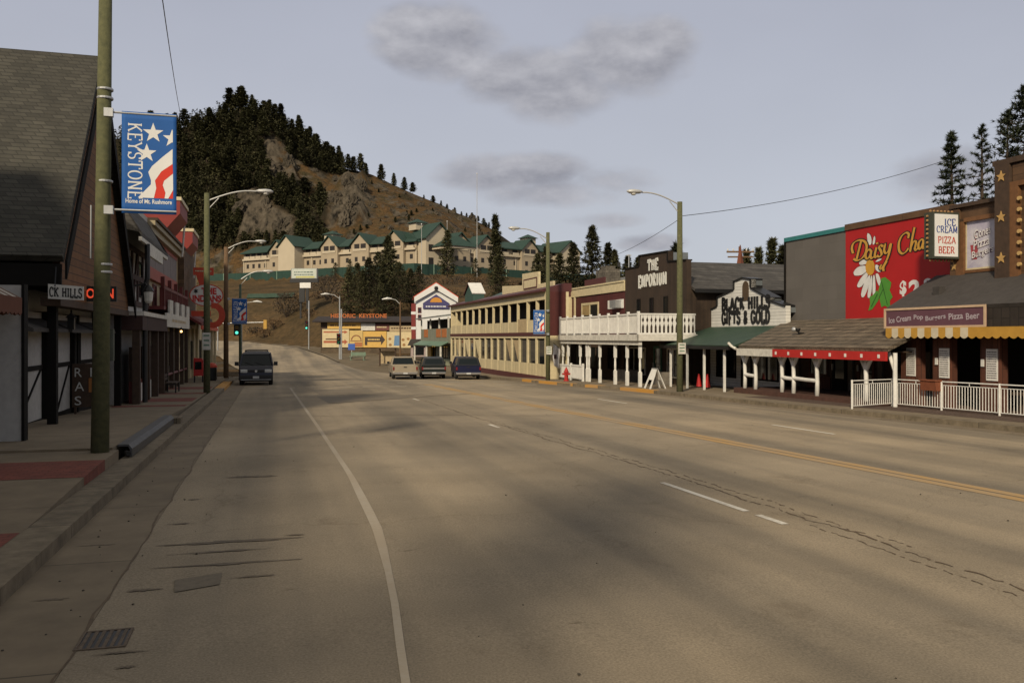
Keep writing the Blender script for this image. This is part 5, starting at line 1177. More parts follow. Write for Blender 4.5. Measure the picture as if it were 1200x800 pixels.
def balcony():
    B = street_thing('white_balcony', 'white railed balcony on turned white posts along the dark brown store', 'balcony', 45, 19.4, -.6)
    t0 = 17.8; s0, s1 = 39.3, 51.3; zf = 2.16; zt = 3.28
    B.add('floor', white_old, box(t0-.08, 20.98, s0-.06, s1, 1.98, zf)); B.add('fascia', white_old, box(t0-.14, t0-.08, s0-.12, s1, 1.92, 2.24), box(t0-.14, 20.98, s0-.12, s0-.06, 1.92, 2.24)); B.add('beam', white_old, box(t0-.02, t0+.16, s0, s1, 1.70, 1.98)); B.add('ceiling', mat('tan_soffit', (.16, .11, .07)), box(t0+.2, 20.95, s0+.02, s1, 1.93, 1.975))
    n = 9
    for i in range(n+1):
        s = s0+(s1-s0)*i/n; B.add('railing_post', white, box(t0-.06, t0+.06, s-.06 if i else s, s+.06 if i else s+.13, zf, zt+.12))
    for i in range(n):
        a, b_ = s0+(s1-s0)*i/n+.06, s0+(s1-s0)*(i+1)/n-.06
        r = B.add('rail', white, box(t0-.05, t0+.05, a, b_, zt-.06, zt+.02), box(t0-.03, t0+.03, a, b_, zf+.14, zf+.21)); B.add('balusters', white, *[box(t0-.018, t0+.018, a+.135*j+.03, a+.135*j+.062, zf+.21, zt-.06) for j in range(9)], parent=r)
    # end panel: cut-out boards with diamonds
    e = B.add('end_rail', white, box(t0+.06, 20.95, s0, s0+.08, zt-.06, zt+.02), box(t0+.06, 20.95, s0, s0+.08, zf+.06, zf+.16)); m = 13; w = (20.9-t0-.1)/m; P = []
    for j in range(m):
        c = t0+.12+w*(j+.5); k = w/2
        for sg in (-1, 1): P.append(prism([(c+sg*k, zf+.16), (c+sg*k*.55, zf+.16), (c+sg*k*.55, zf+.46), (c+sg*k*.12, zf+.62), (c+sg*k*.12, zf+.66), (c+sg*k*.6, zf+.80), (c+sg*k*.12, zf+.95), (c+sg*k*.12, zt-.06), (c+sg*k, zt-.06)], 'y', s0+.025, s0+.055))
    B.add('cut_out_boards', white, *P, parent=e)
    for px in (756, 735, 721, 703, 690.5, 688, 680, 666, 652.5):
        t = 17.95; s = min(51.2, sa(px, t)); zb = Gs(s, t)+.15
        if px == 756: s = 39.5
        p = B.add('column', white, box(t-.075, t+.075, s-.075, s+.075, zb, zb+.75), lathe((t, s, zb+.75), [(.075, 0), (.055, .06), (.062, .3), (.05, .6), (.06, .7)], 10), box(t-.07, t+.07, s-.07, s+.07, zb+1.45, 1.70))
balcony()
def burgundy():
    B = street_thing('burgundy_store', 'burgundy boarded store front with cream parapet and one cream framed window', 'store', 55, 24, -.7)
    T = 21.02; s0, s1 = 48.42, 63
    B.add('wall', maroon, box(T, 32, s0, s1, -1, 4.95)); B.add('parapet', cream, box(T-.08, T+.3, s0, s1, 4.95, 5.5), box(T-.14, T+.36, s0, s1, 5.5, 5.6)); B.add('roof', rolled, box(T+.3, 32, s0, s1, 4.95, 5.05))
    a, b_ = sa(702, T), sa(682, T); window(B, cream, T, a, b_, 3.25, 4.45, -1, fw=.16, mull=1); B.add('blind', paint('tan_blind', (.35, .25, .12)), box(T-.03, T-.023, (a+b_)/2+.05, b_-.12, 3.6, 4.3))
    B.add('corner_board', cream, box(T-.08, T, 57.2, 57.4, 2.2, 4.95)); 
    B.add('air_conditioner', white, box(T-.05, T+.002, sa(731, T), sa(713, T), 3.9, 4.45), label='pale window frame'); B.add('air_conditioner', steel, box(T-.45, T-.05, sa(729, T), sa(722, T), 3.92, 4.4))
    c, zc = pp(711, 330, 24.5); B.add('chimney', mat('rough_stone', (.16, .14, .11), pattern='brick', size=(.3, .2), amt=.5), box(24, 25.2, c-.9, c+.9, 5.0, zc+.9), box(24.2, 25, c-.5, c+.5, zc+.9, zc+1.15)); B.add('roof_tank', steel, box(25, 26.2, 55.5, 58.5, 5.05, 6.5)); B.add('roof_sign', maroon_trim, box(T+.4, T+.5, 52.8, 56.5, 5.6, 6.1))
    B.add('lower_front', wood_dark, box(T-.1, T-.002, s0, s1, -1, 1.95)); 
    for s in (49, 52, 55): window(B, wood_dark, T-.1, s, s+2, 0, 1.5, -1, mull=1)
burgundy()
def fence_white():
    B = street_thing('picket_fence', 'low white picket fence under the far end of the white balcony', 'fence', 49, 17.7)
    for a, b_ in ((46.9, 48.9), (48.95, 51.2)):
        za = Gs(a, 17.7)+.15
        B.add('post', white, box(17.64, 17.76, a, a+.12, za, za+1.05)); B.add('rail', white, box(17.66, 17.74, a+.12, b_, za+.86, za+.95), box(17.67, 17.73, a+.12, b_, za+.12, za+.2)); B.add('pickets', white, *[box(17.685, 17.715, a+.2+.16*i, a+.29+.16*i, za+.2, za+.86) for i in range(int((b_-a-.2)/.16))])
fence_white()
def hydrant():
    s, t = sa(663.6, 17.0), 17.0; z = Gs(s, t)+.155; B = street_thing('fire_hydrant', 'red fire hydrant before the white picket fence', 'fire hydrant', s, t, z)
    m = paint('hydrant_red', (.36, .02, .015)); B.add('barrel', m, lathe((t, s, z), [(.17, 0), (.17, .05), (.12, .06), (.12, .5), (.16, .51), (.16, .56), (.12, .58), (.1, .68), (.04, .76), (.04, .82)], 14)); B.add('nozzle', m, tube([(t-.24, s, z+.42), (t+.24, s, z+.42)], .06, 10), tube([(t, s, z+.42), (t, s-.22, z+.42)], .075, 10))
hydrant()
def sandwich_board():
    s = sa(767.5, 18.0); t = 18.0; z = Gs(s, t)+.155; B = street_thing('sandwich_board', 'white A-frame sign board standing open on the sidewalk by the balcony', 'sandwich board', s, t, z)
    for sg in (-1, 1):
        B.add('panel', white, place(prism([(-.38, 0), (-.24, 0), (-.2, .45), (.2, .45), (.24, 0), (.38, 0), (.27, 1.0), (-.27, 1.0)], 'z', -.015, .015), (t+sg*.40, s, z), (0, 1, 0), (-sg*.4, 0, 1)))
    B.add('hinge', steel, box(t-.03, t+.03, s-.3, s+.3, z+.93, z+.99))
    B.add('notice', green_trim, place(prism([(-.16, .6), (.16, .6), (.14, .85), (-.14, .85)], 'z', .017, .02), (t-.41, s, z), (0, 1, 0), (.4, 0, 1)))
sandwich_board()
def flag():
    s, t = 50.9, 17.5; z = 1.6; B = street_thing('hanging_flag', 'white and dark flag hanging limp from the balcony beam', 'flag', s, t, z)
    fm = paint('flag_cloth', (.52, .50, .50), rough=.9); V = []; F = []
    for j in range(9):
        for i in range(7): V.append((t-.30+.07*i+.03*math.sin(j), s+.05*math.sin(i*1.6+j*.5), 1.68-.17*j-.04*i))
    F = [(j*7+i, j*7+i+1, j*7+i+8, j*7+i+7) for j in range(8) for i in range(6)]
    c = B.add('cloth', fm, (V, F), smooth=True); so = c.modifiers.new('s', 'SOLIDIFY'); so.thickness = .012
    B.add('stripe', paint('flag_dark', (.05, .02, .03)), box(t-.28, t-.1, s-.07, s-.06, .75, 1.0)); B.add('staff', wood_dark, tube([(t+.35, s, 1.2), (t-.3, s, 1.75)], .018, 6))
flag()

def cream_gallery():
    B = street_thing('cream_gallery_building', 'long two storey cream building with open upper gallery and many posts', 'building', 66, 21, -.75)
    T = 16.95; s0, s1 = 51.5, 81.0; sb = 58.0; zb = Gs(66, T)
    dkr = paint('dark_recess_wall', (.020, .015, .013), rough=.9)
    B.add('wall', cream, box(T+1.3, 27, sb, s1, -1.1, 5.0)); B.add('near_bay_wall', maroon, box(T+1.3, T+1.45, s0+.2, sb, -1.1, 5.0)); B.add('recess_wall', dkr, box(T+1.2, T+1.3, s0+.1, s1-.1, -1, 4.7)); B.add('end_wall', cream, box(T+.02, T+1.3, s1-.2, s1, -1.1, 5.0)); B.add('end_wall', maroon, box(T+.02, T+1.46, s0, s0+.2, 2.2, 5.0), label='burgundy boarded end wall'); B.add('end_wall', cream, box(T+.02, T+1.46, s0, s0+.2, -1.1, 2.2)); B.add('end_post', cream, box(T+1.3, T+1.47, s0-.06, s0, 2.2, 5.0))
    B.add('gallery_floor', wood_dark, box(T, T+1.25, s0+.2, s1-.2, 2.0, 2.3)); B.add('floor_band', cream, box(T-.06, T, s0, s1, 2.02, 2.18)); B.add('floor_molding', maroon_trim, box(T-.10, T-.06, s0, s1, 2.18, 2.42))
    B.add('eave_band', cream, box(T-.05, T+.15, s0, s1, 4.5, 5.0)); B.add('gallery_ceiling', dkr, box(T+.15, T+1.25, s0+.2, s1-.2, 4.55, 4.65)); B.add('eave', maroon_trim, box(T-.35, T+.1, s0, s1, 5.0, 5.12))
    B.add('roof', maroon_trim, prism([(T-.35, 5.12), (T+1.2, 5.55), (27.2, 5.55), (27.2, 5.0), (T+.1, 5.0)], 'y', sb, s1-.002), prism([(T-.35, 5.12), (T+1.2, 5.55), (T+1.7, 5.55), (T+1.7, 5.0), (T+.1, 5.0)], 'y', s0, sb-.002))
    n = 10
    for i in range(n+1):
        s = sb+(s1-sb)*i/n-(.15 if i == n else 0); B.add('gallery_post', cream, box(T-.03, T+.14, s, s+.15, 2.42, 4.5))
    for i in range(n):
        a, b_ = sb+(s1-sb)*i/n+.15, sb+(s1-sb)*(i+1)/n; B.add('gallery_panel', mat('cream_vertical_boards', (.52, .44, .27), pattern='boards', size=(4, .32), mortar=.02, dark=.45, amt=.15), box(T, T+.06, a, b_, 2.42, 3.18))
    # nearer bay
    for s in (51.55, 53.5, 55.6): B.add('gallery_post', cream, box(T-.04, T+.16, s, s+.17, 2.42, 4.5))
    B.add('gallery_panel', cream, box(T, T+.06, 51.7, 55.6, 2.42, 3.25)); B.add('board_panel', tanp, box(T-.02, T+.06, 55.75, 57.9, 2.3, 3.35))
    # ground floor: posts, dark panes, boarded base with scalloped foot, maroon plinth
    m = 15; w = (s1-s0)/m; cvb = MATS['cream_vertical_boards']
    for i in range(m+1):
        s = s0+w*i-(.26 if i == m else 0); B.add('pillar', cream, box(T-.05, T+.12, s, s+.26, -.5, 2.02))
    for i in range(m):
        a, b_ = s0+w*i+.26, s0+w*(i+1); k = random.Random(i).random()
        B.add('base_panel', cvb, prism([(a, .36), (a, -.42)]+[(lerp(a, b_, (j+.5)/3), -.52 if j % 2 == 0 else -.42) for j in range(3)]+[(b_, -.42), (b_, .36)], 'x', T-.03, T+.05)); B.add('window', glass, box(T+.06, T+.09, a, b_, .36, 1.9))
        if i in (3, 4, 9, 11, 13): B.add('curtain', cream if k > .4 else tanp, prism([(a+.1, 1.9), (b_-.1, 1.9), (a+.35+.5*k, .5)], 'x', T+.03, T+.05))
    B.add('plinth', maroon_trim, box(T-.06, T+.2, s0, s1, -1.2, -.42))
    # parapets and dormer on the roof
    PT = T+1.0
    pts = [pp(x, y, PT) for x, y in ((599, 338), (612, 334), (612, 321), (631, 318), (631, 333), (648, 329))]
    B.add('parapet', cream, prism([(pts[0][0], 5.1)]+pts+[(pts[-1][0], 5.1)], 'x', PT, PT+.15)); a, b_ = pts[3][0]+.3, pts[2][0]-.4
    B.add('parapet_window', maroon_trim, box(PT-.03, PT, a, b_, 5.55, 6.3), label='small framed notice on the parapet'); B.add('parapet_notice', cream, box(PT-.04, PT-.03, a+.15, b_-.15, 5.65, 6.2)); B.add('parapet', cream, prism([(61.0, 5.1), (61.0, 5.95), (66.2, 6.2), (66.2, 5.1)], 'x', PT+.1, PT+.25))
    gm = paint('dark_green_dormer', (.035, .075, .060)); B.add('dormer', gm, prism([(72.6, 5.15), (72.6, 5.9), (74.2, 6.7), (75.8, 5.9), (75.8, 5.15)], 'x', T+.2, T+1.2)); B.add('dormer_roof', white, quadslab([(T+.1, 72.5, 5.95), (T+1.3, 72.5, 5.95), (T+1.3, 74.2, 6.95), (T+.1, 74.2, 6.95)], .08)); B.add('dormer_roof', maroon_trim, quadslab([(T+.1, 74.2, 6.95), (T+1.3, 74.2, 6.95), (T+1.3, 76, 5.95), (T+.1, 76, 5.95)], .08))
    B.add('upper_roof', gm, prism([(T+1.2, 5.5), (T+3.2, 6.3), (T+6, 6.3), (T+6, 5.5)], 'y', 66.5, 71.0))
cream_gallery()
def green_grey():
    B = street_thing('grey_green_building', 'grey green two storey building with orange shutters beside the cream gallery', 'building', 90, 21, -.8)
    T = 16.95; s0, s1 = 82.2, 98
    B.add('wall', grey_green, box(T+.8, 26, s0, s1, -1.1, 4.0)); B.add('upper_front', grey_green, box(T, T+.8, s0, s1, 1.95, 3.0)); B.add('roof', mat('grey_metal_roof', (.22, .24, .24), rough=.5, metal=.3), quadslab([(T-.7, s0, 4.25), (T-.7, s1, 4.25), (26.2, s1, 5.6), (26.2, s0, 5.6)][::-1], .15)); B.add('upper_recess', timber, box(T+.7, T+.8, s0+.2, s1-.2, 3.0, 4.0))
    for s in (83.2, 86.2, 93.5): B.add('shutter', paint('orange_shutter', (.36, .12, .035)), box(T-.05, T, s, s+1.1, 2.1, 2.95), box(T-.05, T, s+1.25, s+2.3, 2.1, 2.95))
    B.add('canopy', green_trim, prism([(T-.9, 1.2), (T-.9, 1.3), (T, 1.7), (T, 1.6)], 'y', s0, s1)); B.add('band', grey_green, box(T-.02, T+.3, s0, s1, 1.5, 1.95))
    B.add('post', white_old, *[box(T-.85, T-.7, s, s+.2, -1, 1.2) for s in (s0+.05, 90, s1-.3)]); B.add('upper_post', white_old, *[box(T-.05, T+.1, s, s+.18, 3.0, 4.1) for s in (s0+.05, 87, 92, s1-.3)])
    for s in (82.8, 86.2, 93): window(B, timber, T+.8, s, s+2.6, -.1, 1.2, -1, mull=1)
    B.add('awning_strip', paint('ochre_cloth', (.35, .22, .05)), box(T+.5, T+.7, 94.5, 97.5, -.2, 1.0)); B.add('base_panel', mat('pale_green_boards', (.28, .30, .20), pattern='boards', size=(3, .3), amt=.2, dark=.6), box(T+.62, T+.79, s0, 92, -1, -.12))
green_grey()

# ------------------------------------------------------------------ across the far junction
def motel_tower():
    x, y, _ = XY(511, 395, 108); z = G(y)-.1; B = Thing('gabled_tower', 'tall white gabled tower with red roof edge and purple sun sign', 'tower', (x, y, z), R(8)); b0 = -.5
    wt = paint('tower_white', (.60, .60, .58), amt=.1); w = 2.55; e = 7.25-z; a = 8.85-z
    B.add('wall', wt, prism([(-w, b0), (w, b0), (w, e), (0, a), (-w, e)], 'y', 0, 7)); B.add('roof', redor, quadslab([(-w-.3, -.3, e-.05), (-w-.3, 7.3, e-.05), (0, 7.3, a+.2), (0, -.3, a+.2)][::-1], .2), quadslab([(0, -.3, a+.2), (0, 7.3, a+.2), (w+.3, 7.3, e-.05), (w+.3, -.3, e-.05)][::-1], .2))
    B.add('gable_board', wt, quadslab([(-w-.2, -.32, e-.1), (0, -.32, a+.08), (0, -.32, a-.75), (-w-.2, -.32, e-.75)], .1), quadslab([(0, -.32, a+.08), (w+.2, -.32, e-.1), (w+.2, -.32, e-.75), (0, -.32, a-.75)], .1))
    pu = paint('sign_purple', (.050, .045, .135)); sg = B.add('sun_sign', pu, prism([(-1.65, e-1.55), (1.65, e-1.55), (1.65, e-.85), (0, e+.25), (-1.65, e-.85)], 'y', -.2, -.02))
    B.add('sun', paint('sun_orange', (.50, .22, .03)), sheet([(.75*math.cos(R(i*12)), -.21, e-.75+.62*math.sin(R(i*12))) for i in range(16)]), parent=sg); B.add('lettering', wt, place(scribble(2.6, .35, 1, 3), (-1.3, -.212, e-1.45), (1, 0, 0), (0, 0, 1)), parent=sg)
    B.add('emblem', blackp, lathe((0, -.36, a-.85), [(.01, 0), (.25, .1), (.28, .35), (.18, .5)], 8))
    rb = mat('red_brick', (.22, .035, .03), pattern='brick', size=(.3, .15), amt=.2); B.add('corner_pier', rb, box(-w-.55, -w, -.05, .6, b0, e-.9)); B.add('corner_stone', wt, *[box(-w-.58, -w+.02, -.07, .62, b0+1.9*i, b0+1.9*i+.35) for i in range(4)])
    wn = B.add('window', darkred, *[box(-w+.25, -w+.7, -.05, -.004, e-2.1-.9*i, e-1.4-.9*i) for i in range(2)]); B.add('pane', glass, *[box(-w+.33, -w+.62, -.06, -.05, e-2.0-.9*i, e-1.5-.9*i) for i in range(2)], parent=wn)
    B.add('lower_roof', rolled, prism([(-3.6, 1.3), (1.5, 1.3), (.8, 2.1), (-3.2, 2.1)], 'y', -2.2, -.05)); B.add('lower_wall', mat('pale_pink_wall', (.36, .29, .27), amt=.25), box(-3.2, 1.3, -1.8, -.06, b0, 1.3)); B.add('lower_window', glass, box(-2.9, -1.6, -1.82, -1.8, .1, 1.1))
motel_tower()
def billboard_building():
    x0, y, _ = XY(372, 395, 112); x1 = XY(491, 395, 112)[0]; z = G(y); L = x1-x0; B = Thing('billboard_building', 'low brown building fronted with yellow billboards and arrows under a flat roof', 'building', (x0, y, z-.3), 0)
    zz = lambda py: 2.1+(395-py)*.112-(z-.3); X = lambda px: (px-372)*.112
    B.add('wall', wood_dark, box(.3, L, .6, 12, -.6, zz(377))); B.add('base_wall', mat('brown_stone_wall', (.12, .085, .05), pattern='brick', size=(.6, .3), amt=.4, dark=.5), box(.4, L-.2, .45, .6, -.6, zz(408)))
    B.add('roof', mat('dark_brown_roof', (.028, .020, .018)), prism([(-.45, zz(377.5)), (-.45, zz(376)), (3, zz(370)), (12.5, zz(370)), (12.5, zz(377.5))], 'x', -.6, L+.5))
    ol = mat('orange_letters', (.42, .12, .03)); B.add('roof_lettering', ol, place(words('HISTORIC  KEYSTONE', .55, X(453)-X(387), bold=.03, ext=0), (X(387), .3, zz(372.3)), (1, 0, 0), (0, 0, 1)))
    yw = [paint('billboard_cream', (.52, .43, .25)), paint('billboard_yellow', (.55, .34, .08)), paint('billboard_gold', (.50, .36, .13))]; wm = white_old
    def bb(pa, pb, ya, yb, m, name='billboard', d=.45, label=None): return B.add(name, m, box(X(pa), X(pb), d-.12, d, zz(yb), zz(ya)), label=label)
    def on(par, m, *pr): B.add('print', m, *pr, parent=par)
    f = .328
    b = bb(377, 408.5, 385.5, 407, yw[0], label='cream billboard with two long arrows')
    arr = lambda pa, pb, yc, hh: sheet([(X(pa), f, zz(yc+hh*.4)), (X(pb)-.45, f, zz(yc+hh*.4)), (X(pb)-.45, f, zz(yc+hh)), (X(pb), f, zz(yc)), (X(pb)-.45, f, zz(yc-hh)), (X(pb)-.45, f, zz(yc-hh*.4)), (X(pa), f, zz(yc-hh*.4))])
    on(b, paint('arrow_red', (.32, .08, .03)), arr(378.5, 407, 389, 2), arr(378.5, 407, 400.5, 3.2)); on(b, paint('arrow_brown', (.10, .05, .025)), sheet([(X(381), f-.004, zz(398)), (X(400), f-.004, zz(398)), (X(400), f-.004, zz(396.5)), (X(381), f-.004, zz(396.5))]))
    b = bb(383, 422, 377.8, 385, yw[1], label='narrow yellow billboard'); on(b, paint('arrow_brown', (.10, .05, .025)), place(scribble(3.6, .5, 1, 15), (X(386), f, zz(383.5)), (1, 0, 0), (0, 0, 1))); b = bb(422.5, 439, 378.5, 387, wm, label='grey white billboard'); on(b, steel, place(scribble(1.4, .5, 2, 5), (X(424), f, zz(385)), (1, 0, 0), (0, 0, 1)))
    b = bb(439.5, 455.5, 379.5, 387, paint('billboard_maroon', (.13, .04, .03)), label='maroon billboard'); on(b, yw[0], place(scribble(1.3, .4, 1, 6), (X(441), f, zz(385)), (1, 0, 0), (0, 0, 1)))
    b = bb(456, 484, 381, 388, tanp, label='tan billboard strip'); on(b, wood_dark, place(scribble(2.6, .45, 1, 16), (X(458), f, zz(386.5)), (1, 0, 0), (0, 0, 1)))
    b = bb(409, 424.5, 387, 407, yw[2], label='gold billboard with a round arch'); on(b, paint('arch_brown', (.20, .08, .03)), place(ribbon(arc(0, 0, .62, .62, 0, 180, 12), .16, .16, 0, 0), (X(417), f, zz(398.5)), (1, 0, 0), (0, 0, 1)), sheet([(X(410), f, zz(400)), (X(424), f, zz(400)), (X(424), f, zz(399)), (X(410), f, zz(399))])); on(b, paint('panel_rust', (.33, .12, .04)), sheet([(X(415), f, zz(406.3)), (X(424), f, zz(406.3)), (X(424), f, zz(401)), (X(415), f, zz(401))]))
    b = bb(425, 452.5, 388, 407, yw[1], label='yellow billboard with a big dark arrow'); on(b, paint('arrow_dark', (.035, .022, .016)), sheet([(X(427), f, zz(404.5)), (X(430), f, zz(404.5)), (X(430), f, zz(400.5)), (X(446), f, zz(400.5)), (X(446), f, zz(404.5)), (X(451), f, zz(398)), (X(446), f, zz(391.5)), (X(446), f, zz(394.5)), (X(427), f, zz(394.5))]))
    on(b, yw[2], place(scribble(1.6, .5, 1, 9), (X(430.5), f-.008, zz(400)), (1, 0, 0), (0, 0, 1)))
    b = bb(453, 484, 388.5, 407.5, yw[0], label='cream billboard with a blue patch and small dots'); on(b, paint('patch_blue', (.10, .20, .34)), sheet([(X(461), f, zz(405)), (X(468), f, zz(405)), (X(469), f, zz(393)), (X(462), f, zz(393))])); on(b, paint('dots_mixed', (.25, .13, .04)), *[sheet([(X(px)+.22*math.cos(i*1.05), f, zz(py)+.2*math.sin(i*1.05)) for i in range(6)]) for px, py in ((456.5, 397), (457, 404), (472, 398), (478, 397), (473, 404), (480, 403))])
billboard_building()
def far_things():
    # blue notice bin, frame shelter, hedge bench on the verge
    x, y, _ = XY(412, 395, 104); z = G(y); B = Thing('blue_notice', 'small blue notice board on a post before the billboards', 'sign', (x, y, z), 0)
    B.add('board', paint('notice_blue', (.03, .09, .36)), box(-.42, .42, -.05, .05, .85, 1.6)); B.add('post', steel, box(-.04, .04, .05, .12, -.3, 1.5))
    x, y, _ = XY(454, 395, 88); z = G(y); B = Thing('timber_shelter', 'small open timber shelter frame left of the tan pickup', 'shelter', (x, y, z), R(5))
    for a in (-.85, .75):
        for b_ in (0, 1.0): B.add('post', wood_dark, box(a, a+.1, b_, b_+.1, -.3, 1.75))
    B.add('roof', wood_dark, box(-1.0, 1.0, -.15, 1.25, 1.75, 1.87)); B.add('back_panel', tanp, box(-.75, .75, 1.02, 1.06, .2, 1.5))
    x, y, _ = XY(419, 395, 98); z = G(y); B = Thing('green_bench', 'pale green metal bench on the verge below the billboards', 'bench', (x, y, z), R(-8))
    B.add('seat', green_trim, *[box(-.9, .9, -.25+.13*i, -.16+.13*i, .42, .46) for i in range(4)]); B.add('backrest', green_trim, *[box(-.9, .9, .28, .31, .55+.13*i, .64+.13*i) for i in range(3)])
    for a in (-.8, .74): B.add('leg', green_trim, box(a, a+.06, -.25, -.19, -.2, .42), box(a, a+.06, .25, .31, -.2, .95))
far_things()
def pylon():
    x, y, _ = XY(357, 395, 152); z = height(x, y); B = Thing('motel_pylon_sign', 'tall pole sign with pale lit panel over a dark board on the bank', 'sign', (x, y, z-.2), R(-4)); q = lambda py: 2.1+(395-py)*.152-z+.2
    B.add('post', blackp, box(-.85, -.55, -.1, .2, -.4, q(316)), box(.35, .65, -.1, .2, -.4, q(316))); c = B.add('sign_case', mat('grey_sign_case', (.30, .31, .29)), box(-2.35, 2.35, -.35, .4, q(326.5), q(314.5)))
    B.add('sign_face', mat('pale_sign_face', (.46, .50, .44), amt=.15, nscale=1), box(-2.2, 2.2, -.38, -.35, q(326), q(315.2)), parent=c); B.add('print', mat('sign_print', (.12, .17, .15)), place(scribble(3.6, .9, 2, 4), (-1.8, -.39, q(323.5)), (1, 0, 0), (0, 0, 1)), parent=c); B.add('yellow_strip', paint('strip_yellow', (.42, .40, .12)), box(-1.5, 1.9, -.392, -.38, q(325.6), q(323.8)), parent=c)
    B.add('dark_board', blackp, box(-2.6, 2.45, -.3, .35, q(331), q(326.7))); B.add('white_board', white, box(-.75, 1.2, -.4, -.1, q(337.5), q(331.3))); B.add('reader_board', blackp, box(-.9, .1, -.35, -.1, q(354), q(338)), box(.3, .8, -.3, -.1, q(353), q(338)))
pylon()
def signal(px, py, Y, label, m, face_cam, pole=True, arm=0, on=None):
    x, y, zc = XY(px, py, Y); z = height(x+arm, y); B = Thing('traffic_signal', label, 'traffic light', (x+arm, y, z), 0); h = zc-z; a = -arm
    f = -1 if face_cam else 1
    B.add('housing', m, box(a-.22, a+.22, -.16, .16, h-.62, h+.62)); 
    for i, cc in enumerate(((.10, .005, .005), (.10, .06, .005), (.01, .12, .06))):
        lm = mat('green_signal_lens', (.12, .85, .62), emit=1.2, bump=0) if (on == i) else paint('lens%d' % i, cc, rough=.2)
        B.add('lens', lm, tube([(a, f*.165, h+.40-.4*i), (a, f*.19, h+.40-.4*i)], .14, 12)); B.add('visor', m, tube([(a, f*.165, h+.44-.4*i), (a, f*.34, h+.46-.4*i)], .15, 10, cap=False))
    if arm: B.add('mast', steel, tube([(0, 0, -.5), (0, 0, h+.35)], .10, 10)); B.add('arm', steel, tube([(0, 0, h+.15), (a, 0, h+.30), (a+(.3 if a < 0 else -.3), 0, h+.30)], .05, 8))
    elif pole: B.add('mast', steel, tube([(.3, 0, -.5), (.3, 0, h+3.5)], .09, 10)); B.add('bracket', steel, box(a+.2, .32, -.03, .03, h+.45, h+.52), box(a+.2, .32, -.03, .03, h-.5, h-.43))
    return B
ylw = paint('signal_yellow', (.38, .22, .03))
signal(311, 380, 118, 'yellow traffic signal on a long steel mast arm over the far road', ylw, False, arm=-6.6)
signal(359.5, 381, 122, 'dark traffic signal showing green on a thin steel pole at the bank', blackp, True, on=2)
signal(397, 397, 100, 'black traffic signal head on a pole before the cream arrow billboard', blackp, True)
def corner_signal():
    s, t = 62.5, -2.0; z = Gs(s, t); B = street_thing('traffic_signal', 'traffic signal glowing green below the small blue banner on the left', 'traffic light', s, t, z); q = 2.1-.384*0+(395-384)*.0605
    x0 = t+.0; B.add('housing', blackp, box(t-.35, t+.05, s-.15, s+.15, q-.55, q+.55)); B.add('lens', mat('green_signal_lens', (.12, .85, .62)), tube([(t-.15, s-.16, q-.35), (t-.15, s-.18, q-.35)], .11, 12)); B.add('lens', MATS['lens0'], tube([(t-.15, s-.16, q+.35), (t-.15, s-.18, q+.35)], .14, 12)); B.add('lens', MATS['lens1'], tube([(t-.15, s-.16, q), (t-.15, s-.18, q)], .14, 12)); B.add('mast', steel, tube([(t+.15, s, z-.3), (t+.15, s, q+.7)], .07, 10)); B.add('bracket', steel, box(t+.05, t+.2, s-.03, s+.03, q+.3, q+.36))
corner_signal()
def far_lamp(pxb, pyt, Y, arm, label, m, pxa=None):
    x, y, zt = XY(pxb, pyt, Y); z = height(x, y)+.05; B = Thing('street_lamp', label, 'street lamp', (x, y, z), 0, group='street lamps'); h = zt-z
    B.add('pole', m, tube([(0, 0, -.3), (0, 0, h)], [.10, .06], 10)); sg = 1 if arm > 0 else -1
    B.add('arm', alu, tube([(0, 0, h-.3), (arm*.5, 0, h+.15), (arm, 0, h+.25)], .032, 6)); B.add('lamp_head', alu, tube([(arm-sg*.1, 0, h+.25), (arm+sg*.35, 0, h+.28), (arm+sg*.9, 0, h+.2)], [.06, .14, .05], 10))
far_lamp(398, 347, 100, -1.3, 'steel lamp post in front of the cream arrow billboard', steel)
far_lamp(469, 353, 84, -.9, 'brown lamp post behind the tan pickup', pole_brown)
far_lamp(281, 356, 96, 1.6, 'thin far lamp post left of the bank, lamp low over the far road', pole_green)

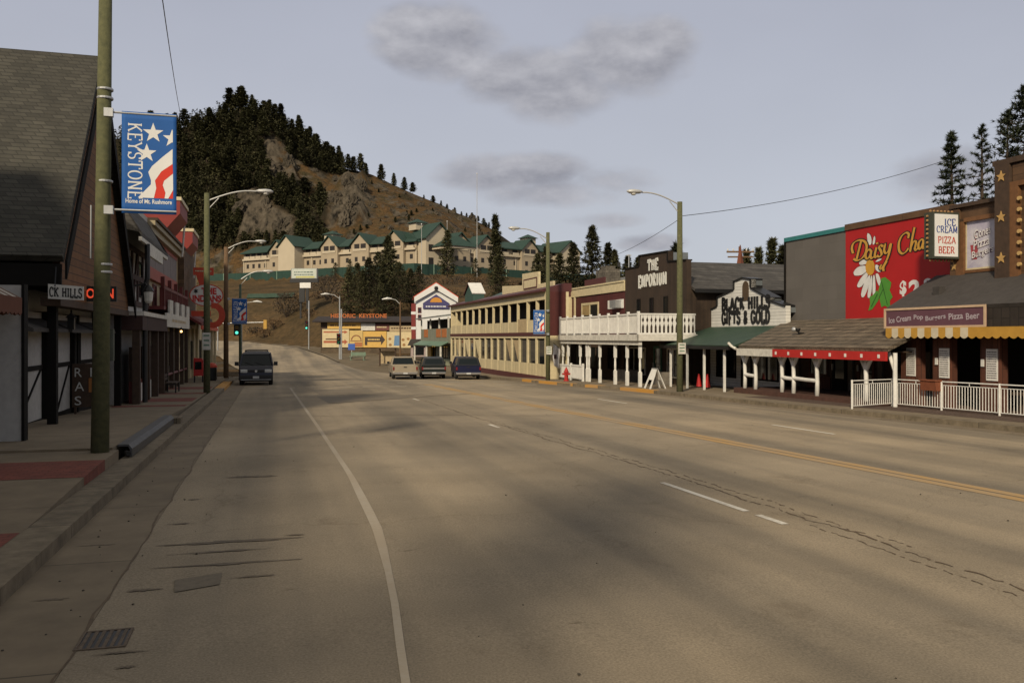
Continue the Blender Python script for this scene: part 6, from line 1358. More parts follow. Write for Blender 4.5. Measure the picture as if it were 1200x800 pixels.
# ------------------------------------------------------------------ hotel on the hill
def hotel():
    rt = mat('hotel_green_roof', (.020, .048, .037), amt=.2, nscale=.3); hw = mat('hotel_stucco', (.34, .280, .195), amt=.15, nscale=.25); hw2 = mat('hotel_pale_band', (.43, .37, .27), amt=.1, nscale=.3); dk = paint('hotel_dark_opening', (.022, .018, .015))
    apex = H2; root = Thing('hotel', 'long cream hillside hotel with green roofs and many gables', 'hotel', (apex[0], apex[1], ZT-.2), 0); root.root.scale = (1, 1, 1.19)
    def wing(Pa, Pb, gables, wins, x_from, x_to, tower=None):
        d = Vector((Pb[0]-Pa[0], Pb[1]-Pa[1], 0)); L = d.length; ang = math.atan2(d.y, d.x); M = Matrix.Translation((Pa[0]-apex[0], Pa[1]-apex[1], 0)) @ Matrix.Rotation(ang, 4, 'Z')
        T = lambda pr: xform(pr, M)
        def X(px):
            u = (px-600)/1000; c, s = math.cos(ang), math.sin(ang); return (u*Pa[1]-Pa[0])/(c-u*s)
        x0, x1 = (X(p) for p in (x_from, x_to))
        root.add('wall', hw, T(box(x0, x1, 0, 14, -.5, 8.3))); root.add('floor_band', hw2, T(box(x0, x1, -.9, 0, 5.45, 6.05))); root.add('pilaster', hw2, *[T(box(x0+(x1-x0)*i/7-.2, x0+(x1-x0)*i/7+.2, -.25, 0, -.5, 5.45)) for i in range(8)])
        root.add('roof', rt, T(prism([(-1.4, 8.0), (7, 10.9), (15.4, 8.0), (15.4, 7.7), (-1.4, 7.7)], 'x', x0-.8, x1+.8)))
        for px in gables:
            g = X(px); w = 4.1
            go = root.add('gable', hw, T(prism([(g-w, 5.5), (g+w, 5.5), (g+w, 8.2), (g, 11.0), (g-w, 8.2)], 'y', -1.5, 1.0)), T(box(g-w, g+w, -1.45, 0, -.5, 5.5)))
            root.add('gable_roof', rt, T(quadslab([(g-w-.7, -2.3, 7.85), (g, -2.3, 11.55), (g, 7, 11.55), (g-w-.7, 7, 7.85)], .25)), T(quadslab([(g, -2.3, 11.55), (g+w+.7, -2.3, 7.85), (g+w+.7, 7, 7.85), (g, 7, 11.55)], .25)), parent=go)
            root.add('balcony_opening', dk, T(box(g-2.6, g-.2, -1.56, -1.49, 6.1, 8.2)), T(box(g+.4, g+2.8, -1.56, -1.49, 6.1, 8.2)), parent=go); root.add('balcony_rail', hw2, T(box(g-3.2, g+3.2, -1.7, -1.58, 6.05, 6.75)), parent=go); root.add('opening', dk, T(box(g-2.4, g-1.1, -1.52, -1.46, 2.9, 4.3)), T(box(g+1.1, g+2.4, -1.52, -1.46, 2.9, 4.3)), T(box(g-2.4, g-1.1, -1.52, -1.46, -.1, 1.5)), T(box(g+1.1, g+2.4, -1.52, -1.46, -.1, 1.5)), parent=go)
        gx = [X(p) for p in gables]+([X(tower)] if tower else []); n = wins
        for i in range(n):
            x = x0+2.2+(x1-x0-4.4)*i/(n-1)
            if any(abs(x-g) < 4.9 for g in gx): continue
            for zz in (.0, 2.9): root.add('window', dk, T(box(x-.65, x+.65, -.06, .01, zz, zz+1.4)))
            root.add('balcony_opening', dk, T(box(x-1.2, x+1.2, -.06, .01, 6.1, 8.0))); root.add('balcony_rail', hw2, T(box(x-1.5, x+1.5, -.75, -.62, 6.05, 6.8)))
        if tower:
            g = X(tower); w = 4.3
            tw = root.add('stair_tower', hw2, T(box(g-w, g+w, -5, 1.5, -.5, 8.9)), T(prism([(g-w, 8.9), (g+w, 8.9), (g, 12.0)], 'y', -5, 1.5))); root.add('tower_roof', rt, T(quadslab([(g-w-.7, -5.8, 8.55), (g, -5.8, 12.4), (g, 7, 12.4), (g-w-.7, 7, 8.55)], .25)), T(quadslab([(g, -5.8, 12.4), (g+w+.7, -5.8, 8.55), (g+w+.7, 7, 8.55), (g, 7, 12.4)], .25)), parent=tw)
        return X, T
    X, T = wing(H1, H2, (328, 389, 425, 465), 26, 286, 488, 347)
    def cup(g, T, zb=11.4):
        c = root.add('cupola', hw2, T(box(g-2.2, g+2.2, 5, 9.4, zb-.8, zb+1.3))); root.add('cupola_roof', rt, T(([(g-3, 4.2, zb+1.3), (g+3, 4.2, zb+1.3), (g+3, 10.2, zb+1.3), (g-3, 10.2, zb+1.3), (g, 7.2, zb+2.7)], [(0, 1, 4), (1, 2, 4), (2, 3, 4), (3, 0, 4), (3, 2, 1, 0)])), parent=c)
    cup(X(374), T)
    X2, T2 = wing(H2, H3, (537, 567, 618), 15, 492, 676)
    cup(X2(633), T2); cup(X2(503), T2, 12.6)
    # lobby block: broad gable and the drive-through roof
    g = X2(507); w = 5.6; lb = root.add('lobby', hw2, T2(box(g-w, g+w, -4, 3, -.5, 8.9)), T2(prism([(g-w, 8.9), (g+w, 8.9), (g, 13.0)], 'y', -4, 3)))
    root.add('lobby_roof', rt, T2(quadslab([(g-w-.9, -4.9, 8.5), (g, -4.9, 13.5), (g, 8, 13.5), (g-w-.9, 8, 8.5)], .3)), T2(quadslab([(g, -4.9, 13.5), (g+w+.9, -4.9, 8.5), (g+w+.9, 8, 8.5), (g, 8, 13.5)], .3)), parent=lb); root.add('lobby_window', dk, T2(box(g-4.5, g-2.5, -4.06, -3.99, 4.8, 6.8)), T2(box(g-4.5, g-2.5, -4.06, -3.99, .6, 3)), parent=lb)
    g2 = X2(515); cp = root.add('drive_canopy', rt, T2(([(g2-6.5, -14, 6.0), (g2+6.5, -14, 6.0), (g2+6.5, -4, 6.0), (g2-6.5, -4, 6.0), (g2-2, -9, 9.2), (g2+2, -9, 9.2)], [(0, 1, 5, 4), (1, 2, 5), (2, 3, 4, 5), (3, 0, 4), (3, 2, 1, 0)]))); root.add('canopy_beam', hw2, T2(box(g2-6, g2+6, -13.5, -13, 5.3, 6.0)), T2(box(g2-6, g2-5.4, -13.5, -4, 5.3, 6)), parent=cp); root.add('canopy_post', hw2, *[T2(box(g2+a, g2+a+.7, -13.5, -12.8, -1, 5.3)) for a in (-6, 5.3)], parent=cp)
    # far end wing turned away
    g = X2(664); ew = root.add('end_block', hw2, T2(box(g-6.5, g+4.5, -3, 12, -3, 8.3)), T2(prism([(g-6.5, 8.3), (g+4.5, 8.3), (g-1, 11.8)], 'y', -3, 12))); root.add('end_roof', rt, T2(quadslab([(g-7.4, -3.8, 7.9), (g-1, -3.8, 12.2), (g-1, 13, 12.2), (g-7.4, 13, 7.9)], .25)), T2(quadslab([(g-1, -3.8, 12.2), (g+5.4, -3.8, 7.9), (g+5.4, 13, 7.9), (g-1, 13, 12.2)], .25)), parent=ew)
hotel()
def terrace_wall():
    gm = mat('green_terrace_boards', (.016, .050, .037), pattern='boards', size=(4, 1.2), mortar=.03, dark=.6, amt=.25); pts = []
    x = -122.0
    while x <= 34: pts.append((x, yhot(x)-14.6)); x += 6
    o0 = pts[0]; B = Thing('terrace_fence', 'long dark green boarded fence along the foot of the hotel', 'fence', (o0[0], o0[1], 22.7), 0)
    V = []; F = []
    for px, py in pts:
        for dy in (0, -.35):
            for z in (-1.5, 3.6): V.append((px-o0[0], py-o0[1]+dy, z))
    for i in range(len(pts)-1):
        a = 4*i; F += [(a, a+4, a+5, a+1), (a+2, a+3, a+7, a+6), (a+1, a+5, a+7, a+3)]
    B.add('boards', gm, (V, F)); B.add('post', green_trim, *[box(p[0]-o0[0]-.12, p[0]-o0[0]+.12, p[1]-o0[1]-.55, p[1]-o0[1]-.36, -1.5, 3.75) for p in pts[::2]])
    x, y, z = XY(358, 311, 300); B = Thing('red_awning', 'small red awning strip at the foot of the hotel', 'awning', (x, yhot(x)-15.6, 25.1), R(-30)); B.add('canvas', red, prism([(-.6, 0), (.8, .9), (.8, .4), (-.6, -.5)], 'x', -4.2, 4.2)); B.add('post', blackp, box(-4.1, -3.9, -.5, -.4, -2.5, 0), box(3.9, 4.1, -.5, -.4, -2.5, 0))
    x, y, z = XY(318, 339, 182); B = Thing('green_tarp', 'dark green low hedge-like tarp strip lying on the brown bank', 'tarp', (x, y, height(x, y)), R(-3)); P = [(-5+i*1.0, -.2+.25*math.sin(i*1.3)) for i in range(11)]
    V = []; F = []
    for i, (a, b_) in enumerate(P): V += [(a, b_-.9, height(x+a, y+b_-.9)-height(x, y)+.15), (a, b_, height(x+a, y+b_)-height(x, y)+.8), (a, b_+1.0, height(x+a, y+b_+1)-height(x, y)+.3)]
    F = [(3*i+k, 3*i+k+1, 3*i+k+4, 3*i+k+3) for i in range(10) for k in (0, 1)]; c = B.add('sheet', green_roof, (V, F)); so = c.modifiers.new('s', 'SOLIDIFY'); so.thickness = .15
terrace_wall()
def flagpole(px, pyt, pyb, Y, label):
    x, y, _ = XY(px, 395, Y); z = height(x, y); h = 2.1+(395-pyt)*Y/1000-z; B = Thing('flagpole', label, 'flagpole', (x, y, z), 0, group='flagpoles before the hotel'); B.add('pole', mat('pole_grey_white', (.42, .42, .41)), tube([(0, 0, -.3), (0, 0, h)], [.11, .07], 8)); B.add('ball', white, ball((0, 0, h+.15), .2, 8, 6)); B.add('base', conc_kerb, box(-.5, .5, -.5, .5, -.4, .2))
flagpole(494, 263, 310, 278, 'leftmost slim white flagpole before the hotel lobby'); flagpole(524, 260, 310, 280, 'middle slim white flagpole beside the hotel lobby roof'); flagpole(559, 204, 305, 276, 'tallest white flagpole, right of the hotel lobby')

# ------------------------------------------------------------------ trees
needle = mat('pine_needles', (.080, .077, .034), rgb2=(.022, .024, .011), rough=.75, nscale=.9, bump=0, rnd=.9, spec=.2); bark = mat('pine_bark', (.055, .038, .026), rough=.95, nscale=8, bump=.5)
needle_near = mat('near_pine_needles', (.042, .052, .022), rgb2=(.014, .019, .010), rough=.7, nscale=2.5, bump=0, spec=.25)
def tri(c, d, up, l, w): n = d.cross(up).normalized()*w; return [tuple(c-n*.5), tuple(c+n*.5), tuple(c+d*l)]
def pine_parts(h, rad, seed, branches, tufts, tl, lo=.22, ragged=.35, shape=.85, tw=.4, fan=4):
    rd = random.Random(seed); V = []; F = []; BV = []; tv = []
    bend = (rd.uniform(-.02, .02)*h, rd.uniform(-.02, .02)*h)
    def axis(k): return Vector((bend[0]*k*k, bend[1]*k*k, h*k))
    for b in range(branches):
        k = lo+(1-lo)*((b+rd.random())/branches)**.92; a = b*2.399+rd.uniform(-.5, .5); prof = (1-(k-lo)/(1-lo))**shape*.94+.06
        if k < lo+.2: prof *= .55+.45*(k-lo)/.2
        L = rad*prof*(1-ragged*rd.random()); droop = rd.uniform(-.28, .22)+(.35 if k > .8 else 0); o = axis(k)
        d = Vector((math.cos(a), math.sin(a), droop)).normalized()
        if branches < 400 and tufts > 3: BV.append(tube([tuple(o), tuple(o+d*L*.6), tuple(o+d*L+Vector((0, 0, L*.08)))], [h*.0042*(1.15-k)+.01, h*.003*(1.15-k)+.008, .006], 4, cap=False))
        for t in range(tufts):
            f = .25+.75*(t+rd.random()*.8)/tufts; c = o+d*L*f+Vector((rd.gauss(0, 1), rd.gauss(0, 1), rd.gauss(0, .6)))*L*.10
            for q in range(fan):
                dd = (d*.5+Vector((rd.gauss(0, .7), rd.gauss(0, .7), rd.gauss(.22, .5)))).normalized(); l = tl*rd.uniform(.6, 1.25)
                i = len(V); V += tri(c, dd, Vector((rd.gauss(0, .5), rd.gauss(0, .5), 1)), l, l*tw*rd.uniform(.6, 1.3)); F.append((i, i+1, i+2))
    tr = tube([tuple(axis(k)-Vector((0, 0, .4 if k == 0 else 0))) for k in (0, .2, .45, .7, .97)], [h*.020, h*.016, h*.012, h*.007, h*.002], 7)
    return (V, F), merge(tr, *BV)
def pine(label, px, pyt, Y, pyb=None, rad=None, seed=0, group=None, z=None, br=150, tf=5, fan=7, lo=.15, near=False, ragged=.35, shape=.8, tl=None, tw=.35):
    x, y, zt = XY(px, pyt, Y); z = height(x, y) if z is None else z; h = zt-z; rad = rad or h*.2; B = Thing('pine_tree', label, 'pine tree', (x, y, z), 0, group=group)
    cr, tr = pine_parts(h, rad, seed, br, tf, tl or h*.045, lo, ragged, shape, tw, fan)
    B.add('trunk', bark, tr, smooth=True); B.add('crown', needle_near if near else needle, cr, smooth='leaf'); return B
# before the hotel
pine('tall dark pine in the thick clump left of the red roofed tower', 456, 277, 150, rad=3.6, seed=1, br=190, tf=6, lo=.12)
for i, (px, pt, Y, r) in enumerate(((432, 303, 143, 3.2), (419, 309, 146, 2.8), (443, 296, 152, 3.2), (468, 308, 146, 3.0), (482, 316, 142, 2.6), (408, 316, 140, 2.4), (426, 318, 136, 2.6), (448, 322, 135, 2.8), (462, 326, 136, 2.6), (437, 312, 149, 2.8), (452, 300, 156, 3.0), (474, 318, 150, 2.6), (414, 324, 150, 2.4), (445, 330, 140, 2.6))):
    pine('dark pine packed in the clump above the billboard building', px, pt, Y, rad=r, seed=10+i, group='pines packed above the billboard building', br=130, tf=5)
pine('pine standing before the hotel lobby canopy', 524, 271, 208, rad=3.6, seed=30, br=140); pine('slim tall pine rising past the right wing of the hotel', 582, 253, 175, rad=2.6, seed=31, br=170, lo=.1); pine('broad dark pine below the right wing of the hotel', 585, 300, 150, rad=3.2, seed=32)
pine('small pine left of the white tower gable below the hotel', 491, 312, 150, rad=2.2, seed=33, br=90); pine('small round pine on the bank under the lobby', 557, 303, 220, rad=2.8, seed=34, br=90); pine('small pine between the hotel fence and the pylon sign', 393, 308, 250, rad=2.6, seed=35, br=90)
pine('small pine right before the long hotel wing', 410, 304, 240, rad=2.6, seed=36, br=90)
for i, (px, pt, Y, r) in enumerate(((694, 266, 150, 3.6), (672, 286, 146, 3.2), (712, 286, 143, 2.8), (641, 290, 160, 3.2), (630, 298, 150, 2.8), (721, 294, 140, 2.0), (655, 298, 145, 3.0))):
    pine(['tallest pine in the group right of the hotel', 'pine against the hotel end gable', 'pine at the right side of the group beside the hotel', 'pine before the hotel end block', 'small dark pine under the hotel end block', 'lowest pine at the right edge of the hotel group', 'bushy pine between the hotel and the burgundy store'][i], px, pt, Y, rad=r, seed=40+i, br=150, tf=6)
pine('pine tip showing over the dark brown store beside the tall post', 793, 287, 75, rad=1.8, seed=50, br=120, near=True); 
for i, (px, pt, r) in enumerate(((902, 281, 1.9), (889, 292, 1.6), (914, 290, 1.5), (877, 294, 1.4))): pine(['tallest pine behind the brown shingled roof', 'pine left of the tallest one behind the brown roof', 'pine nearest the grey block wall behind the brown roof', 'leftmost small pine behind the brown roof'][i], px, pt, 85+i, rad=r, seed=52+i, br=130)
# over the snack shop
pine('ragged open pine left of the slim one above the snack shop sign', 1117, 156, 52, rad=2.35, seed=60, br=80, tf=7, fan=16, lo=.42, near=True, ragged=.5, shape=.75, tl=.30, tw=.22)
pine('slim sparse pine with a long bare trunk above the snack shop', 1151, 148, 54, rad=1.75, seed=61, br=50, tf=6, fan=14, lo=.55, near=True, ragged=.5, shape=.75, tl=.28, tw=.20)
pine('big dense pine at the right edge of the picture', 1196, 104, 50, rad=3.0, seed=62, br=120, tf=8, fan=16, lo=.4, near=True, ragged=.45, shape=.5, tl=.30, tw=.22); pine('pine tucked left of the big one at the right edge', 1180, 132, 55, rad=2.4, seed=63, br=80, tf=7, fan=14, lo=.45, near=True, ragged=.5, shape=.6, tl=.28, tw=.22)
# wooded hill: each pine an object, a handful of shapes shared
def hill_pines():
    protos = []
    for i in range(7):
        (V, F), (tv, tf) = pine_parts(10, 3.1+.45*(i % 3), 100+i, 120, 4, .9, .08 if i < 5 else .25, .6, (.9, .62, .5, .8, .45, .6, .55)[i], .5, 5)
        me = bpy.data.meshes.new('pine_tree'); k = len(V); me.from_pydata(V+tv, [], F+[tuple(q+k for q in f) for f in tf]); me.materials.append(needle); me.materials.append(bark)
        for j, p in enumerate(me.polygons): p.material_index = 0 if j < len(F) else 1
        protos.append(me)
    rd = random.Random(5); n = 0; tries = 0; taken = []
    def put(x, y, h, label, group, name='pine_tree', cat='pine tree'):
        o = bpy.data.objects.new(name, protos[rd.randrange(7)]); COL.objects.link(o); o.location = (x, y, height(x, y)-.3); k = h/10; q = rd.uniform(.95, 1.5); o.scale = (k*q, k*q*rd.uniform(.9, 1.1), k); o.rotation_euler = (0, 0, rd.uniform(0, 6.28)); tag(o, label, cat, group)
    while n < 205 and tries < 60000:
        tries += 1; px = rd.uniform(150, 400); y = rd.uniform(326, 428); x = (px-600)/1000*y; z = height(x, y); py = 395-1000*(z-2.1)/y
        if y < yhot(x)+26 or py > 300: continue
        if inpoly(px, py, BARE) or inpoly(px, py, ROCK1) or inpoly(px, py, ROCK2): continue
        if px > 345 and py > 215 and rd.random() < .6: continue
        if any((x-a)**2+(y-b)**2 < 3.6**2 for a, b in taken): continue
        taken.append((x, y)); put(x, y, rd.choice((4.5, 6, 7.5, 9, 10.5))*rd.uniform(.85, 1.15), 'dark pine in the thick wood on the left side of the hill', 'pines of the wood on the hill'); n += 1
    for px, h in ((352, 10), (362, 9), (372, 10.5), (383, 9), (393, 8), (401, 9.5), (408, 7.5), (415, 8), (423, 9), (431, 7)): y = 424; put((px-600)/1000*y, y-rd.uniform(0, 6), h, 'dark pine in the thick wood on the left side of the hill', 'pines of the wood on the hill')
    for px, h in ((447, 7.6), (462, 6.2), (474, 6.4), (484, 5.8)): put((px-600)/1000*424, 423, h, 'lone pine standing along the bare right ridge', 'lone pines along the bare ridge')
    for px in (497, 508, 517, 524, 533, 541, 547, 553, 560, 567, 573, 578): put((px-600)/1000*424, 423, rd.uniform(2.0, 3.6), 'tiny pine low down on the right end of the ridge', 'tiny pines at the low end of the ridge', 'pine_scrub', 'pine_scrub')  # tiny ridge pines, scaled-down copies of the wood's pine shapes
    rd2 = random.Random(11); m = 0
    while m < 46:
        px = rd2.uniform(400, 570); y = rd2.uniform(330, 420); x = (px-600)/1000*y; z = height(x, y); py = 395-1000*(z-2.1)/y
        if y < yhot(x)+26 or not inpoly(px, py, BARE): continue
        put(x, y, rd2.uniform(1.2, 2.8), 'small dark pine scrub scattered on the bare tan slope', 'pine scrub scattered on the bare slope', 'pine_scrub', 'pine_scrub'); m += 1  # scrub drawn with small copies of the same pine shapes
    for px in (722, 735, 748, 822, 836, 1000, 1040): put((px-600)/1000*260, 260, rd.uniform(7, 9), 'distant pine hidden behind the right hand stores', 'distant pines behind the right hand stores')
hill_pines()
for i, (s, t, h) in enumerate(((-9.3, -9.9, 17),)):  # out-of-view pine, added and shaped so its crown shades the road
    B = Thing('pine_tree', 'unseen pine with a bare trunk, added by the plaster shop to shade the road', 'pine tree', W(s, t, Gs(s, t)-.1)); cr, tr = pine_parts(h, (2.3, 2.7, 3.2)[i], 90+i, 100, 6, .6, (.70, .55, .4)[i], .5, .6, .28, 9); B.add('trunk', bark, tr, smooth=True); B.add('crown', needle_near, cr, smooth='leaf')
def understory():
    # the young growth between the big pines of the wood: too many to count
    rd = random.Random(21); V = []; F = []; n = 0
    while n < 2300:
        px = rd.uniform(140, 405) if n < 1800 else rd.uniform(-150, 150); y = rd.uniform(326, 430); x = (px-600)/1000*y; z = height(x, y); py = 395-1000*(z-2.1)/y
        if y < yhot(x)+24 or py > 305 or inpoly(px, py, BARE) or inpoly(px, py, ROCK1) or inpoly(px, py, ROCK2): continue
        if px > 345 and py > 215 and rd.random() < .5: continue
        n += 1; h = rd.uniform(2.0, 8.0); r = h*rd.uniform(.24, .40)
        for q in range(44):
            k = rd.random()**.8; a = rd.uniform(0, 6.28); rr = r*(1-k)**.8; c = Vector((x+math.cos(a)*rr*.6, y+math.sin(a)*rr*.6, z-.2+h*(.08+.9*k))); d = Vector((math.cos(a)+rd.gauss(0, .4), math.sin(a)+rd.gauss(0, .4), rd.gauss(.1, .5))).normalized(); i = len(V); l = rd.uniform(.6, 1.3); V += tri(c, d, Vector((rd.gauss(0, .5), rd.gauss(0, .5), 1)), l, l*.6); F.append((i, i+1, i+2))
    o = mesh_obj('forest_understory', mat('young_pine_growth', (.075, .070, .030), rgb2=(.018, .020, .009), nscale=.12, bump=0, rough=.8, spec=.2), [(V, F)], smooth='leaf'); tag(o, kind='stuff')
understory()
def crags():
    rk = mat('hill_rock', (.105, .088, .066), rgb2=(.030, .026, .019), nscale=.35, bump=.8, rough=.95, spec=.1); protos = []
    for i in range(5):
        bm = bmesh.new(); bmesh.ops.create_icosphere(bm, subdivisions=4, radius=1)
        for v in bm.verts:
            p = v.co.copy(); q = Vector((p.x*1.3+i*7, p.y*1.3, p.z*.8)); f = 1+.55*noise.ridged_multi_fractal(q, 1.0, 2.1, 5, 1.0, 2.0)*.45-.35+.25*noise.noise(q*4); c = noise.cell(q*2.2)*.14; v.co = p*(f+c); v.co.z *= 1.25
        me = bpy.data.meshes.new('rock_outcrop'); bm.to_mesh(me); bm.free(); me.materials.append(rk); protos.append(me)
    rd = random.Random(31); n = 0
    while n < 70:
        k = rd.random(); P = ROCK2 if k < .42 else ROCK1 if k < .68 else ROCK3 if k < .86 else BARE
        px = rd.uniform(275, 560); y = rd.uniform(328, 424); x = (px-600)/1000*y; z = height(x, y); py = 395-1000*(z-2.1)/y
        if y < yhot(x)+30 or not inpoly(px, py, P): continue
        n += 1; r = rd.uniform(1.6, 4.2) if P is not BARE else rd.uniform(.8, 2.0)
        o = bpy.data.objects.new('rock_outcrop', protos[rd.randrange(5)]); COL.objects.link(o); o.location = (x, y, z-r*.35); o.scale = (r*rd.uniform(.8, 1.5), r*rd.uniform(.7, 1.2), r*rd.uniform(.8, 1.5)); o.rotation_euler = (rd.uniform(-.25, .25), rd.uniform(-.25, .25), rd.uniform(0, 6.28)); tag(o, 'rugged grey brown rock outcrop on the face of the hill', 'rock outcrop', 'rock outcrops on the hill face')
crags()
# bare brush on the bank
twig = mat('bare_brush', (.062, .046, .030), rgb2=(.030, .024, .016), rough=.95, nscale=3, bump=0); dry = mat('dry_brush', (.115, .068, .030), rgb2=(.060, .038, .018), rough=.95, nscale=3, bump=0)
def shrub(label, x, y, r, h, seed, m, group, n=420):
    rd = random.Random(seed); V = []; F = []; st = []
    for i in range(9): a = rd.uniform(0, 6.28); st.append(tube([(0, 0, -.3), (math.cos(a)*r*.4, math.sin(a)*r*.4, h*.5), (math.cos(a)*r*.75, math.sin(a)*r*.75, h*rd.uniform(.6, .95))], [.07, .045, .015], 4, cap=False))
    for i in range(n):
        a = rd.uniform(0, 6.28); k = rd.random()**.5; z = h*rd.uniform(.08, 1)**.8; q = r*k*math.sqrt(max(.05, 1-(z/h-.35)**2*1.6)); c = Vector((math.cos(a)*q, math.sin(a)*q, z)); d = Vector((rd.gauss(0, 1), rd.gauss(0, 1), rd.gauss(.5, .8))).normalized(); i0 = len(V); l = rd.uniform(.3, .75); V += tri(c, d, Vector((rd.gauss(0, 1), rd.gauss(0, 1), .6)), l, l*.28); F.append((i0, i0+1, i0+2))
    B = Thing('shrub', label, 'shrub', (x, y, height(x, y)), 0, group=group); B.add('stem', bark, *st); B.add('twigs', m, (V, F), smooth='leaf')
rd = random.Random(3)
shrub('large bare grey brown shrub left of the tall pole sign', *XY(336, 0, 158)[:2], 2.6, 4.3, 1, twig, None, 700)
shrub('bare brown shrub right behind the tall pole sign', *XY(383, 0, 165)[:2], 3.0, 4.6, 2, twig, None, 700)
k = 0
for px, Y in [(310, 150), (322, 153), (300, 156), (352, 162), (362, 150), (392, 160), (400, 150), (372, 172), (408, 141), (395, 138), (483, 170), (498, 180), (506, 165), (520, 190), (535, 200), (548, 185), (560, 210), (575, 225), (600, 200), (612, 190), (540, 235), (510, 240), (490, 245), (470, 240), (565, 240), (380, 230), (360, 215), (400, 250), (445, 250), (500, 150), (515, 150), (530, 160)]:
    k += 1; x, y, _ = XY(px, 0, Y); shrub('low brown brush on the slope below the hotel', x, y, rd.uniform(1.2, 2.4), rd.uniform(1.0, 2.2), 70+k, dry if k % 3 else twig, 'brush on the slope below the hotel', 170)
def far_poles():
    x, y, zt = XY(867, 289, 78); z = height(x, y); B = Thing('utility_pole', 'far wooden utility pole with a crossarm behind the brown roof', 'utility pole', (x, y, z)); h = zt-z
    B.add('pole', pole_brown, tube([(0, 0, -.3), (0, 0, h)], [.16, .12], 8)); B.add('crossarm', pole_brown, box(-1.2, 1.3, -.08, .08, h-.55, h-.40), box(-1.1, 1.2, -.08, .08, h-1.0, h-.88)); B.add('insulator', white_old, *[lathe((a, 0, h-.40), [(.05, 0), (.07, .1), (.03, .22)], 6) for a in (-1.1, -.6, .6, 1.2)])
    x, y, zt = XY(871, 287, 70); z = height(x, y); B = Thing('red_spire', 'slim rust red spire showing above the brown roof ridge', 'spire', (x-.25, y, z)); h = zt-z; B.add('shaft', mat('rust_red_metal', (.16, .05, .025)), tube([(0, 0, -.3), (0, 0, h-1.5), (0, 0, h)], [.3, .28, .04], 4)); B.add('base', conc_kerb, box(-.6, .6, -.6, .6, -.4, .3))
    x, y, zt = XY(737, 298, 75); z = height(x, y); B = Thing('roof_mast', 'thin steel mast with a small crosspiece left of the dark brown store', 'mast', (x, y, z)); h = zt-z; B.add('pole', steel, tube([(0, 0, -.3), (0, 0, h)], .05, 6)); B.add('crosspiece', steel, box(-.22, .22, -.03, .03, h-.12, h-.04)); B.add('lamp', blackp, box(-1.0, -.75, -.1, .1, h-1.1, h-.7), box(-.75, 0, -.02, .02, h-.9, h-.86))
far_poles()

# ------------------------------------------------------------------ vehicles (local frame: x across, y forward from the rear end)
tyre = mat('tyre_rubber', (.014, .014, .014), rough=.85, amt=.2); rim_m = mat('wheel_rim', (.35, .35, .35), rough=.35, metal=.8, amt=.1, bump=0); chrome = mat('chrome', (.62, .62, .62), rough=.15, metal=1, amt=.05, bump=0); tail_red = paint('tail_light_red', (.16, .008, .010), rough=.2, bump=0); lampg = mat('headlight_glass', (.50, .52, .50), rough=.12, amt=.1, bump=0, spec=.8); plate_m = paint('licence_plate', (.45, .46, .46))
carglass = mat('car_glass', (.010, .014, .015), rough=.16, amt=.2, bump=0, spec=.22)
def wheels(B, w, ys, r=.36):
    for y in ys:
        for sg in (-1, 1):
            x0, x1 = sg*(w/2-.24), sg*(w/2-.01); t = B.add('wheel', tyre, tube([(x0, y, r), (x0+sg*.03, y, r), (x1-sg*.03, y, r), (x1, y, r)], [r*.9, r, r, r*.9], 20)); B.add('rim', rim_m, tube([(x1-sg*.02, y, r), (x1+sg*.012, y, r)], [r*.62, r*.55], 14), parent=t)
def side_profile(L, z0, top, ys, r):
    """outline of a body side with wheel arches; top: (y,z) points from front to rear"""
    P = [(0, z0)]
    for y in ys: P += [(y+(r+.07)*math.cos(R(a)), max(z0, r+(r+.07)*math.sin(R(a)))) for a in (180, 150, 120, 90, 60, 30, 0)]
    return P+[(L, z0)]+top
def frustum(x0, y0, y1, z0, x1, y2, y3, z1):
    V = [(-x0, y0, z0), (x0, y0, z0), (x0, y1, z0), (-x0, y1, z0), (-x1, y2, z1), (x1, y2, z1), (x1, y3, z1), (-x1, y3, z1)]; return V, [(3, 2, 1, 0), (4, 5, 6, 7), (0, 1, 5, 4), (1, 2, 6, 5), (2, 3, 7, 6), (3, 0, 4, 7)]
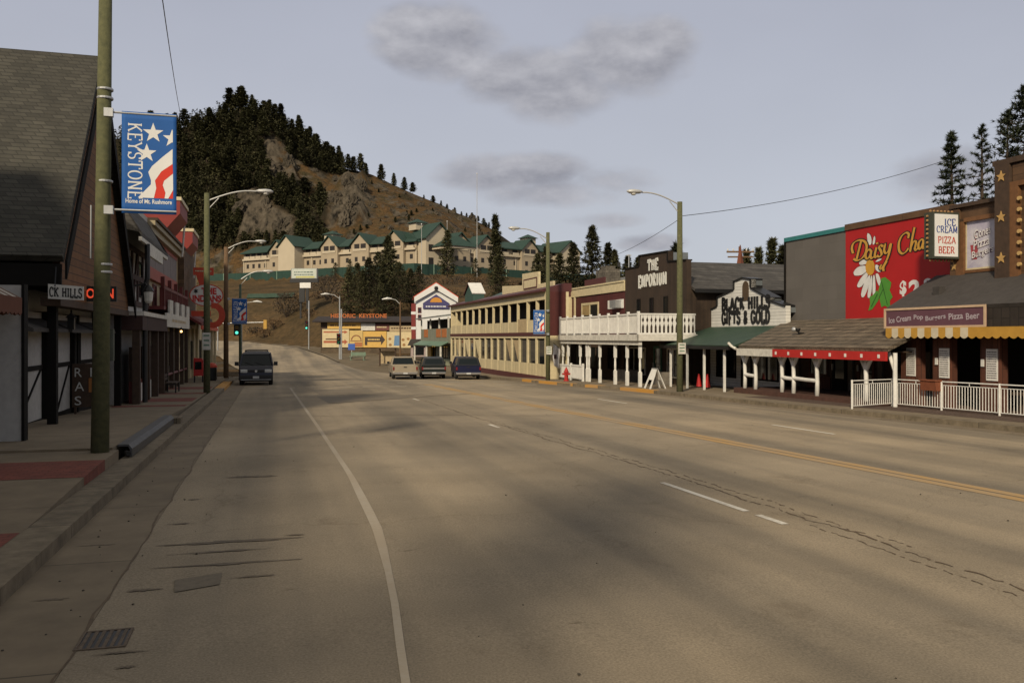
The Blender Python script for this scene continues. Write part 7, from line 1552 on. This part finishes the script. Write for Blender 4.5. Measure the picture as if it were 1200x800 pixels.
def pickup(label, px, Y, head, body, cap=None, k=(.95, .95, .90), chrome_band=False):
    x, y, _ = XY(px, 0, Y); B = Thing('pickup_truck', label, 'pickup truck', (x, y, G(y)), head); B.root.scale = k
    w = 1.86; ys = (1.15, 4.35); L = 5.3; r = .37
    B.add('body', body, prism(side_profile(L, .42, [(L, .85), (L-.1, 1.0), (3.95, 1.1), (3.9, 1.12), (2.05, 1.12), (2.0, .62), (.06, .62), (.0, .6)], ys, r), 'x', -w/2, w/2), bevel=.04)
    B.add('bed_side', body, box(-w/2, -w/2+.09, .06, 2.03, .62, 1.08), box(w/2-.09, w/2, .06, 2.03, .62, 1.08), box(-w/2+.09, w/2-.09, 1.94, 2.03, .62, 1.08), bevel=.02)
    tg = B.add('tailgate', body, box(-w/2+.1, w/2-.1, 0, .07, .60, 1.08), box(-w/2+.25, w/2-.25, -.015, 0, .70, .98), bevel=.015); B.add('handle', blackp, box(-.12, .12, -.035, -.015, .93, 1.0), parent=tg)
    B.add('cab_glass', carglass, frustum(w/2-.05, 2.1, 3.95, 1.10, w/2-.20, 2.28, 3.25, 1.66)); B.add('roof', body, frustum(w/2-.17, 2.24, 3.3, 1.645, w/2-.24, 2.34, 3.2, 1.73), bevel=.03)
    for sg in (-1, 1):
        B.add('pillar', body, tube([(sg*(w/2-.06), 2.1, 1.1), (sg*(w/2-.195), 2.27, 1.68)], .05, 6), tube([(sg*(w/2-.06), 3.95, 1.1), (sg*(w/2-.195), 3.26, 1.68)], .045, 6), tube([(sg*(w/2-.045), 3.0, 1.1), (sg*(w/2-.19), 2.9, 1.68)], .04, 6))
        B.add('tail_light', tail_red, box(sg*(w/2-.07)-.055, sg*(w/2-.07)+.055, -.02, .05, .74, .98)); B.add('mirror', blackp, box(sg*(w/2+.12)-.1, sg*(w/2+.12)+.1, 3.6, 3.7, 1.12, 1.32), box(sg*(w/2)-.06, sg*(w/2)+.06, 3.62, 3.67, 1.14, 1.18)); B.add('headlight', lampg, box(sg*(w/2-.25)-.17, sg*(w/2-.25)+.17, L-.02, L+.02, .72, .92))
        B.add('door_line', blackp, box(sg*(w/2)-.004, sg*(w/2)+.004, 2.15, 2.165, .5, 1.1), box(sg*(w/2)-.004, sg*(w/2)+.004, 3.6, 3.615, .5, 1.1))
    bp = B.add('rear_bumper', chrome, box(-w/2+.02, w/2-.02, -.16, -.01, .40, .56), bevel=.02); B.add('licence_plate', plate_m, box(-.16, .16, -.175, -.161, .42, .55), parent=bp); B.add('front_bumper', chrome, box(-w/2, w/2, L, L+.14, .38, .56)); B.add('grille', blackp, box(-.55, .55, L-.01, L+.03, .66, .9))
    B.add('underbody', blackp, box(-w/2+.2, w/2-.2, .3, L-.3, .26, .42)); wheels(B, w, ys, r)
    if chrome_band: B.add('chrome_band', chrome, box(-w/2+.12, w/2-.12, -.03, -.015, .80, .90))
    if cap: c = B.add('bed_cap', cap, frustum(w/2-.02, .02, 2.08, 1.08, w/2-.2, .2, 2.1, 1.70), bevel=.03); B.add('cap_window', carglass, quadslab([(-w/2+.22, .05, 1.2), (w/2-.22, .05, 1.2), (w/2-.32, .165, 1.6), (-w/2+.32, .165, 1.6)], .02), parent=c)
    return B
cp = lambda n, c: mat(n, c, rough=.30, amt=.12, nscale=1.5, bump=0, spec=.35)
pickup('tan pickup truck with open bed seen from behind at the crossing', 475, 60.5, R(11.5), cp('tan_car_paint', (.27, .23, .17)))
pickup('dark green pickup with chrome band and black bed cap', 508.5, 62, R(8.5), cp('dark_green_car_paint', (.010, .014, .012)), cap=cp('black_cap_paint', (.012, .014, .014)), chrome_band=True)
pickup('dark blue pickup with black cap parked beside the cream gallery', 549, 59.5, R(8.0), cp('blue_car_paint', (.007, .009, .034)), cap=cp('dark_cap_paint', (.008, .009, .011)))
def van():
    s, t = 52.6, -.70; B = street_thing('parked_van', 'dark blue van with pale headlights parked facing us by the left kerb', 'van', s, t); B.off = (0, 0, 0); w = 1.86; L = 4.7
    B.root.rotation_euler = (0, 0, TH+math.pi); bl = cp('navy_car_paint', (.009, .010, .022)); ys = (.95, 3.75); r = .36
    # local: y forward; the front end points at the camera
    B.root.location = W(s+2.6, t, Gs(s, t)); top = [(L, .62), (L-.03, .80), (L-.35, 1.06), (L-.55, 1.12), (.05, 1.12), (0, .6)]
    B.add('body', bl, prism(side_profile(L, .34, top, ys, r), 'x', -w/2, w/2), bevel=.06)
    B.add('glasshouse', carglass, frustum(w/2-.03, .06, L-.62, 1.10, w/2-.17, .22, L-1.28, 1.78)); B.add('roof', bl, frustum(w/2-.13, .16, L-1.2, 1.76, w/2-.26, .4, L-1.5, 1.90), bevel=.05)
    for sg in (-1, 1):
        X0, X1 = sg*(w/2-.03), sg*(w/2-.16)
        B.add('pillar', bl, tube([(X0, L-.62, 1.1), (X1, L-1.27, 1.79)], .055, 6), tube([(X0, .08, 1.1), (X1, .23, 1.79)], .07, 6), *[tube([(X0+sg*.005, q, 1.1), (X1+sg*.005, q-.03, 1.79)], .045, 6) for q in (1.4, 2.7)])
        B.add('headlight', lampg, box(sg*.66-.19, sg*.66+.19, L-.20, L-.015, .74, .92), bevel=.03); B.add('mirror', blackp, box(sg*(w/2+.15)-.11, sg*(w/2+.15)+.11, L-1.0, L-.9, 1.12, 1.34), box(sg*(w/2+.02)-.06, sg*(w/2+.02)+.06, L-.97, L-.92, 1.15, 1.2)); B.add('tail_light', tail_red, box(sg*(w/2-.1)-.08, sg*(w/2-.1)+.08, -.02, .02, .8, 1.1))
        B.add('door_line', blackp, *[box(sg*w/2-.004, sg*w/2+.004, q, q+.015, .42, 1.1) for q in (1.4, 2.7, 3.3)])
    B.add('grille', blackp, box(-.44, .44, L-.14, L-.01, .76, .90)); B.add('badge', chrome, tube([(0, L-.02, .83), (0, L+.003, .83)], .075, 14))
    bp = B.add('front_bumper', blackp, box(-w/2+.01, w/2-.01, L-.05, L+.10, .34, .60), bevel=.03); B.add('licence_plate', plate_m, box(-.17, .17, L+.101, L+.115, .42, .55), parent=bp); B.add('trim_strip', steel, box(-w/2+.1, w/2-.1, L+.08, L+.11, .335, .365), parent=bp)
    B.add('roof_rack', blackp, *[tube([(sg*.62, .5, 1.97), (sg*.62, 3.0, 1.97)], .025, 6) for sg in (-1, 1)], *[tube([(-.66, q, 1.97), (.66, q, 1.97)], .025, 6) for q in (.6, 1.7, 2.9)], *[box(sg*.62-.02, sg*.62+.02, q-.02, q+.02, 1.86, 1.97) for sg in (-1, 1) for q in (.6, 1.7, 2.9)])
    B.add('wiper', blackp, tube([(-.5, L-.62, 1.14), (.05, L-.80, 1.32)], .012, 4), tube([(.1, L-.62, 1.14), (.6, L-.80, 1.32)], .012, 4)); B.add('underbody', blackp, box(-w/2+.2, w/2-.2, .3, L-.3, .22, .34)); wheels(B, w, ys, r)
van()
